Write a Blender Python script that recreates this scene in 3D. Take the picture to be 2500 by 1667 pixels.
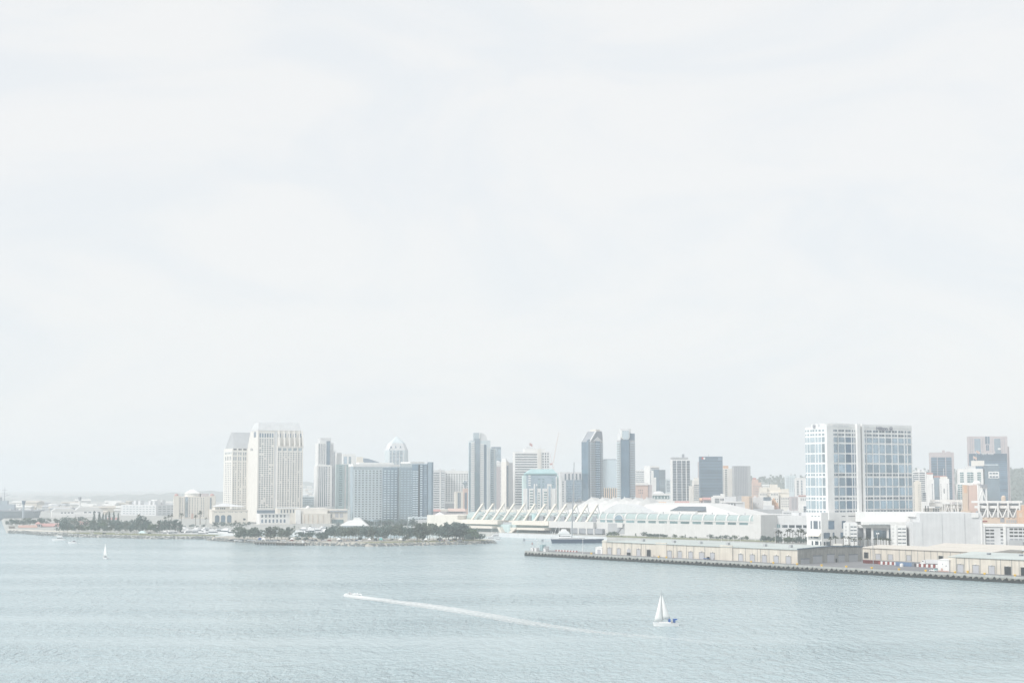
import bpy, math, random
from mathutils import Vector, Matrix
for o in list(bpy.data.objects): bpy.data.objects.remove(o)
SC = bpy.context.scene
COL = SC.collection
R = math.radians
# ------------------------------------------------------------------ camera
FPX, CX, CY, HOR, HZ = 3826.0, 1250.0, 833.5, 1183.0, 60.0
PITCH = math.atan((HOR - CY) / FPX)
cam = bpy.data.cameras.new('camera'); camo = bpy.data.objects.new('camera', cam); COL.objects.link(camo)
cam.sensor_width = 36.0; cam.lens = FPX / 2500.0 * 36.0
cam.clip_start = 1.0; cam.clip_end = 60000.0
camo.location = (0, 0, HZ); camo.rotation_euler = (math.pi / 2 + PITCH, 0, 0)
SC.camera = camo
# ------------------------------------------------------------------ sky, sun, exposure
SUN_EL, SUN_AZ = R(42), R(-128)        # azimuth from +Y (forward), negative = to the left
w = bpy.data.worlds.new('World'); SC.world = w; w.use_nodes = True
nt = w.node_tree; N = nt.nodes; L = nt.links
for n in list(N): N.remove(n)
out = N.new('ShaderNodeOutputWorld')
sky = N.new('ShaderNodeTexSky'); sky.sky_type = 'NISHITA'; sky.sun_disc = False
sky.sun_elevation = SUN_EL; sky.sun_rotation = SUN_AZ
sky.air_density = 1.0; sky.dust_density = 2.0; sky.ozone_density = 1.0
bg1 = N.new('ShaderNodeBackground'); bg1.inputs['Strength'].default_value = 0.09
L.new(sky.outputs[0], bg1.inputs['Color'])
tc = N.new('ShaderNodeTexCoord')
mp = N.new('ShaderNodeMapping'); mp.inputs['Scale'].default_value = (1.0, 1.0, 2.6); mp.inputs['Location'].default_value = (3.3, 1.7, 0.4)
L.new(tc.outputs['Generated'], mp.inputs['Vector'])
nz = N.new('ShaderNodeTexNoise'); nz.inputs['Scale'].default_value = 5.0; nz.inputs['Detail'].default_value = 9.0; nz.inputs['Roughness'].default_value = 0.58
nz.inputs['Distortion'].default_value = 0.9
L.new(mp.outputs[0], nz.inputs['Vector'])
cr = N.new('ShaderNodeValToRGB'); cr.color_ramp.interpolation = 'EASE'
cr.color_ramp.elements[0].position = 0.36; cr.color_ramp.elements[0].color = (0.83, 0.852, 0.872, 1)
cr.color_ramp.elements[1].position = 0.62; cr.color_ramp.elements[1].color = (0.89, 0.888, 0.883, 1)
L.new(nz.outputs['Fac'], cr.inputs['Fac'])
bg2 = N.new('ShaderNodeBackground'); bg2.inputs['Strength'].default_value = 0.364
L.new(cr.outputs['Color'], bg2.inputs['Color'])
mx = N.new('ShaderNodeMixShader'); mx.inputs[0].default_value = 0.96
L.new(bg1.outputs[0], mx.inputs[1]); L.new(bg2.outputs[0], mx.inputs[2]); L.new(mx.outputs[0], out.inputs['Surface'])
sl = bpy.data.lights.new('sun', 'SUN'); slo = bpy.data.objects.new('sun', sl); COL.objects.link(slo)
sl.energy = 1.12; sl.angle = R(12); sl.color = (1.0, 0.972, 0.93)
sd = Vector((math.sin(SUN_AZ) * math.cos(SUN_EL), math.cos(SUN_AZ) * math.cos(SUN_EL), math.sin(SUN_EL)))
slo.rotation_euler = sd.to_track_quat('Z', 'Y').to_euler()
slo.location = (-400, -200, 900)
SC.view_settings.view_transform = 'Standard'; SC.view_settings.look = 'None'
SC.view_settings.exposure = 1.5; SC.view_settings.gamma = 1.0
SC.cycles.use_denoising = True
SC.cycles.max_bounces = 6; SC.cycles.diffuse_bounces = 3; SC.cycles.glossy_bounces = 3; SC.cycles.transmission_bounces = 2
SC.cycles.transparent_max_bounces = 8; SC.cycles.volume_bounces = 1
SC.cycles.caustics_reflective = False; SC.cycles.caustics_refractive = False
# ------------------------------------------------------------------ pixel -> place (photo is 2500 x 1667)
CP, SP = math.cos(PITCH), math.sin(PITCH)
def ray(px, py):
    x, v = px - CX, CY - py
    return (x, FPX * CP - v * SP, FPX * SP + v * CP)
def K(px, py=1200):
    d = ray(px, py); return d[0] / d[1]
def Zp(py, Y):
    d = ray(CX, py); return HZ + d[2] / d[1] * Y
def G(px, py, z=0.0):
    d = ray(px, py); t = (z - HZ) / d[2]
    return Vector((d[0] * t, d[1] * t, z))
def at(px, Y, z=0.0): return Vector((K(px) * Y, Y, z))
# ------------------------------------------------------------------ materials
MAT = {}
def _pr(name):
    m = bpy.data.materials.new(name); m.use_nodes = True
    return m, m.node_tree.nodes, m.node_tree.links, m.node_tree.nodes['Principled BSDF']
def wall(name, rgb, rough=0.85, var=0.07, scale=0.12, streak=0.05, metallic=0.0):
    m, n, l, p = _pr(name)
    tc = n.new('ShaderNodeTexCoord')
    a = n.new('ShaderNodeTexNoise'); a.inputs['Scale'].default_value = scale; a.inputs['Detail'].default_value = 5
    mp = n.new('ShaderNodeMapping'); mp.inputs['Scale'].default_value = (1.0, 1.0, 0.06)
    b = n.new('ShaderNodeTexNoise'); b.inputs['Scale'].default_value = 0.6; b.inputs['Detail'].default_value = 3
    l.new(tc.outputs['Object'], a.inputs['Vector']); l.new(tc.outputs['Object'], mp.inputs['Vector']); l.new(mp.outputs[0], b.inputs['Vector'])
    oi = n.new('ShaderNodeObjectInfo')
    r1 = n.new('ShaderNodeMapRange'); r1.inputs[1].default_value = 0.3; r1.inputs[2].default_value = 0.7; r1.inputs[3].default_value = 1 - var; r1.inputs[4].default_value = 1 + var * .6
    r2 = n.new('ShaderNodeMapRange'); r2.inputs[1].default_value = 0.3; r2.inputs[2].default_value = 0.7; r2.inputs[3].default_value = 1 - streak; r2.inputs[4].default_value = 1 + streak * .5
    l.new(a.outputs['Fac'], r1.inputs[0]); l.new(b.outputs['Fac'], r2.inputs[0])
    mu = n.new('ShaderNodeMath'); mu.operation = 'MULTIPLY'; l.new(r1.outputs[0], mu.inputs[0]); l.new(r2.outputs[0], mu.inputs[1])
    hs = n.new('ShaderNodeHueSaturation'); hs.inputs['Color'].default_value = (*rgb, 1); l.new(mu.outputs[0], hs.inputs['Value'])
    l.new(hs.outputs[0], p.inputs['Base Color']); p.inputs['Roughness'].default_value = rough; p.inputs['Metallic'].default_value = metallic
    MAT[name] = m; return m
def glass(name, rgb, rough=0.12, met=0.45, rnd=0.35, scale=0.25):
    m, n, l, p = _pr(name)
    tc = n.new('ShaderNodeTexCoord'); a = n.new('ShaderNodeTexNoise'); a.inputs['Scale'].default_value = scale; a.inputs['Detail'].default_value = 2
    geo = n.new('ShaderNodeNewGeometry'); l.new(geo.outputs['Position'], a.inputs['Vector'])
    oi = n.new('ShaderNodeObjectInfo')
    ad = n.new('ShaderNodeMath'); ad.operation = 'ADD'; l.new(a.outputs['Fac'], ad.inputs[0]); l.new(oi.outputs['Random'], ad.inputs[1])
    mr = n.new('ShaderNodeMapRange'); mr.inputs[1].default_value = 0.4; mr.inputs[2].default_value = 1.6; mr.inputs[3].default_value = 1 - rnd; mr.inputs[4].default_value = 1 + rnd
    l.new(ad.outputs[0], mr.inputs[0])
    hs = n.new('ShaderNodeHueSaturation'); hs.inputs['Color'].default_value = (*rgb, 1); l.new(mr.outputs[0], hs.inputs['Value'])
    l.new(hs.outputs[0], p.inputs['Base Color']); p.inputs['Roughness'].default_value = rough; p.inputs['Metallic'].default_value = met
    MAT[name] = m; return m
def leafmat(name, c1, c2):
    m, n, l, p = _pr(name)
    geo = n.new('ShaderNodeNewGeometry'); a = n.new('ShaderNodeTexNoise'); a.inputs['Scale'].default_value = 0.45; a.inputs['Detail'].default_value = 3
    l.new(geo.outputs['Position'], a.inputs['Vector'])
    oi = n.new('ShaderNodeObjectInfo')
    ad = n.new('ShaderNodeMath'); ad.operation = 'MULTIPLY_ADD'; ad.inputs[1].default_value = 0.35; l.new(oi.outputs['Random'], ad.inputs[0])
    mr = n.new('ShaderNodeMapRange'); mr.inputs[1].default_value = 0.3; mr.inputs[2].default_value = 0.7; mr.inputs[3].default_value = 0; mr.inputs[4].default_value = 0.75
    l.new(a.outputs['Fac'], mr.inputs[0]); l.new(mr.outputs[0], ad.inputs[2])
    mx = n.new('ShaderNodeMix'); mx.data_type = 'RGBA'; l.new(ad.outputs[0], mx.inputs['Factor'])
    mx.inputs['A'].default_value = (*c1, 1); mx.inputs['B'].default_value = (*c2, 1)
    l.new(mx.outputs['Result'], p.inputs['Base Color']); p.inputs['Roughness'].default_value = 0.8
    tr = n.new('ShaderNodeBsdfTranslucent'); l.new(mx.outputs['Result'], tr.inputs['Color'])      # thin leaves let light through
    ms = n.new('ShaderNodeMixShader'); ms.inputs[0].default_value = 0.35 if name.startswith('leaf') else 0.0
    l.new(p.outputs[0], ms.inputs[1]); l.new(tr.outputs[0], ms.inputs[2]); l.new(ms.outputs[0], n['Material Output'].inputs['Surface'])
    MAT[name] = m; return m
wall('slate_pale', (.46, .52, .57)); wall('white', (.78, .78, .77)); wall('cream', (.735, .695, .625)); wall('roof_fabric', (.64, .64, .63), var=.05); wall('warm_white', (.76, .735, .69)); wall('beige', (.66, .61, .53), var=.1, streak=.12)
wall('pale_grey', (.65, .66, .67)); wall('grey', (.42, .435, .45)); wall('dark_grey', (.20, .22, .25)); wall('mid_grey', (.30, .32, .35))
wall('blue_grey', (.20, .26, .33)); wall('slate_blue', (.13, .185, .25)); wall('pink_grey', (.50, .46, .47)); wall('pink', (.62, .47, .41))
wall('orange', (.62, .41, .28)); wall('terracotta', (.50, .33, .28)); wall('red_roof', (.50, .29, .27)); wall('tan', (.62, .50, .40)); wall('red', (.55, .06, .06))
wall('teal', (.40, .56, .58)); wall('pale_teal', (.55, .68, .68)); wall('pale_blue', (.59, .66, .69)); wall('concrete', (.40, .405, .385), var=.15, streak=.15)
wall('old_grey', (.36, .355, .33), var=.22, streak=.25, scale=.3); wall('green_roof', (.48, .525, .51), var=.12, scale=.05); wall('white_roof', (.66, .66, .65), var=.05)
wall('roof_cream', (.60, .565, .51), var=.05); wall('tide', (.022, .026, .024), var=.5, scale=.6); wall('quay_stone', (.36, .35, .31), var=.3, scale=.35, streak=.3); wall('dark', (.018, .022, .026), var=.3)
wall('asphalt', (.20, .20, .21), var=.15, scale=.04); wall('yellow', (.75, .48, .05)); wall('navy', (.025, .05, .10), rough=.3); wall('blue', (.04, .14, .38)); wall('rust', (.27, .06, .05))
wall('boat_white', (.76, .76, .76), rough=.3, var=.02, streak=0); wall('sail', (.76, .76, .75), rough=.9, var=.03, scale=.5, streak=.02); wall('metal', (.35, .37, .39), rough=.4)
wall('ship_grey', (.36, .41, .45)); wall('wood', (.13, .11, .09)); wall('bark', (.16, .13, .11), var=.3); wall('rock', (.22, .235, .235), var=.4, scale=.5); wall('skin', (.45, .28, .2)); wall('cloth_dark', (.02, .02, .025))
wall('door_grey', (.46, .47, .50), var=.04); wall('canvas_blue', (.03, .10, .33)); wall('sand', (.42, .40, .355), var=.2, scale=.05); wall('teal_cloth', (.10, .38, .36))
glass('win_grey', (.16, .20, .24)); glass('win_blue', (.15, .22, .30)); glass('win_dark', (.06, .085, .11)); glass('win_pale', (.34, .40, .44)); glass('win_teal', (.24, .36, .38))
glass('mirror_blue', (.37, .45, .51), rough=.08, met=.8, rnd=.3, scale=.06); glass('mirror_dark', (.22, .30, .375), rough=.1, met=.7, rnd=.35, scale=.06); glass('mirror_pale', (.60, .68, .72), rough=.08, met=.8, rnd=.12, scale=.04)
glass('mirror_mid', (.29, .375, .45), rough=.1, met=.7, rnd=.3, scale=.06); glass('gallery', (.48, .58, .57), rough=.15, met=.4, rnd=.12)
leafmat('leaf_dark', (.062, .102, .096), (.165, .225, .200)); leafmat('leaf_olive', (.085, .115, .096), (.20, .235, .180)); leafmat('leaf_green', (.072, .120, .080), (.18, .24, .145)); leafmat('leaf_palm', (.035, .05, .028), (.10, .115, .06))
leafmat('leaf_far', (.15, .19, .175), (.23, .265, .24)); leafmat('grass', (.13, .155, .06), (.22, .22, .11)); leafmat('hill_hazed', (.19, .22, .21), (.33, .34, .33))  # hill and far-leaf colours paled to stand in for distance haze
# ------------------------------------------------------------------ mesh builder
class MB:
    def __init__(s): s.v = []; s.f = []; s.mi = []; s.m = 0
    def add(s, vs, fs):
        o = len(s.v); s.v += [tuple(v) for v in vs]; s.f += [tuple(i + o for i in f) for f in fs]; s.mi += [s.m] * len(fs); return s
    def box(s, x0, x1, y0, y1, z0, z1):
        return s.add([(x0, y0, z0), (x1, y0, z0), (x1, y1, z0), (x0, y1, z0), (x0, y0, z1), (x1, y0, z1), (x1, y1, z1), (x0, y1, z1)],
                     [(0, 3, 2, 1), (4, 5, 6, 7), (0, 1, 5, 4), (1, 2, 6, 5), (2, 3, 7, 6), (3, 0, 4, 7)])
    def frust(s, a, z0, b, z1):   # two same-length polygons (ccw seen from above)
        n = len(a); vs = [(p[0], p[1], z0) for p in a] + [(p[0], p[1], z1) for p in b]
        fs = [tuple(range(n - 1, -1, -1)), tuple(range(n, 2 * n))] + [(i, (i + 1) % n, n + (i + 1) % n, n + i) for i in range(n)]
        return s.add(vs, fs)
    def prism(s, a, z0, z1): return s.frust(a, z0, a, z1)
    def yprism(s, a, y0, y1):     # polygon in x,z pushed along y
        n = len(a); vs = [(p[0], y0, p[1]) for p in a] + [(p[0], y1, p[1]) for p in a]
        fs = [tuple(range(n)), tuple(range(2 * n - 1, n - 1, -1))] + [(i, i + n, (i + 1) % n + n, (i + 1) % n) for i in range(n)]
        return s.add(vs, fs)
    def xprism(s, a, x0, x1):     # polygon in y,z pushed along x
        n = len(a); vs = [(x0, p[0], p[1]) for p in a] + [(x1, p[0], p[1]) for p in a]
        fs = [tuple(range(n - 1, -1, -1)), tuple(range(n, 2 * n))] + [(i, (i + 1) % n, (i + 1) % n + n, i + n) for i in range(n)]
        return s.add(vs, fs)
    def tube(s, p0, p1, r0, r1=None, n=6):
        if r1 is None: r1 = r0
        p0, p1 = Vector(p0), Vector(p1); d = (p1 - p0).normalized()
        u = d.orthogonal().normalized(); v = d.cross(u)
        vs = [tuple(p + (u * math.cos(2 * math.pi * i / n) + v * math.sin(2 * math.pi * i / n)) * r) for p, r in ((p0, r0), (p1, r1)) for i in range(n)]
        return s.add(vs, [tuple(range(n - 1, -1, -1)), tuple(range(n, 2 * n))] + [(i, (i + 1) % n, n + (i + 1) % n, n + i) for i in range(n)])
    def blob(s, c, rx, ry, rz, nu=8, nv=5, jit=0.0, rnd=random):
        vs = [(c[0], c[1], c[2] - rz)]
        for j in range(1, nv):
            t = math.pi * j / nv
            for i in range(nu):
                a = 2 * math.pi * i / nu; q = 1 + rnd.uniform(-jit, jit)
                vs.append((c[0] + rx * q * math.sin(t) * math.cos(a), c[1] + ry * q * math.sin(t) * math.sin(a), c[2] - rz * q * math.cos(t)))
        vs.append((c[0], c[1], c[2] + rz)); T = len(vs) - 1
        fs = [(0, 1 + (i + 1) % nu, 1 + i) for i in range(nu)]
        for j in range(nv - 2):
            for i in range(nu):
                a = 1 + j * nu + i; b = 1 + j * nu + (i + 1) % nu; fs.append((a, b, b + nu, a + nu))
        fs += [(T, 1 + (nv - 2) * nu + i, 1 + (nv - 2) * nu + (i + 1) % nu) for i in range(nu)]
        return s.add(vs, fs)
    def mesh(s, name, mats, smooth=False):
        me = bpy.data.meshes.new(name); me.from_pydata(s.v, [], s.f)
        if isinstance(mats, str): mats = [mats]
        for m in mats: me.materials.append(MAT[m])
        if len(mats) > 1: me.polygons.foreach_set('material_index', s.mi)
        if smooth: me.polygons.foreach_set('use_smooth', [True] * len(s.f))
        me.update(); return me
    def build(s, name, mats, parent=None, loc=(0, 0, 0), rz=0.0, smooth=False):
        return ob(name, s.mesh(name, mats, smooth), parent, loc, rz)
def ob(name, me, parent=None, loc=(0, 0, 0), rz=0.0):
    o = bpy.data.objects.new(name, me); COL.objects.link(o)
    if parent is not None: o.parent = parent
    o.location = loc; o.rotation_euler = (0, 0, rz); return o
def tag(o, label=None, cat=None, group=None, kind=None):
    if label: o['label'] = label
    if cat: o['category'] = cat
    if group: o['group'] = group
    if kind: o['kind'] = kind
    return o
def thing(name, label, cat, loc=(0, 0, 0), rz=0.0, group=None):
    return tag(ob(name, None, None, loc, rz), label, cat, group)
def copy_tree(o, parent=None):
    c = o.copy(); COL.objects.link(c)
    if parent is not None: c.parent = parent
    for ch in o.children: copy_tree(ch, c)
    return c
def circ(cx, cy, r, n, ry=None, a0=0): return [(cx + r * math.cos(a0 + 2 * math.pi * i / n), cy + (ry or r) * math.sin(a0 + 2 * math.pi * i / n)) for i in range(n)]
GZ = 4.0
# ------------------------------------------------------------------ a building seen from one corner
class Bld:
    def __init__(s, name, label, cat, px, D, th=15.0, depth=24.0, group=None, gz=GZ):
        x0, xc, x1 = px; th = R(th); s.c, s.s = math.cos(th), math.sin(th); s.D = D; s.gz = gz
        s.C = (K(xc) * D, D)
        s.d = s.sL(x0) if x0 < xc - .5 else depth
        if not 12 <= s.d <= 90:            # turn the building until the sliver of side wall belongs to a sensible depth
            k0 = K(x0); s.d = depth; th = math.asin((s.C[0] - k0 * s.C[1]) / depth / math.hypot(1, k0)) - math.atan(k0); s.c, s.s = math.cos(th), math.sin(th)
        s.w = s.sF(x1)
        s.root = thing(name, label, cat, (s.C[0], s.C[1], gz), th, group); s.panes = []; s.cache = {}
    def sF(s, px): k = K(px); return (k * s.C[1] - s.C[0]) / (s.c - k * s.s)
    def sL(s, px): k = K(px); return (s.C[0] - k * s.C[1]) / (s.s + k * s.c)
    def z(s, py, D=None): return Zp(py, D or s.D) - s.gz
    def S(s, face, px): return s.sF(px) if face == 'F' else s.sL(px)
    def body(s, ytop, mat, name='wall', inset=0, y0=None, z0=None, x0=0, x1=None, d0=0, d1=None):
        z0 = z0 if z0 is not None else (-1.0 if y0 is None else s.z(y0))
        MB().box(x0 + inset, (s.w if x1 is None else x1) - inset, d0 + inset, (s.d if d1 is None else d1) - inset, z0, s.z(ytop)).build(name, mat, s.root); return s
    def fbox(s, name, pa, pb, d0, d1, yb, yt, mat, parent=None):
        z0 = -1.0 if yb is None else s.z(yb)
        return MB().box(s.sF(pa), s.sF(pb), d0, d1, z0, s.z(yt)).build(name, mat, parent or s.root)
    def lbox(s, name, pa, pb, d0, d1, yb, yt, mat, parent=None):
        z0 = -1.0 if yb is None else s.z(yb); a, b = sorted((s.sL(pa), s.sL(pb)))
        return MB().box(d0, d1, a, b, z0, s.z(yt)).build(name, mat, parent or s.root)
    def win(s, face, pa, pb, yt, yb, nc, nr, fx=.6, fy=.6, mat='win_grey', proud=.15, name='window', dd=None, base=0.0, skip=0.0, seed=1):
        a, b = sorted((s.S(face, pa), s.S(face, pb))); z1, z0 = s.z(yt, dd), s.z(yb, dd); rn = random.Random(seed)
        cw, ch = (b - a) / nc, (z1 - z0) / nr
        for j in range(nr):
            for i in range(nc):
                if skip and rn.random() < skip: continue
                s.panes.append((face, a + (i + .5) * cw, z0 + (j + .5) * ch, cw * fx, ch * fy, mat, proud, name, base))
        return s
    def _pane(s, q, mb):
        face, u, z, wd, h, mat, pr, nm, base = q
        return mb.box(-wd / 2, wd / 2, -pr, .12, -h / 2, h / 2) if face == 'F' else mb.box(-pr, .12, -wd / 2, wd / 2, -h / 2, h / 2)
    def finish(s, lim=100):
        names = {}
        for q in s.panes: names.setdefault(q[7], []).append(q)
        for nm, qs in names.items():
            qs.sort(key=lambda q: -q[3] * q[4])
            for q in qs[:lim]:
                key = (q[0], round(q[3], 2), round(q[4], 2), q[5], q[6])
                if key not in s.cache: s.cache[key] = s._pane(q, MB()).mesh(nm, q[5])
                ob(nm, s.cache[key], s.root, (q[1], q[8], q[2]) if q[0] == 'F' else (q[8], q[1], q[2]))
            rest = qs[lim:]
            if rest:
                mats = []; mb = MB()
                for q in rest:
                    if q[5] not in mats: mats.append(q[5])
                    mb.m = mats.index(q[5]); n0 = len(mb.v); s._pane(q, mb)
                    for i in range(n0, len(mb.v)):
                        v = mb.v[i]; mb.v[i] = (v[0] + q[1], v[1] + q[8], v[2] + q[2]) if q[0] == 'F' else (v[0] + q[8], v[1] + q[1], v[2] + q[2])
                tag(mb.build('windows' if nm == 'window' else nm + 's', mats, s.root), kind='stuff')
        return s
    def clutter(s, ytop, n=3, seed=0, mat='pale_grey', hmax=4.0):
        rn = random.Random(seed + int(s.D)); z = s.z(ytop)
        for i in range(n):
            a = rn.uniform(.1, .75) * s.w; b = rn.uniform(.15, .6) * s.d; ww = rn.uniform(.08, .2) * s.w; dd = rn.uniform(.15, .3) * s.d
            MB().box(a, a + ww, b, b + dd, z - .3, z + rn.uniform(1.2, hmax)).build('rooftop_unit', mat, s.root)
        if rn.random() < .5: MB().tube((s.w * .5, s.d * .5, z - .2), (s.w * .5, s.d * .5, z + rn.uniform(5, 11)), .22, .08).build('antenna', 'metal', s.root)
        return s
    def parapet(s, ytop, mat, h=1.2, t=.5, over=.25):
        z = s.z(ytop); o = over; m = MB()
        m.box(-o, s.w + o, -o, t, z - .4, z + h); m.box(-o, s.w + o, s.d - t, s.d + o, z - .4, z + h)
        m.box(-o, t, t, s.d - t, z - .4, z + h); m.box(s.w - t, s.w + o, t, s.d - t, z - .4, z + h)
        m.build('parapet', mat, s.root); return s
# ------------------------------------------------------------------ water
def water_material():
    m, n, l, p = _pr('water')
    tc = n.new('ShaderNodeTexCoord')
    def noise(sx, sy, det, rough=.55, dist=0.0, rot=0.0):
        mp = n.new('ShaderNodeMapping'); mp.inputs['Scale'].default_value = (sx, sy, 1); mp.inputs['Rotation'].default_value = (0, 0, rot)
        t = n.new('ShaderNodeTexNoise'); t.inputs['Scale'].default_value = 1.0; t.inputs['Detail'].default_value = det; t.inputs['Roughness'].default_value = rough; t.inputs['Distortion'].default_value = dist
        l.new(tc.outputs['Object'], mp.inputs['Vector']); l.new(mp.outputs[0], t.inputs['Vector']); return t
    big = noise(.0035, .012, 4, rot=R(10)); mid = noise(.20, .085, 3, .5, .4, R(-12)); fine = noise(.55, .22, 3, .6, .5, R(8))
    gust = n.new('ShaderNodeMapRange'); gust.inputs[1].default_value = .35; gust.inputs[2].default_value = .66; gust.inputs[3].default_value = .25; gust.inputs[4].default_value = 1.35
    l.new(big.outputs['Fac'], gust.inputs[0])
    h1 = n.new('ShaderNodeMath'); h1.operation = 'MULTIPLY_ADD'; h1.inputs[1].default_value = 2.0; l.new(mid.outputs['Fac'], h1.inputs[0]); l.new(fine.outputs['Fac'], h1.inputs[2])
    b = n.new('ShaderNodeBump'); b.inputs['Distance'].default_value = 1.6; l.new(gust.outputs[0], b.inputs['Strength']); l.new(h1.outputs[0], b.inputs['Height'])
    l.new(b.outputs[0], p.inputs['Normal'])
    mx = n.new('ShaderNodeMix'); mx.data_type = 'RGBA'; l.new(big.outputs['Fac'], mx.inputs['Factor'])
    mx.inputs['A'].default_value = (.375, .475, .495, 1); mx.inputs['B'].default_value = (.31, .415, .455, 1)
    l.new(mx.outputs['Result'], p.inputs['Base Color'])
    p.inputs['Roughness'].default_value = .16; p.inputs['IOR'].default_value = 1.333
    MAT['water'] = m
water_material()
tag(MB().add([(-9000, -600, 0), (9000, -600, 0), (9000, 14500, 0), (-9000, 14500, 0)], [(0, 1, 2, 3)]).build('water', 'water'), kind='structure')
# ------------------------------------------------------------------ land
def land(name, pts, z, mat, push=5.0, kind='structure'):
    n = len(pts); top = [(p[0], p[1], z) for p in pts]
    cx = sum(p[0] for p in pts) / n; cy = sum(p[1] for p in pts) / n
    low = []
    for i, p in enumerate(pts):
        a, b = Vector(pts[i - 1]), Vector(pts[(i + 1) % n]); t = (b - a).normalized(); nrm = Vector((t.y, -t.x))
        low.append((p[0] + nrm.x * push, p[1] + nrm.y * push, -1.0))
    mb = MB(); mb.add(top + low, [tuple(range(n))] + [(i, n + i, n + (i + 1) % n, (i + 1) % n) for i in range(n)])
    return tag(mb.build(name, mat), kind=kind)
def wl(px, py, z=0.0):
    g = G(px, py, z); return (g.x, g.y)
def kp(px, D): return (K(px) * D, D)
SHORE_A = [wl(*q) for q in [(23, 1300.5), (60, 1301.5), (104, 1306), (150, 1308), (205, 1310.5), (262, 1311.5), (310, 1313), (360, 1314.5), (440, 1315), (520, 1315.2)]]
back_a = [kp(524, 1790), kp(470, 1850), kp(425, 1900), kp(415, 2060), kp(560, 2120), kp(800, 2090), kp(1000, 2010), kp(1130, 1925), kp(1200, 1850), kp(1350, 1775), kp(1500, 1690), kp(1700, 1590), kp(1880, 1440), kp(2020, 1385), kp(2700, 1190)]
far_a = [kp(3900, 1500), (8600, 6000), (8600, 14300), (-8600, 14300), (-8600, 5200), (-2300, 4700), kp(-60, 3300), kp(8, 2900), kp(18, 2300)]
land('city_ground', SHORE_A + back_a + far_a, 3.4, 'concrete')
SHORE_B = [wl(*q) for q in [(512, 1318), (560, 1321), (624, 1325), (700, 1328), (740, 1330.3), (790, 1330.5), (860, 1331.8), (900, 1333), (960, 1332), (1000, 1330.8), (1060, 1330), (1100, 1329), (1160, 1327), (1206, 1325)]]
back_b = [kp(1195, 1660), kp(1130, 1700), kp(1000, 1690), kp(860, 1690), kp(700, 1740), kp(560, 1770), kp(520, 1745)]
land('park_ground', SHORE_B + back_b, 3.0, 'sand')
# rock revetments: one mass of boulders along each park shore
def rocks(shore, zt, seed, n_per_m=1.0):
    rn = random.Random(seed); mb = MB()
    for a, b in zip(shore, shore[1:]):
        a, b = Vector(a), Vector(b); ln = (b - a).length; t = (b - a) / ln; nr = Vector((t.y, -t.x))
        for i in range(int(ln * n_per_m * 2)):
            q = a + t * rn.uniform(0, ln); f = rn.random()
            p = q + nr * (f * 5.5 - .5); r = rn.uniform(.5, 1.25)
            mb.blob((p.x, p.y, zt * (1 - f) - .1 * r), r * rn.uniform(.8, 1.4), r, r * .75, 6, 4, .25, rn)
    return mb
tag(rocks(SHORE_A, 3.4, 1).build('shore_rocks', 'rock'), label='grey boulder bank along the grassy left shore', cat='rocks', kind='stuff')
tag(rocks(SHORE_B, 3.0, 2).build('shore_rocks', 'rock'), label='grey boulder bank around the wooded park point', cat='rocks', kind='stuff')
# lawns
def strip(name, shore, i0, i1, d0, d1, z, mat):
    mb = MB(); pts = [Vector(p) for p in shore[i0:i1]]; vs = []
    for i, p in enumerate(pts):
        t = (pts[min(i + 1, len(pts) - 1)] - pts[max(i - 1, 0)]).normalized(); nr = Vector((-t.y, t.x))
        a, b = p + nr * d0, p + nr * d1; vs += [(a.x, a.y, z), (b.x, b.y, z)]
    mb.add(vs, [(2 * i, 2 * i + 2, 2 * i + 3, 2 * i + 1) for i in range(len(pts) - 1)])
    return tag(mb.build(name, mat), kind='structure')
strip('lawn', SHORE_A, 3, 10, 3, 46, 3.45, 'grass')
strip('lawn', SHORE_B, 6, 14, 3, 30, 3.05, 'grass')
strip('lawn', back_a, 9, 13, -30, -4, 3.46, 'grass') if False else None
tag(MB().add([(*kp(1480, 1725), 3.46), (*kp(1900, 1560), 3.46), (*kp(1900, 1600), 3.46), (*kp(1480, 1775), 3.46)], [(0, 1, 2, 3)]).build('lawn', 'grass'), kind='structure')
# ------------------------------------------------------------------ hills
def ridge(prof, D, D0, Dback, mat, seed, amp=5.0):
    rn = random.Random(seed); cols = []; px = prof[0][0]
    step = 14
    while px <= prof[-1][0]:
        for (a, ya), (b, yb) in zip(prof, prof[1:]):
            if a <= px <= b: y = ya + (yb - ya) * (px - a) / (b - a)
        cols.append((px, Zp(y, D))); px += step
    nr = 9; vs = []; fs = []
    for i, (px, zt) in enumerate(cols):
        for j in range(nr + 1):
            t = j / (nr - 2) if j <= nr - 2 else 1.0
            Dj = D0 + (D - D0) * t if j <= nr - 2 else D + (Dback - D) * (j - nr + 2) / 2
            z = 3.0 + (zt - 3.0) * (t ** 1.3) + (rn.uniform(-amp, amp) * min(1, 2 * t) if 0 < j < nr else 0)
            if j > nr - 2: z = 3.0 + (zt - 3.0) * (1 - .5 * (j - nr + 2)) + rn.uniform(-amp, amp)
            p = at(px, Dj, z); vs.append(tuple(p))
    for i in range(len(cols) - 1):
        for j in range(nr):
            a = i * (nr + 1) + j; fs.append((a, a + nr + 1, a + nr + 2, a + 1))
    return tag(MB().add(vs, fs).build('hills', mat, smooth=True), kind='structure')
ridge([(-300, 1216), (100, 1216), (240, 1211), (330, 1208), (470, 1202), (600, 1192), (760, 1176), (900, 1172), (1200, 1176), (1600, 1181), (1800, 1180)], 6800, 5200, 8000, 'hill_hazed', 3, 7)
ridge([(1640, 1190), (1780, 1180), (1850, 1171), (1920, 1167), (2010, 1160), (2140, 1154), (2240, 1151), (2340, 1152), (2440, 1150), (2520, 1147), (2700, 1140)], 4300, 3000, 5500, 'hill_hazed', 4, 4)
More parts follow.
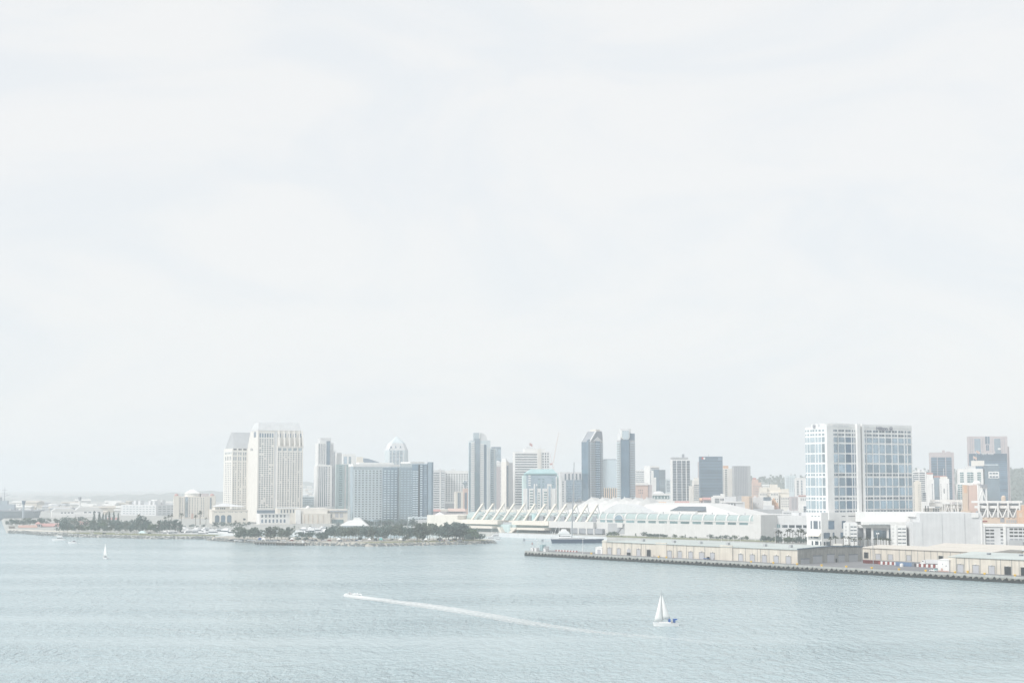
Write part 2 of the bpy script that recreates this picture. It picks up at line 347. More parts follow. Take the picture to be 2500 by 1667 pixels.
# ------------------------------------------------------------------ foam wakes (real foam lying on the water)
def foam_material(name, cover, soft):
    m, n, l, p = _pr(name); p.inputs['Base Color'].default_value = (.82, .84, .84, 1); p.inputs['Roughness'].default_value = .9
    tc = n.new('ShaderNodeTexCoord'); t = n.new('ShaderNodeTexNoise'); t.inputs['Scale'].default_value = .5; t.inputs['Detail'].default_value = 6; t.inputs['Roughness'].default_value = .7
    l.new(tc.outputs['Object'], t.inputs['Vector'])
    at_ = n.new('ShaderNodeAttribute'); at_.attribute_name = 'thick'
    ad = n.new('ShaderNodeMath'); ad.operation = 'ADD'; l.new(t.outputs['Fac'], ad.inputs[0]); l.new(at_.outputs['Fac'], ad.inputs[1])
    mr = n.new('ShaderNodeMapRange'); mr.inputs[1].default_value = 1 - cover; mr.inputs[2].default_value = 1 - cover + soft
    l.new(ad.outputs[0], mr.inputs[0]); l.new(mr.outputs[0], p.inputs['Alpha']); MAT[name] = m
foam_material('foam', .12, .6)
def wake(pts, label, seed):      # pts: px, py, half width in metres, thickness 0..1
    rn = random.Random(seed); ctr = [(G(a, b, 0), h, t) for a, b, h, t in pts]; fine = []
    for (p, h, t), (q, h2, t2) in zip(ctr, ctr[1:]):
        n = max(2, int((q - p).length / 5))
        for i in range(n): f = i / n; fine.append((p.lerp(q, f), h + (h2 - h) * f, t + (t2 - t) * f))
    fine.append(ctr[-1]); vs = []; fs = []; th = []
    for i, (p, h, t) in enumerate(fine):
        a, b = fine[max(i - 1, 0)][0], fine[min(i + 1, len(fine) - 1)][0]; d = (b - a).normalized(); nr = Vector((-d.y, d.x, 0))
        for j, f in enumerate((-1, -.5, 0, .5, 1)):
            q = p + nr * h * f * rn.uniform(.85, 1.15); vs.append((q.x, q.y, .03 + .22 * (1 - abs(f)))); th.append(t * (1, .8, 1, .9, 0)[j] if abs(f) < 1 else -.15)
    n = 5
    for i in range(len(fine) - 1):
        for j in range(n - 1): a = i * n + j; fs.append((a, a + n, a + n + 1, a + 1))
    me = MB().add(vs, fs).mesh('wake', 'foam'); at_ = me.attributes.new('thick', 'FLOAT', 'POINT'); at_.data.foreach_set('value', th)
    return tag(ob('wake', me), label, 'wake', kind='thing')
wake([(848, 1453, 5, .8), (862, 1455.5, 10, .9), (889, 1459.5, 12, .85), (950, 1467, 11, .75), (1014, 1475, 13, .75), (1090, 1486, 13, .75), (1157, 1497, 12, .68), (1300, 1523, 11, .62), (1443, 1543, 11, .56), (1560, 1553, 11, .51), (1660, 1562, 11, .46), (1820, 1578, 11, .40), (1980, 1594, 10, .25)], 'long white foam trail behind the speeding water scooter', 5)
wake([(186, 1325.5, 3, .75), (205, 1327, 4, .66), (250, 1330, 5, .55), (300, 1332, 6, .35)], 'short pale wake behind the small white cruiser', 6)
wake([(240, 1515, 3, .3), (330, 1527, 4, .47), (460, 1544, 4, .46), (540, 1556, 5, .3)], 'faint foam streak drifting on the open water', 7)
# ================================================================== left shore: hotels
# --- tall twin-peaked waterfront hotel: front tower
b = Bld('hotel_tower', 'tallest cream hotel tower with sloping buttress fins and a slanted roof slab', 'hotel tower', (603, 628, 737), 2400, 20)
# tower shell: stepped gable profile along depth
z0, zs, zt = -1, b.z(1088), b.z(1031); wv = b.w; d = b.d; xm = b.sF(668)
MB().box(0, wv, 0, d, z0, zs).build('wall', 'warm_white', b.root)
MB().frust([(0, 0), (xm, 0), (xm, d), (0, d)], zs, [(0, 0), (xm, 0), (xm, d * .72), (0, d * .72)], b.z(1050)).build('upper_wall', 'warm_white', b.root)
MB().frust([(xm + .05, 0), (wv, 0), (wv, d), (xm + .05, d)], zs, [(xm + .05, 0), (wv * .965, 0), (wv * .965, d * .72), (xm + .05, d * .72)], b.z(1050)).build('upper_wall', 'warm_white', b.root)
MB().box(xm + 4, wv - .1, -6, -.02, -1, zs).build('front_bay', 'warm_white', b.root)
MB().frust([(-.4, -.4), (wv * .97, -.4), (wv * .97, d * .73), (-.4, d * .73)], b.z(1050), [(1.5, d * .05), (wv * .93, d * .05), (wv * .93, d * .45), (1.5, d * .45)], zt).build('roof', 'pale_grey', b.root)
for px in (679, 691.5, 704, 716.5, 728.5, 736):   # sloping fins
    u = b.sF(px)
    MB().xprism([(-6.9, zs - 2), (-6.9, zs + 1), (-.6, b.z(1049)), (-.05, b.z(1049)), (-.05, zs - 2)], u - .9, u + .9).build('buttress_fin', 'warm_white', b.root)
for px in (628.6, 667): b.fbox('pier', px - .9, px + .9, -.7, .3, 1280, 1051, 'warm_white')
for px in (674.6, 685.5, 698, 710.5, 723, 735.5): b.fbox('pier', px - .9, px + .9, -6.7, -5.7, 1280, 1088, 'warm_white')
b.fbox('wall_recess', 668, 675, -.25, .2, 1262, 1052, 'pale_grey')
for i in range(6): b.win('F', 631 + i * 6.1, 631 + i * 6.1 + 5, 1057, 1067.5, 1, 1, .7, .95, 'win_blue')
b.win('F', 630.5, 667, 1070, 1240, 6, 33, .55, .5, 'win_grey', skip=.06)
for i, px in enumerate((673.5, 686, 698.5, 711, 723.5)):
    b.win('F', px + 1, px + 11, 1093, 1100, 1, 1, .8, .9, 'win_pale', base=-6)
    b.win('F', px, px + 12, 1103, 1240, 2, 27, .42, .5, 'win_grey', skip=.06, seed=i + 3, base=-6)
    b.win('F', px + 2, px + 11, 1057, 1067, 1, 1, .8, .9, 'win_blue')
b.win('L', 617, 624, 1052, 1067, 1, 1, .8, .9, 'win_blue'); b.win('L', 610, 616, 1092, 1099, 2, 1, .5, .9, 'win_grey')
b.fbox('glass_base', 628, 676, -1.5, .5, 1277, 1245, 'slate_blue')
b.finish()
# --- rear tower
b = Bld('hotel_tower', 'shorter cream hotel tower with steep grey hipped roof, behind the tallest hotel', 'hotel tower', (545, 566, 650), 2470, 24)
b.body(1094, 'warm_white'); W, d = b.w, b.d
MB().frust([(1.5, 1.5), (W - 1, 1.5), (W - 1, d - 1.5), (1.5, d - 1.5)], b.z(1094) - .3, [(W * .12, d * .42), (W * .9, d * .42), (W * .9, d * .58), (W * .1, d * .58)], b.z(1054)).build('roof', 'grey', b.root)
MB().box(-.6, W + .6, -.6, d + .6, b.z(1103), b.z(1101)).build('cornice', 'white', b.root)
for i in range(4): b.win('F', 567.5 + i * 12, 577 + i * 12, 1094.5, 1098.5, 1, 1, .85, .9, 'win_dark'); b.win('F', 567.5 + i * 12, 577 + i * 12, 1103.5, 1111, 2, 1, .4, .95, 'win_blue'); b.win('F', 567.5 + i * 12, 577 + i * 12, 1114, 1124, 2, 1, .4, .95, 'win_blue'); b.win('F', 567.5 + i * 12, 577 + i * 12, 1127, 1244, 2, 22, .42, .5, 'win_grey', skip=.05, seed=i)
for i in range(5): px = 566.5 + i * 12; b.fbox('pier', px - .8, px + .8, -.6, .3, 1244, 1103, 'warm_white')
b.win('L', 547.5, 564, 1103.5, 1108, 5, 1, .45, .95, 'win_pale'); b.win('L', 547.5, 564, 1113, 1123, 4, 1, .35, .95, 'win_grey'); b.win('L', 547.5, 564, 1127, 1232, 4, 20, .35, .5, 'win_grey')
b.finish()
# --- hotel base pavilions
b = Bld('hotel_pavilion', 'cream pavilion with three tall arched windows left of the tallest hotel', 'pavilion', (512, 519, 606), 2290, 14)
b.body(1245, 'cream'); W, d = b.w, b.d
MB().box(-.5, W + .5, -.5, d + .5, b.z(1246.5), b.z(1244.5)).build('cornice', 'cream', b.root)
MB().box(W * .08, W * .5, d * .1, d * .8, b.z(1245), b.z(1236)).build('attic', 'cream', b.root)
MB().frust([(W * .06, d * .06), (W * .95, d * .06), (W * .95, d * .9), (W * .06, d * .9)], b.z(1236.5), [(W * .35, d * .4), (W * .42, d * .4), (W * .42, d * .6), (W * .35, d * .6)], b.z(1229)).build('roof', 'pale_grey', b.root)
for px in (526, 540.5, 555.5):
    u0, u1 = b.sF(px), b.sF(px + 10.5); zb, zm = b.z(1275), b.z(1261); r = (u1 - u0) / 2; cxx = (u0 + u1) / 2
    MB().yprism([(u0, zb), (u1, zb)] + [(cxx + r * math.cos(math.pi * i / 10), zm + r * .8 * math.sin(math.pi * i / 10)) for i in range(11)], -.2, .1).build('arched_window', 'mirror_dark', b.root)
b.win('F', 520, 604, 1249, 1251, 22, 1, .4, .9, 'win_grey', skip=.3); b.win('F', 594, 601, 1265, 1270, 1, 1, .8, .9, 'win_dark')
b.win('F', 538, 552, 1238.6, 1243, 3, 1, .6, .9, 'win_dark', base=d * .1); b.win('F', 527, 536, 1239, 1243, 3, 1, .5, .9, 'win_grey', base=d * .1)
b.finish()
b = Bld('hotel_annex', 'white hotel annex with two rows of square windows below the tallest hotel', 'annex', (627, 635, 708), 2260, 12)
b.body(1253.5, 'white'); b.win('F', 636.5, 700, 1256, 1263, 7, 1, .45, .9, 'win_grey'); b.win('F', 636.5, 700, 1267, 1276, 7, 1, .45, .9, 'win_blue'); b.fbox('ledge', 634, 708, -1.2, .2, 1255, 1253, 'white'); b.fbox('terrace', 622, 712, -9, -1.5, None, 1279, 'cream'); b.finish()
b = Bld('hotel_ballroom', 'long beige ballroom block with buttressed end wall, right of the white annex', 'ballroom', (672, 678, 812), 2310, 12)
b.body(1241, 'cream', x1=b.sF(730)); b.win('F', 684, 721, 1243, 1252, 5, 1, .45, .9, 'win_grey'); b.fbox('coping', 676, 730, -.6, .2, 1241.5, 1237.5, 'white')
b.fbox('blank_wing', 730, 800, 0.5, b.d, None, 1240.5, 'tan' if False else 'warm_white'); b.fbox('lower_wing', 736, 806, -9, .4, None, 1253, 'cream')
MB().xprism([(-11, -1), (-9.2, b.z(1244)), (0.4, b.z(1244)), (.4, -1)], b.sF(722), b.sF(734)).build('buttress', 'white', b.root)
for px in (742, 752, 762.5, 775, 788): b.fbox('rib', px, px + .9, -9.5, -8.8, None, 1256, 'tan')
MB().blob((b.sF(753), 6, b.z(1240)), 3.2, 3.2, 3.4, 10, 8).build('dome', 'white', b.root, smooth=True); b.finish()
b = Bld('office_block', 'plain blue-grey glass block between the tallest hotel and the white striped tower', 'office block', (722, 726, 772), 2600, 12)
b.body(1211, 'pale_blue'); b.win('F', 727, 771, 1213, 1236, 8, 5, .9, .55, 'mirror_blue'); b.finish(40)
b = Bld('convention_hall', 'low cream hall with blue-green canopy beside the curved glass hotel', 'hall', (800, 806, 852), 2330, 12)
b.body(1243, 'cream'); b.fbox('canopy_roof', 806, 848, -1.5, 1, 1249, 1247, 'blue_grey'); b.fbox('glass_front', 811, 839, -.6, .3, 1279, 1268, 'win_teal'); b.win('F', 817, 840, 1252, 1263, 2, 1, .7, .9, 'door_grey', name='panel'); b.win('F', 806, 812, 1252, 1263, 1, 4, .8, .5, 'win_grey'); b.finish()
# --- cream hotel with red corner caps
b = Bld('suites_hotel', 'cream suites hotel with dusky red corner caps and a pale dome', 'hotel', (424, 430, 527), 2650, 8, depth=60)
b.body(1212, 'cream'); W, d = b.w, b.d
for a, q in ((424.5, 438), (511, 526)):
    u0, u1 = b.sF(a), b.sF(q); c = (u0 + u1) / 2; r = (u1 - u0) / 2
    MB().box(u0, u1, -1.5, 8, -1, b.z(1210)).build('corner_bay', 'cream', b.root)
    MB().blob((c, 4, b.z(1210)), r * .75, 5, b.z(1204.5) - b.z(1210), 10, 6).build('red_cap', 'red_roof', b.root, smooth=True)
MB().frust(circ(b.sF(474), 30, b.sF(494) - b.sF(474), 20), b.z(1212.4), circ(b.sF(474), 30, b.sF(494) - b.sF(474), 20), b.z(1204)).build('drum', 'warm_white', b.root)
MB().frust(circ(b.sF(474), 30, 14.5, 20), b.z(1204), circ(b.sF(474), 30, 3, 20), b.z(1194.5)).build('dome', 'white', b.root, smooth=False)
b.fbox('rear_roof', 494, 511, 10, 30, 1212, 1204.5, 'pink_grey'); b.win('F', 446, 487, 1206, 1208.5, 14, 1, .5, .9, 'win_pale', base=14)
b.fbox('glass_shaft', 452.5, 459.5, -.6, .2, 1262, 1213, 'mirror_blue'); b.fbox('glass_shaft', 512.5, 516.5, -1.9, -1.3, 1262, 1214, 'mirror_blue')
for px in (432, 438.5, 445, 462.5, 469, 475.5, 482, 491, 496): b.win('F', px, px + 2.6, 1214, 1262, 1, 12, .7, .5, 'win_grey')
for px in (449, 461, 487, 499, 504, 508): b.fbox('pier', px - .7, px + .7, -.5, .2, None, 1211, 'warm_white')
b.fbox('porch', 449, 482, -14, -1, None, 1268, 'pink'); b.fbox('red_tower', 467, 471.5, -15, -10, None, 1253, 'terracotta'); b.finish()
# --- pale navy block and penthouses
b = Bld('naval_office', 'long pale many-windowed naval office block left of the cream suites hotel', 'office building', (296, 382, 430), 2900, 62)
b.body(1232, 'pale_grey', inset=0)
b.win('L', 300, 380, 1234, 1268, 10, 6, .62, .3, 'win_pale'); b.win('F', 386, 428, 1234, 1268, 4, 6, .7, .3, 'win_pale')
for px in (320, 331, 356, 366): b.lbox('rooftop_tower', px, px + 5, 8, 18, 1232.5, 1222, 'pale_grey')
b.fbox('rooftop_tower', 396, 405, 12, 26, 1232.5, 1220, 'white'); b.fbox('rooftop_tower', 409, 417, 12, 26, 1232.5, 1221, 'pale_grey'); b.finish(60)
# --- white waterfront sheds, far left
for (p, D, yt, yr, lab) in (((126, 128, 186), 2750, 1247, 1241, 'low white hangar with shallow roof, far left behind the trees'), ((182, 184, 252), 2820, 1246, 1238, 'bigger white hangar with bright roof, right of the low hangar')):
    b = Bld('hangar', lab, 'hangar', p, D, 6, depth=40); b.body(yt, 'white'); W, d = b.w, b.d
    MB().yprism([(-.5, b.z(yt)), (W + .5, b.z(yt)), (W * .85, b.z(yr)), (W * .15, b.z(yr))], -1, d + 1).build('roof', 'white_roof', b.root)
    b.win('F', p[1] + 20, p[2] - 4, yt + 3, yt + 6, 4, 1, .6, .9, 'win_grey'); b.fbox('annex', p[1] + 2, p[2] - 2, -8, -.5, None, yt + 8, 'white'); b.finish()
# --- seaport village
def gable_house(name, label, cat, px, D, ye, yr, wmat='cream', rmat='terracotta', th=8, depth=14, chimneys=0, wins=5):
    b = Bld(name, label, cat, px, D, th, depth=depth); b.body(ye, wmat); W, d = b.w, b.d
    MB().xprism([(-1, b.z(ye)), (d + 1, b.z(ye)), (d / 2, b.z(yr))], -1, W + 1).build('roof', rmat, b.root)
    for i in range(chimneys): u = (.6 if i == 0 else W - 2.2); MB().box(u, u + 1.8, d * .35, d * .6, b.z(ye), b.z(yr) + 2.2).build('chimney', 'warm_white', b.root)
    b.win('F', px[1] + 1, px[2] - 1, ye + 2, ye + 7, wins, 1, .55, .9, 'win_grey'); b.finish(); return b
b = gable_house('village_shop', 'long village shop with faded red roof at the far left sea wall', 'shop', (48, 50, 92), 2080, 1287.5, 1282, depth=18, wins=8)
b = gable_house('village_shop', 'village shop with broad red roof right of the little tower', 'shop', (104, 106, 152), 2120, 1284.5, 1277.5, 'pink_grey', 'red_roof', depth=18, wins=8)
b = gable_house('village_house', 'red roofed house with a chimney at each end, among dark trees', 'house', (187, 188, 216), 2200, 1279.5, 1272.5, 'warm_white', 'red_roof', chimneys=2, wins=3)
b = gable_house('village_house', 'small house with pinkish roof in front of the pale naval office', 'house', (265, 266, 292), 2400, 1268, 1263, 'white', 'red_roof', wins=3)
b = gable_house('beach_house', 'low round-roofed brown pavilion at the extreme left of the village', 'pavilion', (26, 27, 37), 2060, 1289, 1284.5, 'tan', 'wood', wins=2)
b = Bld('lookout_tower', 'small square village lookout tower with red pyramid cap', 'tower', (90, 92, 101), 2110, 14); b.body(1279, 'pale_grey')
MB().frust([(-1.4, -1.4), (b.w + 1.4, -1.4), (b.w + 1.4, b.d + 1.4), (-1.4, b.d + 1.4)], b.z(1279), [(b.w * .4, b.d * .4), (b.w * .6, b.d * .4), (b.w * .6, b.d * .6), (b.w * .4, b.d * .6)], b.z(1273.5)).build('roof', 'red_roof', b.root); b.win('F', 93, 100, 1280.5, 1285, 2, 1, .6, .9, 'win_dark'); b.finish()
b = Bld('ramp_roof', 'white sloping shed roof above the red roofed shops', 'shed', (112, 113, 136), 2180, 8, depth=10)
MB().yprism([(0, b.z(1267)), (b.w, b.z(1278)), (b.w, b.z(1281.5)), (0, b.z(1270.5))], 0, b.d).build('roof', 'white_roof', b.root)
for f in (.08, .5, .92): MB().tube((b.w * f, 1, -1), (b.w * f, 1, b.z(1269 + 11 * f)), .35).build('post', 'white', b.root)
t = thing('sea_wall', 'pale concrete sea wall at the foot of the village shops', 'sea wall'); pts = [kp(23, 1985), kp(60, 1975), kp(110, 1935), kp(190, 1890)]
mb = MB()
for (a, c) in zip(pts, pts[1:]): mb.add([(a[0], a[1], .2), (c[0], c[1], .2), (c[0], c[1], 4.2), (a[0], a[1], 4.2), (a[0], a[1] + 2, .2), (c[0], c[1] + 2, .2), (c[0], c[1] + 2, 4.2), (a[0], a[1] + 2, 4.2)], [(0, 1, 2, 3), (3, 2, 6, 7), (4, 7, 6, 5), (0, 3, 7, 4), (1, 5, 6, 2)])
mb.build('wall', 'cream', t)
# slim far towers on the left
t = thing('control_tower', 'dark-capped slim control tower right of the warship', 'tower', tuple(at(58.5, 2600, GZ)))
MB().frust(circ(0, 0, 2.2, 8), -1, circ(0, 0, 1.7, 8), Zp(1231, 2600) - GZ).build('shaft', 'ship_grey', t); MB().frust(circ(0, 0, 2.2, 8), Zp(1231, 2600) - GZ, circ(0, 0, 3.3, 8), Zp(1222, 2600) - GZ).build('cab', 'slate_blue', t)
t = thing('water_tower', 'thin white tower with a grey head above the white hangars', 'tower', tuple(at(195.5, 3000, GZ)))
MB().frust(circ(0, 0, 2.4, 8), -1, circ(0, 0, 2.0, 8), Zp(1221, 3000) - GZ).build('shaft', 'white', t); MB().frust(circ(0, 0, 2.6, 10), Zp(1221, 3000) - GZ, circ(0, 0, 3.4, 10), Zp(1213, 3000) - GZ).build('head', 'mid_grey', t)
# --- warship at the left edge
D = 2680; t = thing('warship', 'grey aircraft carrier with island and mast at the left edge', 'warship', tuple(at(-60, D, 0)), R(4))
sc = D / 3842; L_ = 150 * sc
MB().frust([(0, 4), (L_ * .93, 4), (L_ * .985, 14), (L_ * .93, 24), (0, 24)], -.5, [(-6, -4), (L_ * .95, -4), (L_ + 3, 14), (L_ * .95, 32), (-6, 32)], 15).build('hull', 'ship_grey', t)
MB().box(-8, L_ + 4, -8, 36, 15, 17).build('flight_deck', 'mid_grey', t)
ix = 62 * sc
MB().box(ix - 20, ix + 22, 2, 12, 17, 27).build('island', 'ship_grey', t); MB().box(ix - 12, ix + 10, 3, 11, 27, 33).build('bridge', 'ship_grey', t); MB().box(ix - 8, ix - 1, 4, 10, 33, 39).build('funnel', 'mid_grey', t)
m = MB().tube((ix + 4, 7, 33), (ix + 4, 7, 56), .7, .25); m.tube((ix - 1, 7, 45), (ix + 9, 7, 45), .25); m.tube((ix + 4, 7, 41), (ix + 14, 7, 43.5), .3); m.tube((ix, 7, 51), (ix + 8, 7, 51), .2); m.build('mast', 'mid_grey', t)
rn = random.Random(9)
for i in range(6):
    x = 84 * sc + i * 9
    if x < L_: tag(MB().box(-1, 1, -3, 3, 0, 1.2).box(-.3, .3, -2, 4, 1.2, 3).box(-4, 4, -.6, .6, .8, 1.2).build('aeroplane', 'pale_grey', None, tuple(Vector(t.location) + Vector((x, 6 + i % 2 * 8, 17.0))), rn.uniform(-.6, .6)), 'pale parked aircraft on the carrier flight deck', 'aeroplane', 'aircraft parked on the flight deck')
# ================================================================== downtown towers, left to right
b = Bld('residential_tower', 'slim white tower with vertical stripes and a grey glass spine', 'apartment tower', (766, 773, 819), 2560, 12)
W, d = b.w, b.d
b.body(1136, 'white', x1=b.sF(810)); b.body(1081, 'white', name='upper_wall', y0=1136, x0=b.sF(775.5), x1=b.sF(806), d0=1, d1=d - 2)
b.fbox('right_wing', 806.2, 819, 3, d, None, 1099, 'pale_grey'); b.fbox('right_wing', 806.2, 814, 5, d - 3, 1099.2, 1080, 'pale_grey')
b.fbox('crown', 781, 808, 6, d - 6, 1081, 1068.5, 'pale_grey'); b.fbox('glass_spine', 796, 805, .6, 1.6, 1134, 1076, 'mirror_dark')
for i in range(4): px = 777.5 + i * 4.6; b.win('F', px, px + 1.8, 1083, 1133, 1, 1, .9, 1, 'win_grey', base=1); b.win('F', px, px + 2.2, 1138, 1236, 1, 1, .9, 1, 'win_grey')
b.win('F', 795, 799, 1138, 1236, 1, 18, .8, .6, 'win_blue'); b.win('F', 801.5, 805, 1138, 1236, 1, 18, .7, .55, 'win_dark'); b.win('F', 811, 818, 1103, 1236, 2, 1, .35, 1, 'win_grey', base=3); b.finish()
b = Bld('residential_tower', 'pale blue-green stepped tower just right of the slim striped tower', 'apartment tower', (818, 822, 850), 2620, 12)
b.body(1133, 'pale_teal'); b.fbox('upper_tier', 822, 834, 3, b.d - 2, 1133, 1105, 'white'); b.win('F', 827, 836, 1136, 1234, 1, 22, .9, .55, 'win_teal'); b.fbox('pilaster', 841, 845, -.8, .2, None, 1134, 'white'); b.win('F', 847, 849.5, 1136, 1234, 1, 1, .7, 1, 'win_teal'); b.finish(40)
b = Bld('glass_tower', 'hazy pale tower with two blue glass panels behind the curved hotel', 'office tower', (832, 836, 867), 2950, 12)
b.body(1108, 'white'); b.win('F', 838, 847, 1114, 1132, 1, 1, .9, 1, 'mirror_blue'); b.win('F', 850, 857, 1114, 1132, 1, 1, .9, 1, 'mirror_blue'); b.fbox('side_fin', 858, 866, -1, 2, None, 1110, 'white'); b.finish()
b = Bld('low_block', 'pale block with sloping grey roof peeping over the curved hotel', 'office block', (868, 870, 926), 2900, 8)
b.body(1127, 'cream', x1=b.sF(888)); MB().yprism([(b.sF(886), -1), (b.sF(926), -1), (b.sF(926), b.z(1128)), (b.sF(898), b.z(1119)), (b.sF(886), b.z(1118))], 2, 20).build('sloping_roof', 'blue_grey', b.root); b.fbox('penthouse', 870, 886, 2, 20, 1127, 1115, 'cream'); b.finish()
# obelisk-topped hexagonal tower
b = Bld('pointed_tower', 'pale glass tower with faceted pointed crown behind the curved hotel', 'office tower', (936, 946, 999), 2980, 18)
W, d = b.w, b.d; zc = b.z(1098)
fp = [(W * .12, 0), (W * .8, 0), (W, d * .3), (W, d * .75), (W * .8, d), (W * .12, d), (0, d * .75), (0, d * .3)]
MB().prism(fp, -1, zc).build('wall', 'pale_blue', b.root)
top = [(W / 2 + (p[0] - W / 2) * .72, d / 2 + (p[1] - d / 2) * .72) for p in fp]; tip = [(W / 2 + (p[0] - W / 2) * .03, d / 2 + (p[1] - d / 2) * .03) for p in fp]
MB().frust(fp, zc, top, b.z(1081)).build('crown_base', 'pale_grey', b.root); MB().frust(top, b.z(1081), tip, b.z(1064)).build('crown_peak', 'pale_blue', b.root)
for px in (949, 957, 966, 975, 984): b.fbox('mullion', px - .6, px + .6, -.5, .3, 1140, 1098 + abs(px - 961) * .3, 'white')
b.win('F', 950, 983, 1100, 1140, 4, 12, .8, .6, 'mirror_blue')
for px in (950, 961, 973): u = b.sF(px); MB().yprism([(u, zc - 1), (u + 7, zc - 1), (u + 3.5, b.z(1087))], 1.2, 4).build('gable_facet', 'mirror_blue', b.root)
b.finish(48)
# mirrored waterfront hotel, left slab
b = Bld('curved_hotel', 'broad mirrored hotel slab with a grid of balconies', 'hotel', (849, 862, 978), 2180, 22)
W, d = b.w, b.d; xa = b.sF(934); xb = b.sF(971)
b.body(1139, 'mirror_pale'); b.fbox('roof_band', 862, 975, 1, d - 3, 1139, 1132, 'white'); b.fbox('penthouse', 878, 963, 4, d - 8, 1132, 1128.5, 'white')
MB().frust(circ(2.5, 6, 5, 16), -1, circ(2.5, 6, 5, 16), b.z(1139) + .5).build('rounded_end', 'mirror_pale', b.root, smooth=False)
b.fbox('dark_bay', 934, 971, -.7, .3, 1268, 1141, 'mirror_mid'); b.fbox('glass_edge', 971.3, 978.5, -.9, .5, 1268, 1139.5, 'mirror_pale'); b.fbox('balcony_field', 863, 933.7, -.35, .3, 1268, 1146, 'pale_blue')
b.win('F', 864, 933, 1146, 1268, 8, 21, .5, .36, 'win_grey', proud=.6); b.win('F', 935, 970, 1146, 1268, 4, 21, .62, .42, 'pale_blue', proud=1.2, name='balcony'); b.finish()
b = Bld('mirrored_hotel', 'narrower mirrored hotel slab with dark glass bays and balconies', 'hotel', (978, 1006, 1056), 2160, 26)
W, d = b.w, b.d
b.body(1131, 'mirror_pale'); b.fbox('roof_band', 1003, 1037, 2, d - 4, 1131, 1126.5, 'white')
b.fbox('dark_bay', 1006, 1043, -.4, .3, 1262, 1133, 'mirror_dark'); b.fbox('glass_facet', 1043.3, 1056, -2.5, .5, 1262, 1127.5, 'mirror_blue'); b.fbox('dark_strip', 1021, 1024.5, -.7, -.3, 1262, 1133, 'dark'); b.fbox('dark_strip', 1031, 1034, -.7, -.3, 1262, 1133, 'slate_blue'); b.fbox('glass_facet', 1052, 1055.5, -2.8, -2.4, 1262, 1127.8, 'mirror_dark')
b.win('F', 1006.5, 1020.5, 1148, 1262, 2, 21, .9, .45, 'pale_blue', proud=.9, name='balcony'); b.win('F', 1025, 1031, 1134, 1262, 1, 23, .9, .45, 'pale_blue', proud=.9, name='balcony'); b.win('F', 1034.5, 1043, 1134, 1262, 1, 23, .85, .4, 'win_pale', proud=.7); b.finish()
b = Bld('hotel_podium', 'low pale hotel podium with slanted terraces right of the mirrored hotel', 'podium', (996, 1002, 1050), 2110, 14)
b.body(1262, 'pale_blue'); b.fbox('terrace', 1006, 1050, -6, .0, None, 1268, 'pale_grey'); b.win('F', 1008, 1048, 1265, 1267.5, 6, 1, .8, .8, 'win_grey', base=0); b.finish()
b = Bld('slab_office', 'hazy grey banded block touching the mirrored hotel', 'office block', (1054, 1058, 1086), 2700, 12)
b.body(1147, 'pale_grey'); b.fbox('shaft', 1074, 1076, -.8, .3, None, 1148, 'white'); b.win('F', 1058, 1073, 1152, 1240, 1, 16, .95, .42, 'win_grey', name='window_band'); b.win('F', 1077, 1085.5, 1152, 1240, 1, 16, .9, .42, 'win_pale', name='window_band'); b.clutter(1147, 2, 4); b.finish()
b = Bld('grid_hotel', 'hazy white block with a regular grid of square windows', 'hotel', (1084, 1086, 1146), 2720, 8)
b.body(1149, 'white'); b.win('F', 1087, 1144, 1155, 1224, 9, 13, .55, .5, 'win_grey'); b.fbox('dark_base', 1086, 1110, -.8, .3, 1242, 1229, 'grey'); b.clutter(1149, 3, 2); b.finish()
b = Bld('gem_topped_block', 'peach building with dark tall windows and a blue gem-shaped skylight', 'building', (1109, 1112, 1146), 2450, 10)
b.body(1200, 'cream'); b.fbox('stair_tower', 1131, 1146, -1, 6, None, 1192, 'pink'); b.win('F', 1117, 1125, 1202, 1242, 2, 1, .7, 1, 'slate_blue', name='tall_window'); b.win('F', 1134, 1140, 1202, 1242, 2, 1, .8, 1, 'slate_blue', base=-1, name='tall_window')
c = (b.sF(1137), 3); MB().frust(circ(*c, .6, 4), b.z(1192), circ(*c, 4.4, 4), b.z(1178)).frust(circ(*c, 4.4, 4), b.z(1178), circ(*c, 1.6, 4), b.z(1175)).build('skylight_gem', 'mirror_blue', b.root); b.finish()
b = Bld('market_hall', 'low hall with long salmon roof under the white grid block', 'hall', (1052, 1056, 1138), 2300, 8, depth=40)
b.body(1248, 'pink_grey'); MB().xprism([(-1, b.z(1248)), (b.d + 1, b.z(1248)), (b.d * .5, b.z(1241))], b.sF(1095), b.sF(1137)).build('roof', 'pink', b.root); MB().xprism([(-1, b.z(1248)), (b.d + 1, b.z(1248)), (b.d * .5, b.z(1243))], -1, b.sF(1076)).build('roof', 'red_roof', b.root); b.fbox('roof', 1077, 1094, 0, 30, 1248, 1243, 'cream'); b.win('F', 1090, 1130, 1249.5, 1252, 9, 1, .7, .9, 'win_dark'); b.finish()
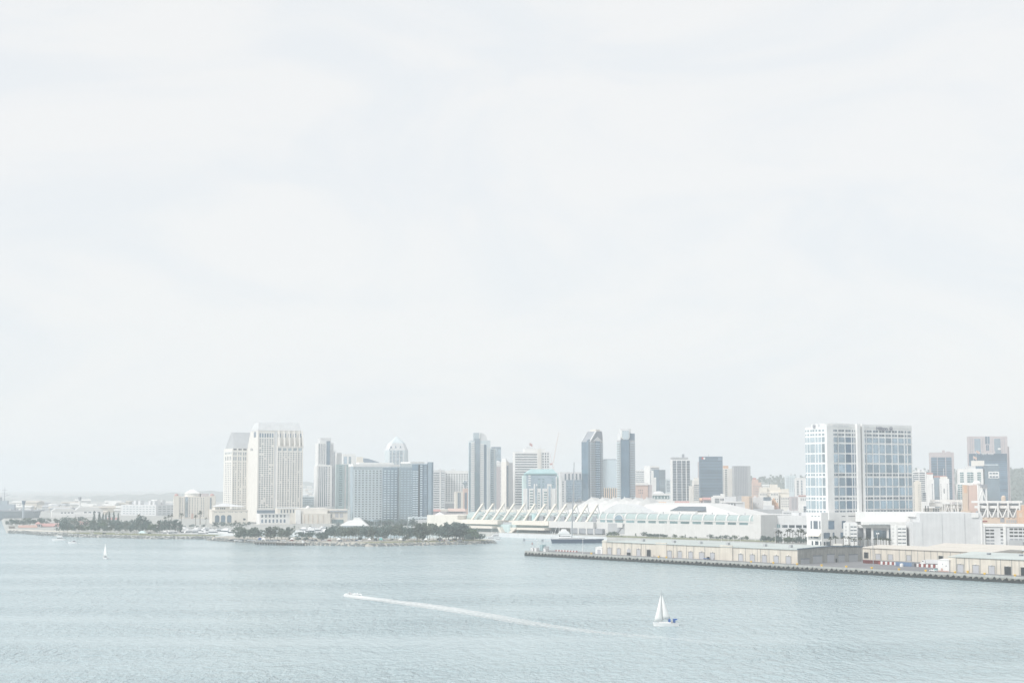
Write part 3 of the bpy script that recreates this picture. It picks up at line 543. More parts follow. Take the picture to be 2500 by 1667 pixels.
# tall condo tower with quarter-round crown
b = Bld('condo_tower', 'tall blue glass condominium tower with quarter-round crown', 'apartment tower', (1143, 1148, 1199), 2350, 12)
W, d = b.w, b.d
b.body(1075, 'pale_blue', x1=b.sF(1197)); u0, u1, u2 = b.sF(1157), b.sF(1171), b.sF(1190); z0, z1 = b.z(1075), b.z(1056)
MB().box(u0, u1, 1, 9, z0, z1).build('crown', 'mirror_pale', b.root)
MB().yprism([(u1, z0)] + [(u1 + (u2 - u1) * math.sin(math.pi / 2 * i / 10), z0 + (z1 - z0) * math.cos(math.pi / 2 * i / 10)) for i in range(10, -1, -1)][::1], 1.2, 8.8).build('crown_curve', 'pale_grey', b.root)
MB().box(u1 - .5, u1 + .5, .3, 1.2, b.z(1250), z1).build('spine', 'white', b.root)
b.fbox('glass_bay', 1159, 1171, -1, .3, 1250, 1070, 'mirror_blue'); b.fbox('glass_edge', 1144.8, 1148.5, -.3, .4, 1250, 1080, 'mirror_blue'); b.fbox('glass_strip', 1182, 1187, -.5, .3, 1250, 1085, 'slate_blue')
b.win('F', 1150, 1158.5, 1078, 1248, 1, 32, .95, .55, 'white', proud=1.2, name='balcony'); b.win('F', 1172, 1181, 1082, 1248, 1, 32, .95, .55, 'white', proud=1.2, name='balcony'); b.win('F', 1189, 1196, 1092, 1248, 2, 1, .3, 1, 'white', proud=.8, name='pilaster'); b.finish()
b = Bld('condo_wing', 'narrow gridded wing with white verticals, right flank of the blue condominium tower', 'apartment tower', (1195, 1197.5, 1212), 2380, 8)
b.body(1094, 'pale_blue'); b.win('F', 1198, 1205, 1096, 1245, 2, 28, .6, .5, 'win_blue'); b.win('F', 1206, 1207, 1094, 1245, 1, 1, 1, 1, 'white', proud=.6, name='pilaster'); b.finish(60)
b = Bld('glass_tower', 'flat blue glass slab rising behind the condominium wing', 'office tower', (1199, 1202, 1223), 2900, 10)
b.body(1092, 'mirror_blue'); b.fbox('cap', 1202, 1223, -.3, b.d, 1093, 1090.5, 'blue_grey'); b.win('F', 1202, 1223, 1096, 1121, 3, 8, .94, .85, 'mirror_blue'); b.finish(30)
b = Bld('stepped_block', 'pinkish grey block with slit windows below the flat blue slab', 'apartment block', (1199, 1201, 1222), 2420, 10)
b.body(1139, 'pink_grey'); b.win('F', 1202, 1207, 1159, 1240, 2, 1, .5, 1, 'slate_blue', name='window_slit'); b.fbox('side_wing', 1214, 1222, .5, 8, 1140, 1137, 'pale_grey'); b.finish()
b = Bld('terraced_block', 'white block with open roof frame beside the tall cream slab', 'apartment block', (1206, 1209, 1226), 2600, 10)
b.body(1131, 'white'); b.fbox('roof_frame', 1209, 1226, -.8, 3, 1136, 1132.5, 'white'); b.win('F', 1214, 1224, 1146, 1225, 2, 9, .4, .45, 'win_pale'); MB().blob((b.sF(1214), 8, b.z(1129)), 8, 6, 3.5, 10, 6).build('roof_vault', 'pale_grey', b.root); b.finish(40)
b = Bld('cream_slab', 'tall blank cream slab with a thin teal glass strip', 'apartment tower', (1224, 1236, 1257), 2480, 40)
b.body(1127, 'warm_white', x1=b.sF(1243)); b.fbox('rear_wing', 1243.3, 1257, 2, b.d, None, 1129, 'pale_grey'); b.fbox('glass_strip', 1237, 1241, -.5, .3, 1236, 1136, 'mirror_blue'); MB().yprism([(b.sF(1225 if False else 1236), b.z(1127)), (b.sF(1243), b.z(1127)), (b.sF(1236), b.z(1119))], 1, b.d - 1).build('roof_wedge', 'white', b.root); b.finish()
b = Bld('banded_office', 'big white office building with stacked horizontal window bands', 'office tower', (1252, 1257, 1342), 2420, 10)
W, d = b.w, b.d
b.body(1103, 'white'); b.fbox('penthouse', 1281, 1333, 4, d - 6, 1103, 1094, 'white'); b.fbox('shaft', 1313, 1321, -1.2, .3, None, 1096, 'warm_white')
b.win('F', 1257.5, 1312, 1106, 1234, 1, 21, .98, .38, 'win_grey', name='window_band'); b.win('F', 1323, 1341, 1104, 1232, 3, 20, .5, .55, 'win_grey'); b.clutter(1094, 2, 5); b.finish()
t = thing('flag', 'faded red flag on the roof of the big banded office', 'flag', (K(1293) * 2425, 2425 + 8, Zp(1094.5, 2425)))
MB().tube((0, 0, -.3), (0, 0, 9), .15, .1).build('pole', 'metal', t); mb = MB(); [mb.box(.1 + i * .9, 1.0 + i * .9, -.04 + .25 * math.sin(i), .04 + .25 * math.sin(i), 5.0 - i * .4, 8.8 - i * .5) for i in range(5)]; mb.build('cloth', 'red_roof', t)
# tower crane
D = 2700; t = thing('tower_crane', 'thin red and white luffing tower crane with raised jib', 'crane', tuple(at(1351, D, GZ)))
zj = Zp(1134, D) - GZ; m = MB()
for sx in (-1.2, 1.2):
    for sy in (-1.2, 1.2): m.tube((sx, sy, -1), (sx, sy, zj), .25, n=4)
for i in range(int(zj / 4)): m.tube((-1.2, -1.2, i * 4), (1.2, -1.2, i * 4 + 4), .14, n=4); m.tube((1.2, -1.2, i * 4), (-1.2, -1.2, i * 4 + 4), .14, n=4)
m.build('mast', 'pink', t); jx, jz = (K(1365) - K(1351)) * D, Zp(1053, D) - GZ
m = MB(); m.tube((0, -.7, zj), (jx, -.1, jz), .35, .18, 4); m.tube((0, .7, zj), (jx, .1, jz), .35, .18, 4); m.tube((-1.6, 0, zj + 2), (jx, 0, jz), .25, .15, 4)
for i in range(26): f = i / 26; g = (i + .5) / 26; m.tube((jx * f, -.7 * (1 - f), zj + (jz - zj) * f), (jx * g - 1.4 * (1 - g), 0, zj + (jz - zj) * g + 1.6 * (1 - g)), .12, n=4)
m.build('jib', 'pink', t); MB().box(-6, -1.5, -1.3, 1.3, zj - .5, zj + 2.5).build('counterweight', 'red_roof', t); MB().box(-1.5, 1.5, -1.5, 1.5, zj, zj + 3).build('cab', 'white', t)
m = MB().tube((-2, 0, zj + 2), (-5, 0, zj + 16), .25, n=4); m.tube((-5, 0, zj + 16), (jx * .7, 0, zj + (jz - zj) * .7), .08, n=4); m.build('stay', 'red_roof', t)
# teal stepped condominium
b = Bld('teal_condos', 'stepped teal and white condominium with arched turquoise roof', 'apartment building', (1274, 1278, 1364), 2080, 8)
W, d = b.w, b.d
b.body(1160, 'pale_teal'); b.fbox('upper_storey', 1283, 1360, 1, d - 1, 1160, 1154, 'teal')
MB().frust([(b.sF(1285), 1), (b.sF(1359), 1), (b.sF(1359), d), (b.sF(1285), d)], b.z(1154), [(b.sF(1298), 5), (b.sF(1352), 5), (b.sF(1352), d - 5), (b.sF(1298), d - 5)], b.z(1144.5)).build('roof', 'teal', b.root)
b.fbox('eave', 1281, 1363, -.8, d, 1157, 1155.5, 'teal'); b.fbox('glass_face', 1285, 1359, -.5, .3, 1243, 1160, 'mirror_blue')
for (a, q, yt) in ((1291, 1302, 1192), (1303, 1306, 1181), (1309, 1311, 1181), (1311.5, 1320, 1192), (1324, 1337, 1192), (1336, 1346, 1181), (1345, 1356, 1192), (1357, 1359, 1163), (1277, 1287, 1192)):
    b.fbox('white_bay', a, q, -2.2, .1, None, yt, 'white')
for (a, q, yt) in ((1292.5, 1301, 1195), (1312.5, 1317, 1200), (1327, 1335, 1198), (1346.5, 1353, 1165), (1313, 1319, 1166), (1324, 1328, 1166)): b.win('F', a, q, yt, 1242, 1, int((1242 - yt) / 6), .9, .4, 'win_teal' if yt > 170 else 'white', proud=2.6 if yt > 1190 else 1.5, name='balcony')
for px in (1305, 1338): b.win('F', px, px + 6, 1186, 1242, 1, 1, .8, 1, 'mirror_blue', base=-2.2, name='tall_window')
b.win('F', 1289, 1296, 1158, 1187, 1, 5, .8, .5, 'white', proud=1.3, name='balcony'); b.finish()
b = Bld('brown_condos', 'grey-beige condominium block with tall recessed bays behind the white sails', 'apartment building', (1362, 1368, 1422), 2250, 10)
b.body(1152, 'pale_grey'); b.win('F', 1376, 1421, 1156, 1172, 5, 1, .4, 1, 'win_grey', name='tall_window')
for (a, q) in ((1382, 1399), (1402, 1420)): b.fbox('glass_bay', a, q, -.9, .2, 1225, 1171, 'mirror_blue'); b.win('F', a, q, 1172, 1225, 4, 9, .6, .55, 'win_blue', base=-.9)
b.win('F', 1373, 1376.5, 1173, 1225, 1, 9, .7, .5, 'win_grey'); b.fbox('glass_edge', 1364, 1371, -.4, .2, 1225, 1172, 'mirror_blue') if False else b.fbox('side_bay', 1369, 1372, -.6, .3, None, 1170, 'white'); b.finish()
# twin dark glass towers
b = Bld('twin_tower', 'left twin glass tower with slanted chamfered top', 'apartment tower', (1420, 1441, 1472), 2060, 34)
W, d = b.w, b.d; zs, zt = b.z(1076), b.z(1052)
b.body(1076, 'grey')
MB().yprism([(0, zs), (W, zs), (W, zt - 8), (W * .95, zt), (W * .5, zt)], 0, d).build('slanted_top', 'mid_grey', b.root)
MB().box(W * .58, W * .92, d * .2, d * .8, zt, zt + 2.5).build('roof_drum', 'cream', b.root)
MB().yprism([(-.6, zs - .6), (.8, zs - .6), (W * .52, zt + .2), (W * .46, zt + .6)], -.7, .9).build('slanted_edge', 'white', b.root)
MB().yprism([(-.6, zs - .6), (.8, zs - .6), (W * .52, zt + .2), (W * .46, zt + .6)], d - .9, d + .3).build('slanted_edge', 'pale_grey', b.root)
b.lbox('glass_face', 1421, 1434, -.5, .3, 1222, 1078, 'mirror_dark'); b.lbox('glass_strip', 1434.3, 1436.5, -.7, .3, 1222, 1074, 'mirror_dark'); b.lbox('glass_strip', 1438, 1440.5, -.7, .3, 1222, 1072, 'mirror_dark')
b.fbox('dark_bay', 1454, 1465, -.5, .3, 1222, 1076, 'mirror_dark')
b.win('F', 1442, 1453.5, 1080, 1221, 1, 25, 1, .5, 'slate_pale', proud=1.4, name='balcony'); b.win('F', 1454.5, 1464.5, 1080, 1221, 2, 25, .75, .45, 'slate_pale', proud=1.0, name='balcony'); b.win('F', 1466, 1472, 1080, 1221, 1, 25, 1, .55, 'slate_pale', proud=1.2, name='balcony')
MB().yprism([(b.sF(1448), zs - .2), (b.sF(1470), zs - .2), (b.sF(1459), b.z(1066))], -1, 2).build('gable', 'pale_grey', b.root); b.finish()
b = Bld('twin_tower', 'right twin glass tower with a rounded dish set in its top', 'apartment tower', (1507, 1515.5, 1551), 2010, 14)
W, d = b.w, b.d
b.body(1074, 'grey'); b.fbox('top_wing', 1533, 1551, 0.3, d, 1074, 1057.5, 'blue_grey'); b.fbox('crown', 1519, 1543, 3, d - 3, 1074, 1046, 'pale_grey')
MB().frust([(0, .3), (b.sF(1518), .3), (b.sF(1518), d), (0, d)], b.z(1074), [(b.sF(1517), .5), (b.sF(1518), .5), (b.sF(1518), d), (b.sF(1517), d)], b.z(1058)).build('sloped_wing', 'pale_grey', b.root)
b.fbox('glass_bay', 1516, 1535, -2.2, .3, 1234, 1073, 'mirror_dark'); b.fbox('glass_edge', 1535.2, 1537, -1.2, .3, 1234, 1060, 'mirror_dark')
u0, u1 = b.sF(1517), b.sF(1537); r = (u1 - u0) / 2; c = (u0 + u1) / 2; zb = b.z(1066)
arc = [(c + r * math.cos(math.pi + math.pi * i / 12), zb + r * .8 * math.sin(math.pi + math.pi * i / 12)) for i in range(13)]
MB().yprism(arc + [(u1, b.z(1050)), (u0, b.z(1050))], -1.8, 2.8).build('dish_rim', 'white', b.root)
MB().yprism([(c + (x - c) * .8, zb + (z - zb) * .8) for x, z in arc] + [(c + r * .8, b.z(1051)), (c - r * .8, b.z(1051))], -2.1, -1.6).build('dish_face', 'mirror_pale', b.root)
b.win('F', 1521, 1529, 1093, 1225, 2, 21, .45, .45, 'mirror_dark', base=-2.2); b.win('F', 1508.5 if False else 1515.6, 1516, 1080, 1081, 1, 1) if False else None
b.win('L', 1507.5, 1515, 1078, 1234, 1, 27, 1, .5, 'pale_blue', proud=1.2, name='balcony'); b.win('F', 1537.5, 1551, 1078, 1234, 1, 27, 1, .45, 'slate_pale', proud=1.4, name='balcony'); b.finish()
b = Bld('glass_slab', 'flat grey-green glass slab filling the gap between the twin towers', 'office tower', (1468, 1470, 1510), 2350, 6)
b.body(1120.5, 'mirror_blue'); b.fbox('curtain_wall', 1470, 1510, -.4, .3, 1192, 1122, 'mirror_pale'); b.win('F', 1473, 1508, 1190, 1222, 7, 1, .5, 1, 'tan', name='column', proud=.9); b.finish()
# ---- right of the twin towers
b = Bld('striped_block', 'hazy white block with fine horizontal stripes right of the twin towers', 'office block', (1548, 1551, 1576), 2750, 8)
b.body(1147, 'white'); b.win('F', 1552, 1573, 1149, 1178, 1, 6, 1, .4, 'win_pale', name='window_band'); b.clutter(1147, 1, 1); b.finish()
b = Bld('plain_slab', 'plain hazy white slab with shaded right side', 'office tower', (1573, 1587, 1606), 2700, 50)
b.body(1137, 'white'); b.fbox('grey_side', 1587.2, 1606, -.3, .2, None, 1146, 'grey') if False else None; b.win('F', 1589, 1604, 1150, 1215, 2, 1, .2, 1, 'win_pale', name='window_slit'); b.finish()
b = Bld('glass_tower', 'blue-grey stepped glass tower with white cap, right of the plain slab', 'office tower', (1588, 1592, 1625), 2620, 12)
b.body(1146, 'mirror_dark', x1=b.sF(1610)); b.fbox('cap', 1590, 1610, -.5, 12, 1141, 1137.5, 'white'); b.fbox('crown', 1591, 1610, .4, 12, 1146, 1141, 'grey'); b.fbox('right_tier', 1610.2, 1625, 1, b.d, None, 1146.5, 'mirror_blue'); b.fbox('white_pier', 1590, 1596, -1.2, -.2, None, 1148, 'white'); b.fbox('white_pier', 1596.2, 1602, -1.4, -.2, None, 1165, 'white'); b.win('F', 1611, 1624, 1150, 1195, 1, 10, .95, .6, 'mirror_blue', base=1, name='window_band'); b.finish()
b = Bld('glass_block', 'small pale blue block at the foot of the stepped glass tower', 'office block', (1624, 1626, 1637), 2700, 8)
b.body(1169, 'pale_blue'); b.win('F', 1627, 1636, 1172, 1200, 1, 8, .9, .5, 'mirror_blue', name='window_band'); b.finish()
b = Bld('peach_block', 'peach stucco block with white roof slab right below the twin towers', 'building', (1550, 1552, 1582), 2180, 8)
b.body(1184, 'pink'); b.fbox('roof_slab', 1550, 1582, -1, 16, 1184, 1177.5, 'white'); b.fbox('grey_side', 1576, 1592, 1, 20, None, 1183, 'pink_grey'); b.win('F', 1558, 1570, 1193, 1206, 3, 2, .35, .6, 'win_grey'); b.win('F', 1565, 1567.5, 1206, 1220, 1, 1, .9, 1, 'pink_grey', name='panel'); b.finish()
b = Bld('pavilion_block', 'low white office with a glazed top storey and curved roof', 'office block', (1590, 1593, 1640), 2280, 8)
b.body(1218, 'white'); b.fbox('glazed_storey', 1594, 1634, .5, 14, 1218, 1209, 'win_teal'); b.fbox('roof', 1592, 1637, -1, 16, 1209, 1204, 'white'); b.win('F', 1594, 1634, 1211, 1217, 5, 1, .2, 1, 'white', base=.4, name='column'); MB().blob((b.sF(1609), 8, b.z(1204)), 8, 6, 3.2, 10, 6).build('roof_vault', 'pale_grey', b.root); b.finish()
for (p, D, ye, yr, lab, mt) in (((1552, 1554, 1626), 2080, 1234, 1225, 'long low building with pale orange tiled roof beside the peach block', 'orange'), ((1648, 1650, 1682), 2120, 1229, 1223, 'low building with coral red roof below the brown columned tower', 'red_roof'), ((1708, 1710, 1724), 2140, 1221, 1215, 'little orange-roofed house below the dark glass tower', 'orange'), ((1715, 1718, 1738), 2120, 1220, 1214, 'boxy crimson roofed house beside the little orange roof', 'red_roof')):
    gable_house('low_building', lab, 'building', p, D, ye, yr, 'pink' if mt == 'orange' else 'pink_grey', mt, 6, 24, 0, 6)
b = Bld('columned_tower', 'brown-grey tower with four dark glass bays between white columns', 'office tower', (1637, 1641, 1685), 2520, 10)
b.body(1122, 'white'); b.fbox('roof_cap', 1641, 1681, 1, b.d - 2, 1120.5, 1116, 'grey')
for (a, q) in ((1643, 1651.5), (1653.5, 1664), (1666, 1674.5), (1677, 1684.5)): b.win('F', a, q, 1124, 1222, 1, 1, 1, 1, 'mid_grey', proud=.1, name='dark_bay'); b.win('F', a, q, 1124, 1222, 1, 16, 1, .55, 'win_grey', proud=.3, name='window_band')
b.fbox('rooftop_unit', 1668, 1673, 8, 14, 1116, 1108, 'mid_grey'); MB().tube((b.sF(1662), 8, b.z(1117)), (b.sF(1660), 8, b.z(1104)), .25, .1).build('antenna', 'white', b.root); b.finish(72)
b = Bld('banded_block', 'small pale banded block between the columned tower and dark glass tower', 'office block', (1690, 1694, 1713), 2480, 10)
b.body(1172, 'warm_white'); b.win('F', 1694, 1712, 1182, 1222, 1, 8, 1, .45, 'win_pale', name='window_band'); b.fbox('side_wing', 1684, 1693.5, 2, 14, None, 1186, 'warm_white'); b.fbox('crown', 1696, 1710, 3, 12, 1172, 1166, 'warm_white'); b.finish()
b = Bld('slim_tower', 'thin pale tower half hidden behind the dark glass tower', 'office tower', (1704, 1706, 1712), 2750, 8); b.body(1127, 'pink_grey'); b.win('F', 1706.5, 1709, 1132, 1170, 1, 10, .7, .5, 'win_grey'); b.finish()
b = Bld('dark_tower', 'dark blue-grey glass office tower with a pink and white round sign', 'office tower', (1707, 1710, 1765), 2400, 8)
b.body(1114, 'slate_blue'); b.win('F', 1710, 1764.5, 1116, 1219, 1, 28, .995, .62, 'mirror_dark', name='window_band')
b.fbox('sign_panel', 1754, 1763.5, -.5, -.1, 1124, 1115.5, 'blue_grey')
c = b.sF(1718.3); zc = b.z(1118.3); MB().blob((c - 1.1, -.35, zc), 1.7, .25, 1.7, 12, 6).build('sign_disc', 'red', b.root); MB().blob((c + 1.0, -.4, zc - .2), 1.7, .25, 1.7, 12, 6).build('sign_disc', 'white', b.root)
MB().tube((b.sF(1732), 8, b.z(1115)), (b.sF(1732), 8, b.z(1107)), .4, .15).build('antenna', 'metal', b.root); b.finish()
b = Bld('white_tower', 'white slab with a column of balconies beside the dark glass tower', 'apartment tower', (1763, 1765.5, 1792), 2520, 6)
b.body(1143, 'warm_white'); b.fbox('orange_crown', 1767, 1779, 1, 12, 1143, 1136.5, 'orange'); b.win('F', 1770, 1776, 1145, 1212, 1, 14, .9, .5, 'win_grey'); b.win('F', 1766, 1768, 1145, 1205, 1, 14, .8, .5, 'win_pale'); b.finish()
b = Bld('ribbed_tower', 'grey office block with close dark vertical ribs', 'office tower', (1788, 1792, 1833), 2480, 9)
b.body(1137, 'grey'); b.win('F', 1793, 1826, 1137.5, 1209, 8, 1, .5, 1, 'mid_grey', name='dark_rib'); b.win('F', 1780 if False else 1792.2, 1793, 1138, 1141, 1, 1) if False else None; b.finish()
b = Bld('pink_tower', 'hazy pinkish old hotel with stepped top in front of the green hill', 'hotel', (1835, 1837, 1859), 2650, 8)
b.body(1177, 'pink'); b.fbox('stepped_top', 1837, 1852, 2, 14, 1177, 1170, 'pink'); b.fbox('stepped_top', 1839, 1847, 4, 12, 1170, 1166, 'red_roof'); b.win('F', 1839, 1858, 1184, 1208, 6, 6, .4, .5, 'win_pale'); b.finish(36)
b = Bld('old_hotel', 'large cream old hotel with ornate stepped parapets and three wings', 'hotel', (1851, 1854, 1927), 2450, 8)
W, d = b.w, b.d
b.body(1200, 'cream'); b.fbox('top_storey', 1858, 1905, 4, d - 4, 1200, 1189, 'cream'); b.fbox('ornate_parapet', 1854, 1873, -.5, 5, 1200, 1190, 'cream'); b.fbox('ornate_parapet', 1905, 1926, -.5, 5, 1201, 1193, 'cream'); b.fbox('crown', 1882, 1899, 4, d - 6, 1189, 1182, 'cream'); b.fbox('cornice', 1853, 1927, -1, .3, 1203, 1201, 'warm_white')
for (a, q) in ((1853, 1872), (1879, 1900), (1904, 1926)): b.fbox('wing', a, q, -8, .1, None, 1213 if a == 1904 else 1203.5, 'warm_white'); b.win('F', a + 1, q - 1, 1215, 1238, 4, 4, .35, .55, 'win_grey', base=-8); b.win('F', a + 1, q - 1, 1204 if a != 1904 else 1214, 1209 if a != 1904 else 1216, 5, 1, .4, .9, 'win_grey', base=-8)
b.finish()
b = Bld('pale_tower', 'very hazy plain pale tower left of the big white waterfront hotel', 'apartment tower', (1916, 1919, 1943), 2950, 8); b.body(1160, 'pale_blue'); b.win('F', 1920, 1941, 1164, 1200, 5, 9, .4, .5, 'win_pale'); b.fbox('mast_box', 1932, 1934, 6, 8, 1160, 1155, 'pale_grey'); b.finish(45)
b = Bld('striped_tower', 'hazy white tower with two dark stripes beside the big white waterfront hotel', 'apartment tower', (1940, 1943, 1970), 2700, 8); b.body(1168, 'white'); b.win('F', 1945, 1951, 1172, 1215, 1, 11, .8, .6, 'win_grey'); b.win('F', 1955, 1960, 1172, 1215, 1, 11, .8, .6, 'win_blue'); b.fbox('roof_frame', 1943, 1966, -.5, 8, 1168, 1166, 'white'); b.finish(40)
# nearer low blocks behind the convention centre
def block(name, lab, px, D, yt, mat, wins=(), extra=(), th=8, cl=1):
    b = Bld(name, lab, 'building', px, D, th, depth=26); b.body(yt, mat)
    for w_ in wins: b.win('F', *w_)
    for e in extra: b.fbox(*e)
    if cl: b.clutter(yt, cl, int(px[1]), hmax=2.5)
    return b.finish()
block('office_block', 'white office with dark gridded front at the foot of the dark glass tower', (1736, 1740, 1772), 2060, 1212, 'white', [(1745, 1756, 1216, 1246, 4, 8, .8, .7, 'win_grey'), (1758, 1771, 1216, 1222, 4, 1, .55, .9, 'win_dark')], [('parapet_box', 1742, 1760, 1, 10, 1212, 1209, 'white'), ('parapet_box', 1760.5, 1769, 2, 10, 1212, 1205, 'white')], 10)
block('civic_block', 'grey-white stone block with tall paired windows above the gallery roof', (1758, 1762, 1818), 1960, 1225, 'pale_grey', [(1776, 1797, 1229, 1241, 3, 1, .4, 1, 'win_dark'), (1776, 1814, 1246, 1252, 5, 1, .4, 1, 'win_dark'), (1762, 1766, 1228, 1240, 1, 1, .6, 1, 'win_dark')], [('upper_tier', 1771, 1800, 4, 20, 1225, 1212, 'pale_grey'), ('upper_glass', 1798, 1811, 4, 18, 1225, 1212, 'grey'), ('ledge', 1760, 1811, -1.2, .3, 1226.5, 1223.5, 'white')])
block('tan_block', 'plain tan block with shaded side beside the grey-white stone block', (1810, 1828, 1837), 2010, 1211, 'tan', [(1829, 1836, 1214, 1243, 2, 1, .4, 1, 'mid_grey')], [], 60, 0)
block('pale_block', 'blank pale block left of the orange gable', (1836, 1838, 1863), 2030, 1214, 'pale_grey', [(1842, 1854, 1227, 1232, 2, 1, .12, 1, 'win_grey')], [('side_bay', 1856, 1866, 2, 14, None, 1219, 'grey')])
block('white_shed', 'white flat shed next to the orange gable', (1862, 1864, 1884), 1990, 1222, 'white', [], [('dark_upper', 1864, 1882, 4, 16, 1222, 1213, 'win_grey')], 6, 0)
b = Bld('gabled_hall', 'narrow hall with bright orange gable end behind the east wing', 'building', (1882, 1884, 1900), 2000, 8, depth=14)
b.body(1227, 'orange'); MB().yprism([(-.3, b.z(1227)), (b.w * .75, b.z(1227)), (b.w * .35, b.z(1215))], -.5, b.d).build('gable', 'orange', b.root); b.fbox('lower_wing', 1888, 1901, -3, .0, None, 1235, 'terracotta'); b.finish()
block('grey_roof_block', 'low grey industrial roofs behind the east wing', (1838, 1840, 1912), 1900, 1243, 'grey', [(1844, 1852, 1247, 1249, 1, 1, 1, 1, 'dark')], [('roof_step', 1864, 1890, 3, 18, 1243, 1233, 'pale_grey'), ('edge_trim', 1840, 1912, -.6, .2, 1256, 1254.5, 'mid_grey')])
block('brick_block', 'narrow grey-pink block with vertical strips near the big white hotel', (1926, 1928, 1953), 2150, 1212, 'pink_grey', [(1932, 1950, 1215, 1243, 5, 1, .3, 1, 'win_pale')])
block('red_roofed_block', 'white block with a thin red roof edge touching the big white hotel', (1948, 1950, 1971), 2100, 1211, 'white', [(1953, 1968, 1215, 1222, 3, 1, .4, .9, 'win_pale')], [('roof_edge', 1949, 1972, -.8, 6, 1211, 1208.5, 'red_roof')])
block('teal_glass_block', 'small teal glass block in front of the big white hotel corner', (1954, 1957, 1973), 1850, 1233, 'white', [(1961, 1972, 1235, 1257, 2, 5, .9, .8, 'mirror_dark')])
block('flat_store', 'pale low store with little square windows behind the east wing', (1908, 1910, 1950), 1820, 1247, 'pale_grey', [(1912, 1930, 1251, 1255, 5, 1, .5, .9, 'win_grey')])
b = Bld('parking_deck', 'low pinkish rooftop plant beside the long curved gallery roof', 'building', (1706, 1708, 1760), 1990, 8, depth=30); b.body(1248, 'pink_grey'); b.fbox('plant_box', 1711, 1716, 2, 8, 1248, 1236, 'mid_grey'); b.fbox('plant_box', 1722, 1733, 2, 10, 1248, 1242, 'pink'); b.clutter(1248, 4, 8, 'pink'); b.finish()
# ================================================================== convention centre
b = Bld('convention_centre', 'long white convention centre with glass gallery, slanted concrete fins and white sail roof', 'convention centre', (1043, 1043, 1860), 1985, -41, depth=90)
W = b.w; cr_, sr_ = b.c, b.s
def cz(px, py):      # height over the ground of pixel py on the front line at column px
    u = b.sF(px); return Zp(py, b.C[1] + u * b.s) - GZ
xg0 = b.sF(1455); xg1 = b.sF(1841); xe0, xe1 = xg1 + .2, W
RT = b.root
MB().box(0, b.sF(1117), 0, 60, -1, cz(1075, 1257)).build('west_block', 'cream', RT)
# terraces in front of the west hall
def beam(pa, pb, d0, d1, px, yb, yt, mat, name): return MB().box(b.sF(pa), b.sF(pb), d0, d1, cz(px, yb), cz(px, yt)).build(name, mat, RT)
xm0, xm1 = b.sF(1117) + .2, xg0 - .2
MB().box(xm0, xm1, 14, 85, -1, 13.0).build('hall', 'cream', RT)
MB().box(xm0, b.sF(1220), -4, 13.8, 8.5, 13.4).build('terrace', 'cream', RT); MB().box(b.sF(1257), b.sF(1346), -6, 13.8, 8.5, 13.4).build('terrace', 'cream', RT); MB().box(b.sF(1346.3), xm1, -5, 13.8, 6.2, 13.4).build('terrace', 'roof_fabric', RT)
MB().box(xm0, b.sF(1215), -10, 13.5, 3.5, 6.2).build('terrace', 'cream', RT); MB().box(b.sF(1262), b.sF(1345), -12, 13.5, 3.0, 5.4).build('terrace', 'cream', RT)
MB().box(b.sF(1316), b.sF(1348), -2, 12, -.5, 3.0).build('dark_opening', 'dark_grey', RT)
MB().box(b.sF(1398), b.sF(1476), -4.6, 12, .2, 6.0).build('dark_opening', 'mid_grey', RT)
for px in (1417, 1437, 1455): MB().box(b.sF(px), b.sF(px) + 1.6, -5.4, -4.0, -1, 6.2).build('column', 'roof_fabric', RT)
MB().box(xm0 + .5, b.sF(1346), 1.5, 13.6, -.8, 8.4).build('recess_wall', 'pale_teal', RT)  # pale wall added to lighten the deep shade under the terraces
# stair pylons between the terraces
def slanted(px0, z0, px1, z1, d, t, mat, name, wd=3.0):
    u0, u1 = b.sF(px0), b.sF(px1); MB().yprism([(u0, z0), (u0 + t, z0), (u1 + t, z1), (u1, z1)], d, d + wd).build(name, mat, RT)
slanted(1229, 5.5, 1236, -1, -12, 4, 'cream', 'stair_ramp', 6); slanted(1258, -1, 1270, 5, -13, 5, 'cream', 'stair_ramp', 6)
MB().frust(circ(b.sF(1255), -8, 3.2, 10), -1, circ(b.sF(1255), -8, 3.2, 10), 9).build('glass_kiosk', 'pale_teal', RT)
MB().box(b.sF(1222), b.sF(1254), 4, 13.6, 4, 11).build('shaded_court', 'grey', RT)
# glass barrel gallery of the west hall and blank hall behind
gb = [(15, 13.1)] + [(15 + 9 * (1 - math.cos(math.pi / 2 * i / 6)), 13.1 + 9.5 * math.sin(math.pi / 2 * i / 6)) for i in range(1, 7)] + [(40, 22.6), (40, 13.1)]
MB().xprism(gb, b.sF(1119), xm1 - 1).build('glass_gallery', 'gallery', RT)
MB().box(b.sF(1122), xm1 - 2, 40.3, 84, 12, 25).build('upper_hall', 'cream', RT)
for px in (1270, 1300, 1326, 1352, 1378, 1404, 1430): MB().box(b.sF(px), b.sF(px) + 6, 12.2, 14.6, 13.3, 19).build('dark_bay', 'mid_grey', RT)
MB().frust(circ(b.sF(1288), 13.5, 4, 10), 13.2, circ(b.sF(1288), 13.5, 4, 10), 21).build('glass_drum', 'teal', RT)
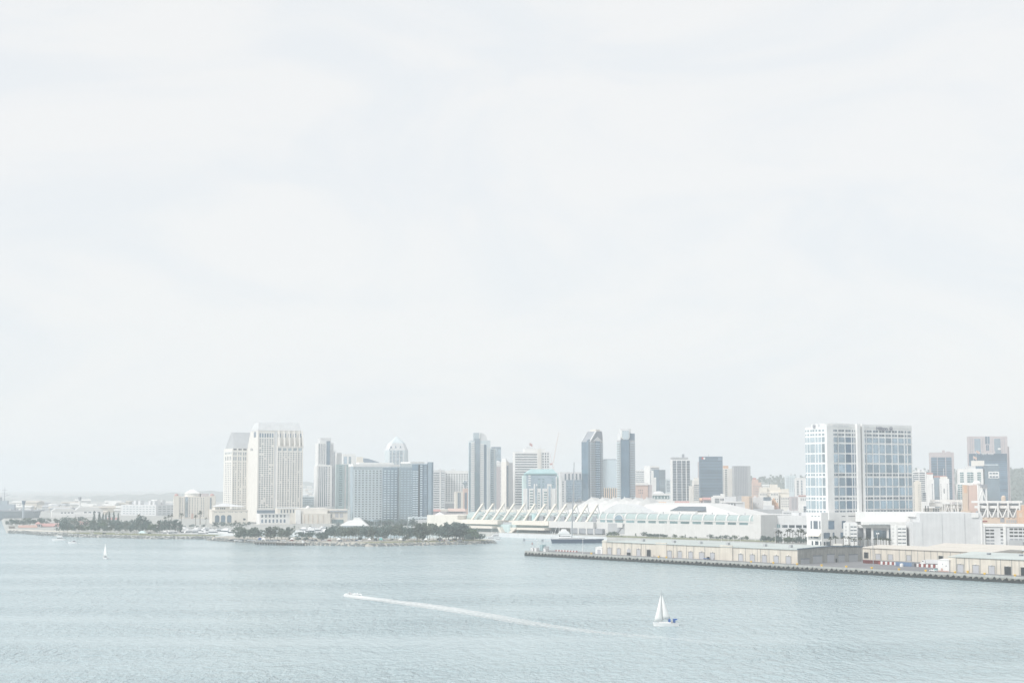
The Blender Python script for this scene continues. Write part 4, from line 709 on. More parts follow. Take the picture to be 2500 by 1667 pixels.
# fins: a long slanted strut leaning inland to the right, with a thin back leg
for i in range(12):
    px = 1160.6 + i * 25.35; u = b.sF(px); off = b.sF(px) - b.sF(px - 22); d0, d1 = 8.0, 13.5
    zt = 33.5; zb = 13.4
    f = MB(); f.add([(u - off, d0, zb), (u - off + 2.7, d0, zb), (u + 1.3, d1, zt), (u - 1.3, d1, zt), (u - off, d0 + 2.2, zb), (u - off + 2.7, d0 + 2.2, zb), (u + 1.3, d1 + 2.2, zt), (u - 1.3, d1 + 2.2, zt)],
                    [(0, 1, 2, 3), (7, 6, 5, 4), (0, 4, 5, 1), (1, 5, 6, 2), (2, 6, 7, 3), (3, 7, 4, 0)])
    f.build('fin', 'cream', RT)
    g = MB(); g.tube((u, d1 + 1.2, zt - .5), (u + 1.5, d1 + 4, 20), .75, n=5); g.tube((u - 3, d1 + .3, zt - 6), (u + 3.5, d1 + 5, 18), .5, n=5); g.tube((u - off * .45, d1 - 2.2, 22), (u + 1, d1 + 3, 17), .5, n=5); g.build('fin_strut', 'pale_grey', RT)
# white sails
def sail_surface():
    mb = MB(); us = [b.sF(1338), b.sF(1372)] + [b.sF(1372) + (b.sF(1508) - b.sF(1372)) * i / 20 for i in range(1, 21)] + [b.sF(1528)]
    n = 8; vs = []
    for k, u in enumerate(us):
        if k == 0 or k == len(us) - 1: zr = 25.5 if k == 0 else 27
        else: ph = ((k - 1) / 20 * 5) % 1.0; zr = 41.2 - 5.0 * math.sin(math.pi * ph) ** .8
        for j in range(n + 1):
            f = j / n; y = 22 + 34 * f; z = 23 + (zr - 23) * (f ** .72) if f <= 1 else zr
            vs.append((u, y, z))
        vs += [(u, 70, zr - 1), (u, 88, 24)]
    m = n + 3
    for k in range(len(us) - 1):
        for j in range(m - 1): a = k * m + j; mb.f.append((a, a + m, a + m + 1, a + 1)); mb.mi.append(0)
    mb.v = vs; return mb
sail_surface().build('sail_roof', 'roof_fabric', RT, smooth=False)
for i in range(6): u = b.sF(1372) + (b.sF(1508) - b.sF(1372)) * i / 5; MB().tube((u, 56, 22), (u, 56, 42.3), .5, n=6).build('sail_mast', 'roof_fabric', RT)
# dome-like curved front and long swept roof of the east hall
xa, xb = b.sF(1462), b.sF(1572); n = 16
MB().yprism([(xa + (xb - xa) * i / n, 24.2 + 10.2 * math.sin(math.pi * (i / n) ** .8)) for i in range(n + 1)], 8, 26).build('curved_front', 'pale_grey', RT)
xr = b.sF(1790); MB().xprism([(26.2, 24), (26.2, 26), (40, 33.5), (60, 35.5), (88, 34), (88, 24)], b.sF(1525), b.sF(1668)).build('swept_roof', 'roof_fabric', RT)
MB().frust([(b.sF(1668) + .1, 26.2), (b.sF(1770), 26.2), (b.sF(1770), 88), (b.sF(1668) + .1, 88)], 24, [(b.sF(1668) + .1, 40), (b.sF(1672), 40), (b.sF(1672), 80), (b.sF(1668) + .1, 80)], 35).build('swept_roof', 'roof_fabric', RT)
MB().add([(b.sF(1600), 27.2, 27.2), (b.sF(1688), 27.2, 27.2), (b.sF(1678), 36, 31.9), (b.sF(1612), 36, 31.9)], [(0, 1, 2, 3)]).build('roof_glazing', 'win_grey', RT)
MB().box(b.sF(1480), W - .2, 8.2, 88, 20, 24.0).build('roof_deck', 'roof_fabric', RT)
# gallery: curved glass band, white ribs, lower windows, blank base wall
MB().box(xg0, xg1, 0, 8, -1, 13.2).build('base_wall', 'roof_fabric', RT)
MB().box(xg0 + .5, xg1, .8, 8, 13.2, 17.2).build('window_storey', 'roof_fabric', RT)
MB().xprism([(1.2, 17.2), (1.2, 18)] + [(1.2 + 6 * (1 - math.cos(math.pi / 2 * i / 6)), 18 + 5.8 * math.sin(math.pi / 2 * i / 6)) for i in range(1, 7)] + [(8, 17.2)], xg0 + 1, xg1 - .2).build('gallery_glass', 'gallery', RT)
ribs = [1462, 1478, 1497, 1524, 1551, 1578, 1603, 1630, 1656, 1685, 1713.6, 1742, 1771, 1799, 1828, 1840]
for px in ribs:
    u = b.sF(px); MB().xprism([(.7, 13), (.7, 18)] + [(.7 + 6.5 * (1 - math.cos(math.pi / 2 * i / 6)), 18 + 6.3 * math.sin(math.pi / 2 * i / 6)) for i in range(1, 7)] + [(7.6, 13)], u - .9, u + .9).build('rib', 'roof_fabric', RT)
MB().box(xg0, xg1, .3, .85, 16.2, 17.6).build('ledge', 'roof_fabric', RT)
for pa, pb in zip(ribs, ribs[1:]):
    if pb - pa > 14: b.panes.append(('F', (b.sF(pa) + b.sF(pb)) / 2, 14.8, (b.sF(pb) - b.sF(pa)) * .72, 2.5, 'win_teal', .12, 'window', .8))
u0, u1 = b.sF(1499), b.sF(1523); c = (u0 + u1) / 2; r = (u1 - u0) / 2
MB().yprism([(c + r * math.cos(math.pi * i / 14), 16.5 + r * .92 * math.sin(math.pi * i / 14)) for i in range(15)], -.6, 1.6).build('arch_frame', 'roof_fabric', RT)
MB().yprism([(c + r * .82 * math.cos(math.pi * i / 14), 16.8 + r * .75 * math.sin(math.pi * i / 14)) for i in range(15)], -.8, -.5).build('arch_window', 'mirror_blue', RT)
MB().box(b.sF(1484), b.sF(1524), -.4, .3, 1, 12.5).build('stair_recess', 'grey', RT); slanted(1503, 1, 1520, 11.5, -1.4, 2.5, 'mid_grey', 'stair', 1.0); MB().box(b.sF(1509), b.sF(1522), -2.2, .2, 8, 12.8).build('landing', 'roof_fabric', RT)
MB().box(xe0, xe1, -3, 40, -1, 24.3).build('end_block', 'roof_fabric', RT)
for px in range(1480, 1840, 40): MB().box(b.sF(px), b.sF(px) + 1.2, 12, 14, 24, 26).build('roof_vent', 'pale_grey', RT)
b.finish()
b = Bld('east_wing', 'grey convention wing with a dark window strip behind slim palms', 'exhibition hall', (1860, 1860.5, 1990), 1690, -20, depth=60)
b.body(1258, 'pale_grey'); b.fbox('plinth', 1861, 1988, -3, .2, None, 1288, 'pale_grey'); b.fbox('shade', 1861, 1877, -.3, .2, 1287, 1280, 'grey')
b.win('F', 1878, 1890, 1280, 1286, 1, 1, 1, 1, 'win_dark'); b.win('F', 1891, 1904, 1279, 1287, 3, 1, .8, 1, 'win_teal'); b.win('F', 1906, 1975, 1280.5, 1287, 4, 1, .8, 1, 'win_dark'); b.fbox('door_bay', 1861, 1864, -3.3, -2.8, 1311, 1290, 'white'); b.clutter(1258, 5, 3); b.finish()
# ================================================================== big white waterfront hotel on the right
b = Bld('waterfront_hotel', 'big white waterfront hotel with blue glass grid and name sign on its parapet', 'hotel', (1968, 2017, 2229), 1440, 30)
W, d = b.w, b.d
rows_small = [(1047.8, 1052.4), (1057.7, 1062.3), (1156, 1161.2), (1214, 1219), (1246, 1250.6)]
rows_big = [(1066.5, 1078.5), (1083, 1104.3), (1108, 1128), (1132.7, 1152.8), (1165.8, 1185.8), (1189.4, 1209.4), (1222.4, 1242.5)]
b.body(1041, 'white', name='tower_wall')
b.fbox('parapet', 2034, 2229, -.3, d * .5, 1041.2, 1033.5, 'white'); b.lbox('parapet', 2006, 2017, -.3, 12, 1041.2, 1033, 'white')
b.fbox('pilaster', 2017.3, 2033.5, -2.2, .3, None, 1038, 'white'); MB().xprism([(-2.2, b.z(1053)), (-.3, b.z(1033.5)), (.4, b.z(1033.5)), (.4, b.z(1053))], b.sF(2018), b.sF(2024)).build('pilaster_cap', 'white', RT if False else b.root)
b.fbox('pilaster', 2091, 2098.8, -2.6, .3, None, 1033, 'white'); b.fbox('pilaster', 2103.4, 2109, -2.4, .3, None, 1033, 'white')
colsR = [(2109.4, 2116.2), (2117.8, 2131.4), (2133.3, 2146.8), (2148.6, 2162.6), (2164.3, 2178.4), (2180.2, 2193.6), (2195.3, 2209.3), (2210.9, 2216.4), (2218, 2226.5)]
colsM = [(2034, 2047), (2048.8, 2064), (2066, 2080), (2082, 2086), (2088, 2090.6)]
colsL = [(1968.4, 1971.6), (1973.2, 1978.6), (1980.2, 1991.2), (1993.2, 1998.4), (2000.4, 2007), (2009, 2015.6)]
for (y0, y1) in rows_big:
    for (a, q) in colsR + colsM: b.win('F', a, q, y0, y1, 1, 1, 1, 1, 'win_blue' if a > 2060 and a < 2092 else 'mirror_blue', proud=.1)
    for (a, q) in colsL: b.win('L', a, q, y0, y1, 1, 1, 1, 1, 'mirror_pale' if a < 2005 else 'win_pale', proud=.1)
    nf = 4 if y1 - y0 > 15 else 2
    for (a, q) in colsR[1:7] + colsM[:3]: b.win('F', a, q, y0, y1, 2, nf, .28, .34, 'win_grey', proud=.16, name='opening', skip=.35 if y0 < 1150 else .0, seed=int(a + y0))
for (y0, y1) in rows_small:
    for (a, q) in colsR + colsM: b.win('F', a, q, y0, y1, 2 if q - a > 8 else 1, 1, .84, 1, 'win_grey', proud=.12, name='small_window')
    for (a, q) in colsL: b.win('L', a, q, y0, y1, 2 if q - a > 8 else 1, 1, .8, 1, 'win_pale', proud=.12, name='small_window')
for (y0, y1) in rows_big + rows_small: b.win('F', 2099.2, 2103.2, y0, y1, 1, 1, .8, .9, 'win_grey', name='small_window')
for (a, q) in zip(colsR, colsR[1:]): m_ = (a[1] + q[0]) / 2; b.fbox('mullion', m_ - .75, m_ + .75, -.45, .2, 1246, 1047, 'white')
for (a, q) in zip(colsM, colsM[1:]): m_ = (a[1] + q[0]) / 2; b.fbox('mullion', m_ - .75, m_ + .75, -.45, .2, 1246, 1047, 'white')
b.fbox('penthouse', 2040, 2085, 6, d - 6, 1033.5, 1031.5, 'pale_grey'); b.win('F', 2034, 2075, 1036, 1041, 3, 1, .85, .9, 'pale_grey', name='louvre', base=-.3); b.win('F', 2108, 2126, 1037, 1041.5, 2, 1, .8, .9, 'pale_grey', name='louvre', base=-.3)
b.finish()
# name sign: real letters standing on the parapet
def letters(txt, name, parent, x0, x1, zc, yoff, mat, hgt, xrot=True, rz=0.0):
    cu = bpy.data.curves.new(name, 'FONT'); cu.body = txt; cu.size = hgt; cu.extrude = .12; cu.align_x = 'LEFT'
    o = bpy.data.objects.new(name, cu); COL.objects.link(o); dg = bpy.context.evaluated_depsgraph_get()
    me = bpy.data.meshes.new_from_object(o.evaluated_get(dg)); COL.objects.unlink(o); bpy.data.objects.remove(o); bpy.data.curves.remove(cu)
    xs = [v.co.x for v in me.vertices]; ys = [v.co.y for v in me.vertices]; sx = (x1 - x0) / (max(xs) - min(xs)); mnx, mny = min(xs), min(ys); hy = max(ys) - mny
    for v in me.vertices: v.co = Vector(((v.co.x - mnx) * sx + x0, -v.co.z + yoff, (v.co.y - mny) * hgt / hy + zc))
    me.materials.clear(); me.materials.append(MAT[mat]); return ob(name, me, parent)
wall('sign_slate', (.16, .17, .24))
sg = letters('Hilton', 'sign_lettering', b.root, b.sF(2142.5), b.sF(2169), b.z(1047), -.55, 'sign_slate', b.z(1037.6) - b.z(1047))
def emblem(face, px, py, r):
    u = b.S(face, px); z = b.z(py); mb = MB(); n = 20
    ring = [(math.cos(2 * math.pi * i / n), math.sin(2 * math.pi * i / n)) for i in range(n)]
    pts = lambda q: [((u + x * q, z + y * q) if face == 'F' else (u + x * q, z + y * q)) for x, y in ring]
    A, B2 = pts(r), pts(r * .82); o = -.62
    conv = (lambda a, h, t: (a, t, h)) if face == 'F' else (lambda a, h, t: (t, a, h))
    vs = [conv(a, h, o) for a, h in A] + [conv(a, h, o) for a, h in B2]; mb.add(vs, [(i, (i + 1) % n, n + (i + 1) % n, n + i) for i in range(n)])
    for s in (-1, 1):
        q = [conv(u + s * r * .28 + dx * r * .13, z + dz * r * .62, o) for dx, dz in ((-1, -1), (1, -1), (1, .7), (-1, .7))]; mb.add(q, [(0, 1, 2, 3)])
    mb.add([conv(u + dx * r * .3, z + dz * r * .1, o) for dx, dz in ((-1, -1), (1, -1), (1, 1), (-1, 1))], [(0, 1, 2, 3)])
    mb.build('sign_emblem', 'sign_slate', b.root)
emblem('F', 2177.7, 1043, 2.1); emblem('L', 1991.5, 1038.8, 2.0) if False else None
b.lbox('sign_board', 1984, 2000, -.35, .3, 1046.5, 1033.5, 'white'); emblem('L', 1991.5, 1039.5, 2.0)
# hotel base, seen in front of the tower
h = Bld('hotel_podium', 'white podium of the big waterfront hotel with tall windows and sloping awning', 'podium', (1971, 2004, 2100), 1425, 30)
h.body(1251, 'white'); Lz = lambda px: h.sL(px)
for (a, q, y0, y1) in ((1978, 1981, 1271.5, 1291), (1985, 1995, 1271.5, 1291), (1999, 2001.5, 1271.5, 1291), (1978, 1981, 1309, 1314), (1985, 1996, 1309, 1314), (1980, 1983, 1321, 1332), (1988, 1996, 1321, 1330), (2000.5, 2003, 1321, 1332)): h.win('L', a, q, y0, y1, 1, 1, 1, 1, 'win_grey' if y0 < 1300 else 'win_dark')
h.win('L', 1978, 2002, 1259, 1260.5, 3, 1, .5, 1, 'win_grey')
ya, yb_ = sorted((h.sL(1971), h.sL(2003))); MB().add([(-.1, ya, h.z(1300)), (-.1, yb_, h.z(1300)), (-3.6, yb_, h.z(1309)), (-3.6, ya, h.z(1309)), (-.1, ya, h.z(1309)), (-.1, yb_, h.z(1309))], [(0, 1, 2, 3), (0, 3, 4), (1, 5, 2), (3, 2, 5, 4)]).build('awning', 'cream', h.root)
for (a, q, y0, y1, m_) in ((2021, 2035, 1271.5, 1291.5, 'win_blue'), (2054, 2063, 1271.5, 1290, 'win_blue'), (2009, 2024, 1300, 1314, 'win_blue'), (2031, 2035, 1300, 1314, 'win_blue'), (2050, 2059, 1300, 1314, 'win_blue'), (2009, 2013, 1322, 1331, 'win_dark'), (2015, 2025, 1322, 1332, 'win_dark'), (2054, 2062, 1259.5, 1261, 'win_dark'), (2070, 2087, 1259.5, 1261, 'win_dark')): h.win('F', a, q, y0, y1, 1, 1, 1, 1, m_)
h.fbox('pilaster', 2021, 2036, -1.2, .2, 1269, 1250, 'white'); h.finish()
# ballroom block with canopy, recess and two louvred stair towers
h = Bld('ballroom_hall', 'white ballroom hall with deep colonnade beneath a long cornice', 'hall', (2058, 2060, 2232), 1415, 8, depth=70)
h.fbox('upper_wall', 2088, 2232, 2, 60, 1273, 1250.5, 'white'); h.fbox('cornice', 2100, 2211, -3.5, 1.8, 1280, 1272, 'white'); h.fbox('recess_wall', 2062, 2210, 6, 60, None, 1275, 'pale_grey'); h.fbox('lintel', 2092, 2174, 1, 5.8, 1288, 1280.2, 'white')
for px in (2106.5, 2125, 2163): h.fbox('column', px, px + 5, 1, 4, None, 1288, 'white')
h.win('F', 2092, 2106, 1288, 1313, 1, 1, 1, 1, 'mid_grey', base=6); h.win('F', 2113, 2125, 1289, 1315, 1, 1, 1, 1, 'win_dark', base=6); h.win('F', 2131, 2162, 1294, 1316, 3, 1, .96, 1, 'mirror_dark', base=6); h.win('F', 2168, 2175, 1291, 1318, 1, 1, 1, 1, 'win_blue', base=6)
h.win('F', 2120, 2170, 1278.4, 1280, 14, 1, .6, 1, 'win_teal', base=-3.5)
h.finish()
for (p, D, y0, lab) in (((2057, 2059, 2091), 1400, 1277, 'left louvred white stair tower beside the hotel podium'), ((2172, 2174, 2211), 1385, 1282, 'right louvred white stair tower at the ballroom corner')):
    q = Bld('stair_tower', lab, 'stair tower', p, D, 4, depth=14); q.body(y0, 'white'); n = 5
    for i in range(n): yy = y0 + 7 + i * 8.6; q.win('F', p[1] + 2, p[1] + 7, yy, yy + 2.6, 2, 1, .5, 1, 'grey', name='slot'); q.win('F', p[1] + 15, p[2] - 1, yy, yy + 2.4, 2, 1, .85, 1, 'win_grey', name='slot')
    q.fbox('corner_pier', p[1] + 8.5, p[1] + 13, -.8, .2, None, y0 - 3, 'white'); q.finish()
h = Bld('blank_hall', 'huge blank pale hall right of the big waterfront hotel', 'hall', (2209, 2227, 2397), 1372, 20)
h.body(1274, 'pale_grey', x1=h.sF(2250)); h.fbox('main_wall', 2245, 2395, 0.0 if False else .4, 70, None, 1252, 'pale_grey'); h.fbox('parapet', 2240, 2276, 12, 40, 1262, 1250, 'white'); h.fbox('parapet', 2371, 2387, -.5, 20, 1263, 1253, 'white'); h.fbox('step', 2387, 2397, .2, 40, None, 1262, 'pale_grey')
h.fbox('white_fin', 2392, 2394.5, -1.5, .2, None, 1270, 'white'); h.fbox('panel_joint', 2353.2, 2353.8, .2, .5, None, 1253, 'grey'); h.fbox('panel_joint', 2298, 2298.5, .2, .5, None, 1253, 'grey'); h.finish()
h = Bld('parking_garage', 'white garage with rows of dark slotted openings at the right edge', 'garage', (2397, 2399, 2600), 1480, -6, depth=60)
h.body(1281, 'pale_grey'); h.fbox('coping', 2398, 2598, -1, 2, 1285, 1279, 'white'); h.fbox('white_pier', 2446, 2453, -1.4, .2, None, 1280, 'white'); h.fbox('white_pier', 2400, 2402, -1.4, .2, None, 1280, 'white')
for r_, yy in enumerate((1292, 1300, 1308.5, 1317, 1325)):
    h.win('F', 2399 if r_ > 5 else 2403, 2425, yy - r_ * .2, yy + 3.6, 2, 1, .86, 1, 'dark' if r_ < 3 else 'mid_grey', name='opening'); h.win('F', 2440, 2446, yy - 2, yy + 1.4, 1, 1, 1, 1, 'dark' if r_ < 3 else 'mid_grey', name='opening'); h.win('F', 2461, 2516, yy - 3.4, yy + .6, 5, 1, .8, 1, 'dark' if r_ < 3 else 'mid_grey', name='opening')
h.fbox('plant_shed', 2460, 2493, -8, -1.5, None, 1317, 'grey'); h.finish()
# ---- behind the hotel, right
b = Bld('balcony_block', 'white apartment block with dark balcony bands right of the big white hotel', 'apartment block', (2224, 2227, 2262), 2050, 10)
b.body(1150, 'white'); b.win('F', 2229, 2260, 1152, 1224, 2, 15, .85, .5, 'win_grey', name='balcony_band'); b.win('F', 2252, 2268, 1202, 1224, 1, 5, .9, .5, 'win_grey', name='balcony_band'); b.fbox('lower_part', 2262.2, 2269, .5, 12, None, 1200, 'pale_grey'); b.clutter(1150, 2, 7); b.finish()
b = Bld('slim_cream_tower', 'slim cream tower with one column of small windows at the hotel side', 'apartment block', (2228, 2236, 2249), 1800, 30)
b.body(1176, 'cream'); b.fbox('cap', 2236, 2246, 1, 6, 1176, 1173, 'cream'); b.win('F', 2241.5, 2248, 1182, 1250, 2, 16, .3, .5, 'win_grey'); b.win('L', 2229, 2234, 1160, 1250, 1, 1, .2, 1, 'win_grey'); b.finish(48)
b = Bld('office_tower', 'pink-grey framed office tower with three dark glass bays', 'office tower', (2270, 2273, 2331), 2350, 8)
b.body(1104, 'pink_grey'); 
for (a, q) in ((2275, 2289.5), (2291, 2309.5), (2311.5, 2325)): b.win('F', a, q, 1116, 1219, 1, 1, 1, 1, 'slate_blue', name='dark_bay', proud=.1); b.win('F', a, q, 1117, 1219, 1, 17, 1, .5, 'mirror_dark', name='window_band', proud=.25)
b.fbox('spire_mast', 2304.5, 2305.5, -1, 0, 1170, 1143, 'white'); b.clutter(1104, 2, 3, 'pink_grey'); b.finish(60)
b = Bld('condo_pair', 'white condominium with faded red roof line and blue glass centre', 'apartment building', (2261, 2264, 2319), 1980, 8)
b.body(1170, 'white', x1=b.sF(2281)); b.fbox('left_tower', 2264, 2279, 1, 12, 1170, 1156, 'white'); b.fbox('red_cap', 2264, 2279, .6, 12, 1157, 1153.5, 'red_roof'); b.fbox('glass_centre', 2281.2, 2294, 1, 14, None, 1165, 'mirror_blue'); b.fbox('right_tower', 2294.2, 2318, -.5, 14, None, 1168, 'white'); b.fbox('red_cap', 2281, 2311, 2, 12, 1166, 1161, 'red_roof'); b.fbox('upper_block', 2296, 2314, .4, 12, 1168, 1163, 'warm_white')
for px in (2296.5, 2312): b.win('F', px, px + 2, 1180, 1219, 1, 8, .8, .5, 'win_grey', base=-.5)
b.win('F', 2275, 2278, 1180, 1219, 1, 8, .8, .5, 'win_grey'); b.win('F', 2303, 2307, 1192, 1204, 1, 1, .5, 1, 'win_grey', base=-.5); b.finish()
b = Bld('dark_glass_tower', 'tall dark blue glass tower with a two-part crown and small white sign', 'office tower', (2364, 2367, 2466), 2300, 6)
W, d = b.w, b.d
b.body(1065, 'pink_grey', x1=b.sF(2463)); b.fbox('right_flank', 2462.2, 2467.5, 2, d, None, 1090, 'pink_grey'); b.win('F', 2368, 2461, 1107, 1222, 1, 1, 1, 1, 'slate_blue', name='glass_face', proud=.2)
for i in range(24): b.win('F', 2368, 2461, 1108 + i * 4.7, 1111.4 + i * 4.7, 1, 1, .995, 1, 'mirror_dark', name='window_band', proud=.35)
for (a, q) in ((2382, 2397), (2430.5, 2446)): b.win('F', a, q, 1071, 1101, 1, 1, 1, 1, 'mirror_blue', name='tall_bay'); b.win('F', a + 2, q + 1, 1100, 1107, 1, 1, 1, 1, 'mirror_blue', name='tall_bay')
b.win('F', 2408, 2420, 1065.5, 1084, 2, 1, .8, 1, 'mirror_dark', name='tall_bay'); b.win('F', 2410, 2418, 1086, 1100, 2, 1, .8, 1, 'mirror_dark', name='tall_bay')
for px in (2370.5, 2375.5, 2400.5, 2424, 2448, 2454): b.win('F', px, px + 3, 1070, 1106, 1, 9, .6, .5, 'mid_grey')
rn = random.Random(4)
m = MB(); u = b.sF(2399); z = b.z(1110)
while u < b.sF(2431):
    if rn.random() > .12: w_ = rn.choice([.5, .6, .8]); m.box(u, u + .28, -.7, -.4, z, z + 2.5); m.box(u + .28, u + w_, -.7, -.4, z + rn.choice([0, 1.1, 2.1]), z + rn.choice([2.4, 2.5]))
    u += 1.15
m.build('sign_lettering', 'white', b.root); MB().blob((b.sF(2442.5), -.5, b.z(1096)), 2.2, .3, 1.5, 10, 6).build('sign_disc', 'white', b.root); b.finish(90)
b = Bld('stadium_hotel', 'white and blue glass hotel in front of the dark crowned tower', 'hotel', (2334, 2338, 2442), 1990, 8)
b.body(1182, 'white', x1=b.sF(2400)); b.fbox('upper_part', 2341, 2402, 1, 20, 1182, 1144, 'white'); b.fbox('top_storey', 2362, 2384, 3, 18, 1144, 1137, 'pale_grey'); b.fbox('penthouse', 2376, 2406, 4, 18, 1137, 1124, 'warm_white'); b.fbox('glass_wing', 2404, 2441, -1, 18, None, 1136, 'mirror_blue'); b.fbox('glass_crown', 2393, 2440, 5, 18, 1144 if False else 1136.2, 1133, 'pale_blue')
for (a, q) in ((2345, 2354), (2362, 2378), (2387, 2396)): b.win('F', a, q, 1152, 1178, 2, 5, .9, .7, 'win_teal', base=1)
b.win('F', 2338, 2351, 1182, 1219, 2, 8, .8, .7, 'win_teal'); b.fbox('sign_frame', 2414, 2440, -1.8, -1.2, 1167, 1165 if False else 1151, 'white'); b.win('F', 2416, 2438, 1154, 1157, 3, 1, .8, 1, 'win_blue', base=-1.9); b.win('F', 2416, 2438, 1162, 1165, 3, 1, .8, 1, 'win_blue', base=-1.9); b.finish()
for (px, y0, y1, yb, lab) in ((2381, 1107, 1112, 1124, 'small limp flag on the stadium hotel penthouse, left pole'), (2388.5, 1098, 1107, 1124, 'larger flag on the tall pole of the stadium hotel penthouse')):
    t = thing('flag', lab, 'flag', (K(px) * 2000, 2005, Zp(yb, 2000))); hz_ = Zp(y0, 2000) - Zp(yb, 2000)
    if y0 > 1100: hz_ = Zp(1112, 2000) - Zp(yb, 2000)
    MB().tube((0, 0, -.2), (0, 0, hz_), .18, .1).build('pole', 'white', t); mb = MB(); s_ = -1 if False else 1
    for i in range(5): mb.box(.1 + i * .9, 1.0 + i * .9, -.05 + .3 * math.sin(i * 1.2), .05 + .3 * math.sin(i * 1.2), hz_ - 3.4 - i * .5, hz_ - .3 - i * .45)
    mb.build('cloth', 'pink', t)
# ---- ballpark: orange-beige tower, white trusses, light mast
b = Bld('ballpark_tower', 'square peach ballpark tower with a recessed dark panel', 'tower', (2349, 2351, 2387), 1790, 8)
b.body(1183, 'tan', x1=b.sF(2363)); b.fbox('shaded_block', 2363.2, 2387, 1, 18, None, 1184, 'pink'); b.win('F', 2352.5, 2361, 1185, 1203, 1, 1, .9, 1, 'orange', name='panel'); b.fbox('base', 2345, 2368, -3, 14, None, 1246, 'tan'); MB().blob((b.sF(2386), 6, b.z(1180)), 5, 4, 3.2, 8, 6).build('roof_plant', 'white', b.root); b.finish()
b = Bld('ballpark_stand', 'white trussed ballpark grandstand with V-shaped braces over a tan base', 'stadium', (2376, 2378, 2520), 1760, 3, depth=50)
b.fbox('base', 2380, 2484, 0, 50, None, 1263, 'tan'); b.fbox('concourse', 2382, 2482, 3, 50, 1263, 1248, 'grey'); b.fbox('seating_deck', 2388, 2496, 6, 50, 1246, 1236, 'pale_grey'); b.fbox('upper_band', 2378, 2494, -1, 6, 1240, 1234, 'white'); b.fbox('roof_beam', 2371, 2495, -2, 3, 1227, 1222, 'white'); b.fbox('shade_deck', 2388, 2490, 4, 40, 1233, 1229, 'mid_grey'); b.fbox('ledge', 2384, 2484, -2, .2, 1282, 1262, 'tan')
for px in (2387, 2408, 2433, 2458, 2486): MB().box(b.sF(px), b.sF(px) + 1.6, -3.4, -2.0, b.z(1262), b.z(1224)).build('column', 'white', b.root)
for px in (2397, 2420, 2446, 2471):
    for s_ in (-1, 1): MB().tube((b.sF(px + s_ * 10.5), -2.4, b.z(1240)), (b.sF(px + s_ * 1), -2.4, b.z(1262)), .8, n=5).build('brace', 'white', b.root)
b.win('F', 2396, 2408, 1270, 1273.5, 1, 1, 1, 1, 'rust', base=-2, name='sign_board'); b.win('F', 2440, 2450, 1263, 1274, 1, 1, 1, 1, 'mid_grey', base=-2, name='opening'); b.win('F', 2454, 2480, 1268, 1275, 5, 1, .7, 1, 'grey', base=-2, name='opening'); b.finish()
b = Bld('ballpark_stand', 'smaller white trussed ballpark stand left of the square peach tower', 'stadium', (2266, 2268, 2350), 1830, 3, depth=40)
b.fbox('roof_beam', 2270, 2352, -2, 3, 1225, 1219.5, 'white'); b.fbox('seating_deck', 2296, 2350, 3, 30, 1239, 1230, 'white'); b.fbox('concourse', 2254, 2350, 2, 40, None, 1240, 'warm_white'); b.fbox('left_shell', 2268, 2298, -1, 10, 1236, 1226, 'white')
for px in (2298, 2304, 2320, 2335, 2347): MB().box(b.sF(px), b.sF(px) + 1.4, -3.2, -2.0, -1, b.z(1224)).build('column', 'white', b.root)
for px in (2312, 2328): 
    for s_ in (-1, 1): MB().tube((b.sF(px), -2.4, b.z(1233)), (b.sF(px + s_ * 5), -2.4, b.z(1252)), .7, n=5).build('brace', 'white', b.root)
b.win('F', 2256, 2268, 1234, 1248, 2, 1, .4, 1, 'win_dark', base=2); b.win('F', 2276, 2292, 1240, 1249, 4, 1, .5, 1, 'win_grey', base=2); b.win('F', 2306, 2346, 1241, 1250, 6, 1, .5, 1, 'win_grey', base=2); b.finish()
t = thing('light_mast', 'tall white lattice floodlight mast with bent legs on the ballpark', 'light mast', tuple(at(2398, 1770, GZ))); zz = lambda y: Zp(y, 1770) - GZ; k_ = 1770 / 3842
for dx in (-10, 10): MB().tube((dx * k_, 0, zz(1262)), (dx * k_, 0, zz(1182)), 1.0, n=6).build('leg', 'white', t)
m = MB(); m.tube((-9 * k_, 0, zz(1222)), (0, 0, zz(1195)), .9, n=5); m.tube((9 * k_, 0, zz(1222)), (0, 0, zz(1195)), .9, n=5); m.build('bent_brace', 'white', t); MB().box(-2 * k_, 12 * k_, -2, 4, zz(1190), zz(1182)).build('lamp_rack', 'mid_grey', t); MB().box(-10 * k_, 12 * k_, -.8, .8, zz(1193), zz(1190)).build('crossbeam', 'white', t)
b = Bld('orange_block', 'plain orange-beige block cut by the right edge of the photo', 'building', (2480, 2483, 2560), 1700, 4, depth=30)
b.body(1246, 'orange'); b.fbox('upper_part', 2495, 2560, 1, 28, 1246, 1233, 'orange'); b.win('F', 2486, 2494, 1252, 1262, 1, 1, 1, 1, 'tan', name='panel'); b.finish()
t = thing('roof_dome', 'small tan domed kiosk roof behind the right ballpark stand', 'dome', tuple(at(2449.5, 1880, GZ))); r_ = 5.5 * 1880 / 3842
MB().frust(circ(0, 0, r_, 12), -1, circ(0, 0, r_, 12), Zp(1214, 1880) - GZ).build('drum', 'tan', t); MB().blob((0, 0, Zp(1214, 1880) - GZ), r_, r_, r_ * .9, 12, 8).build('dome', 'tan', t, smooth=True)
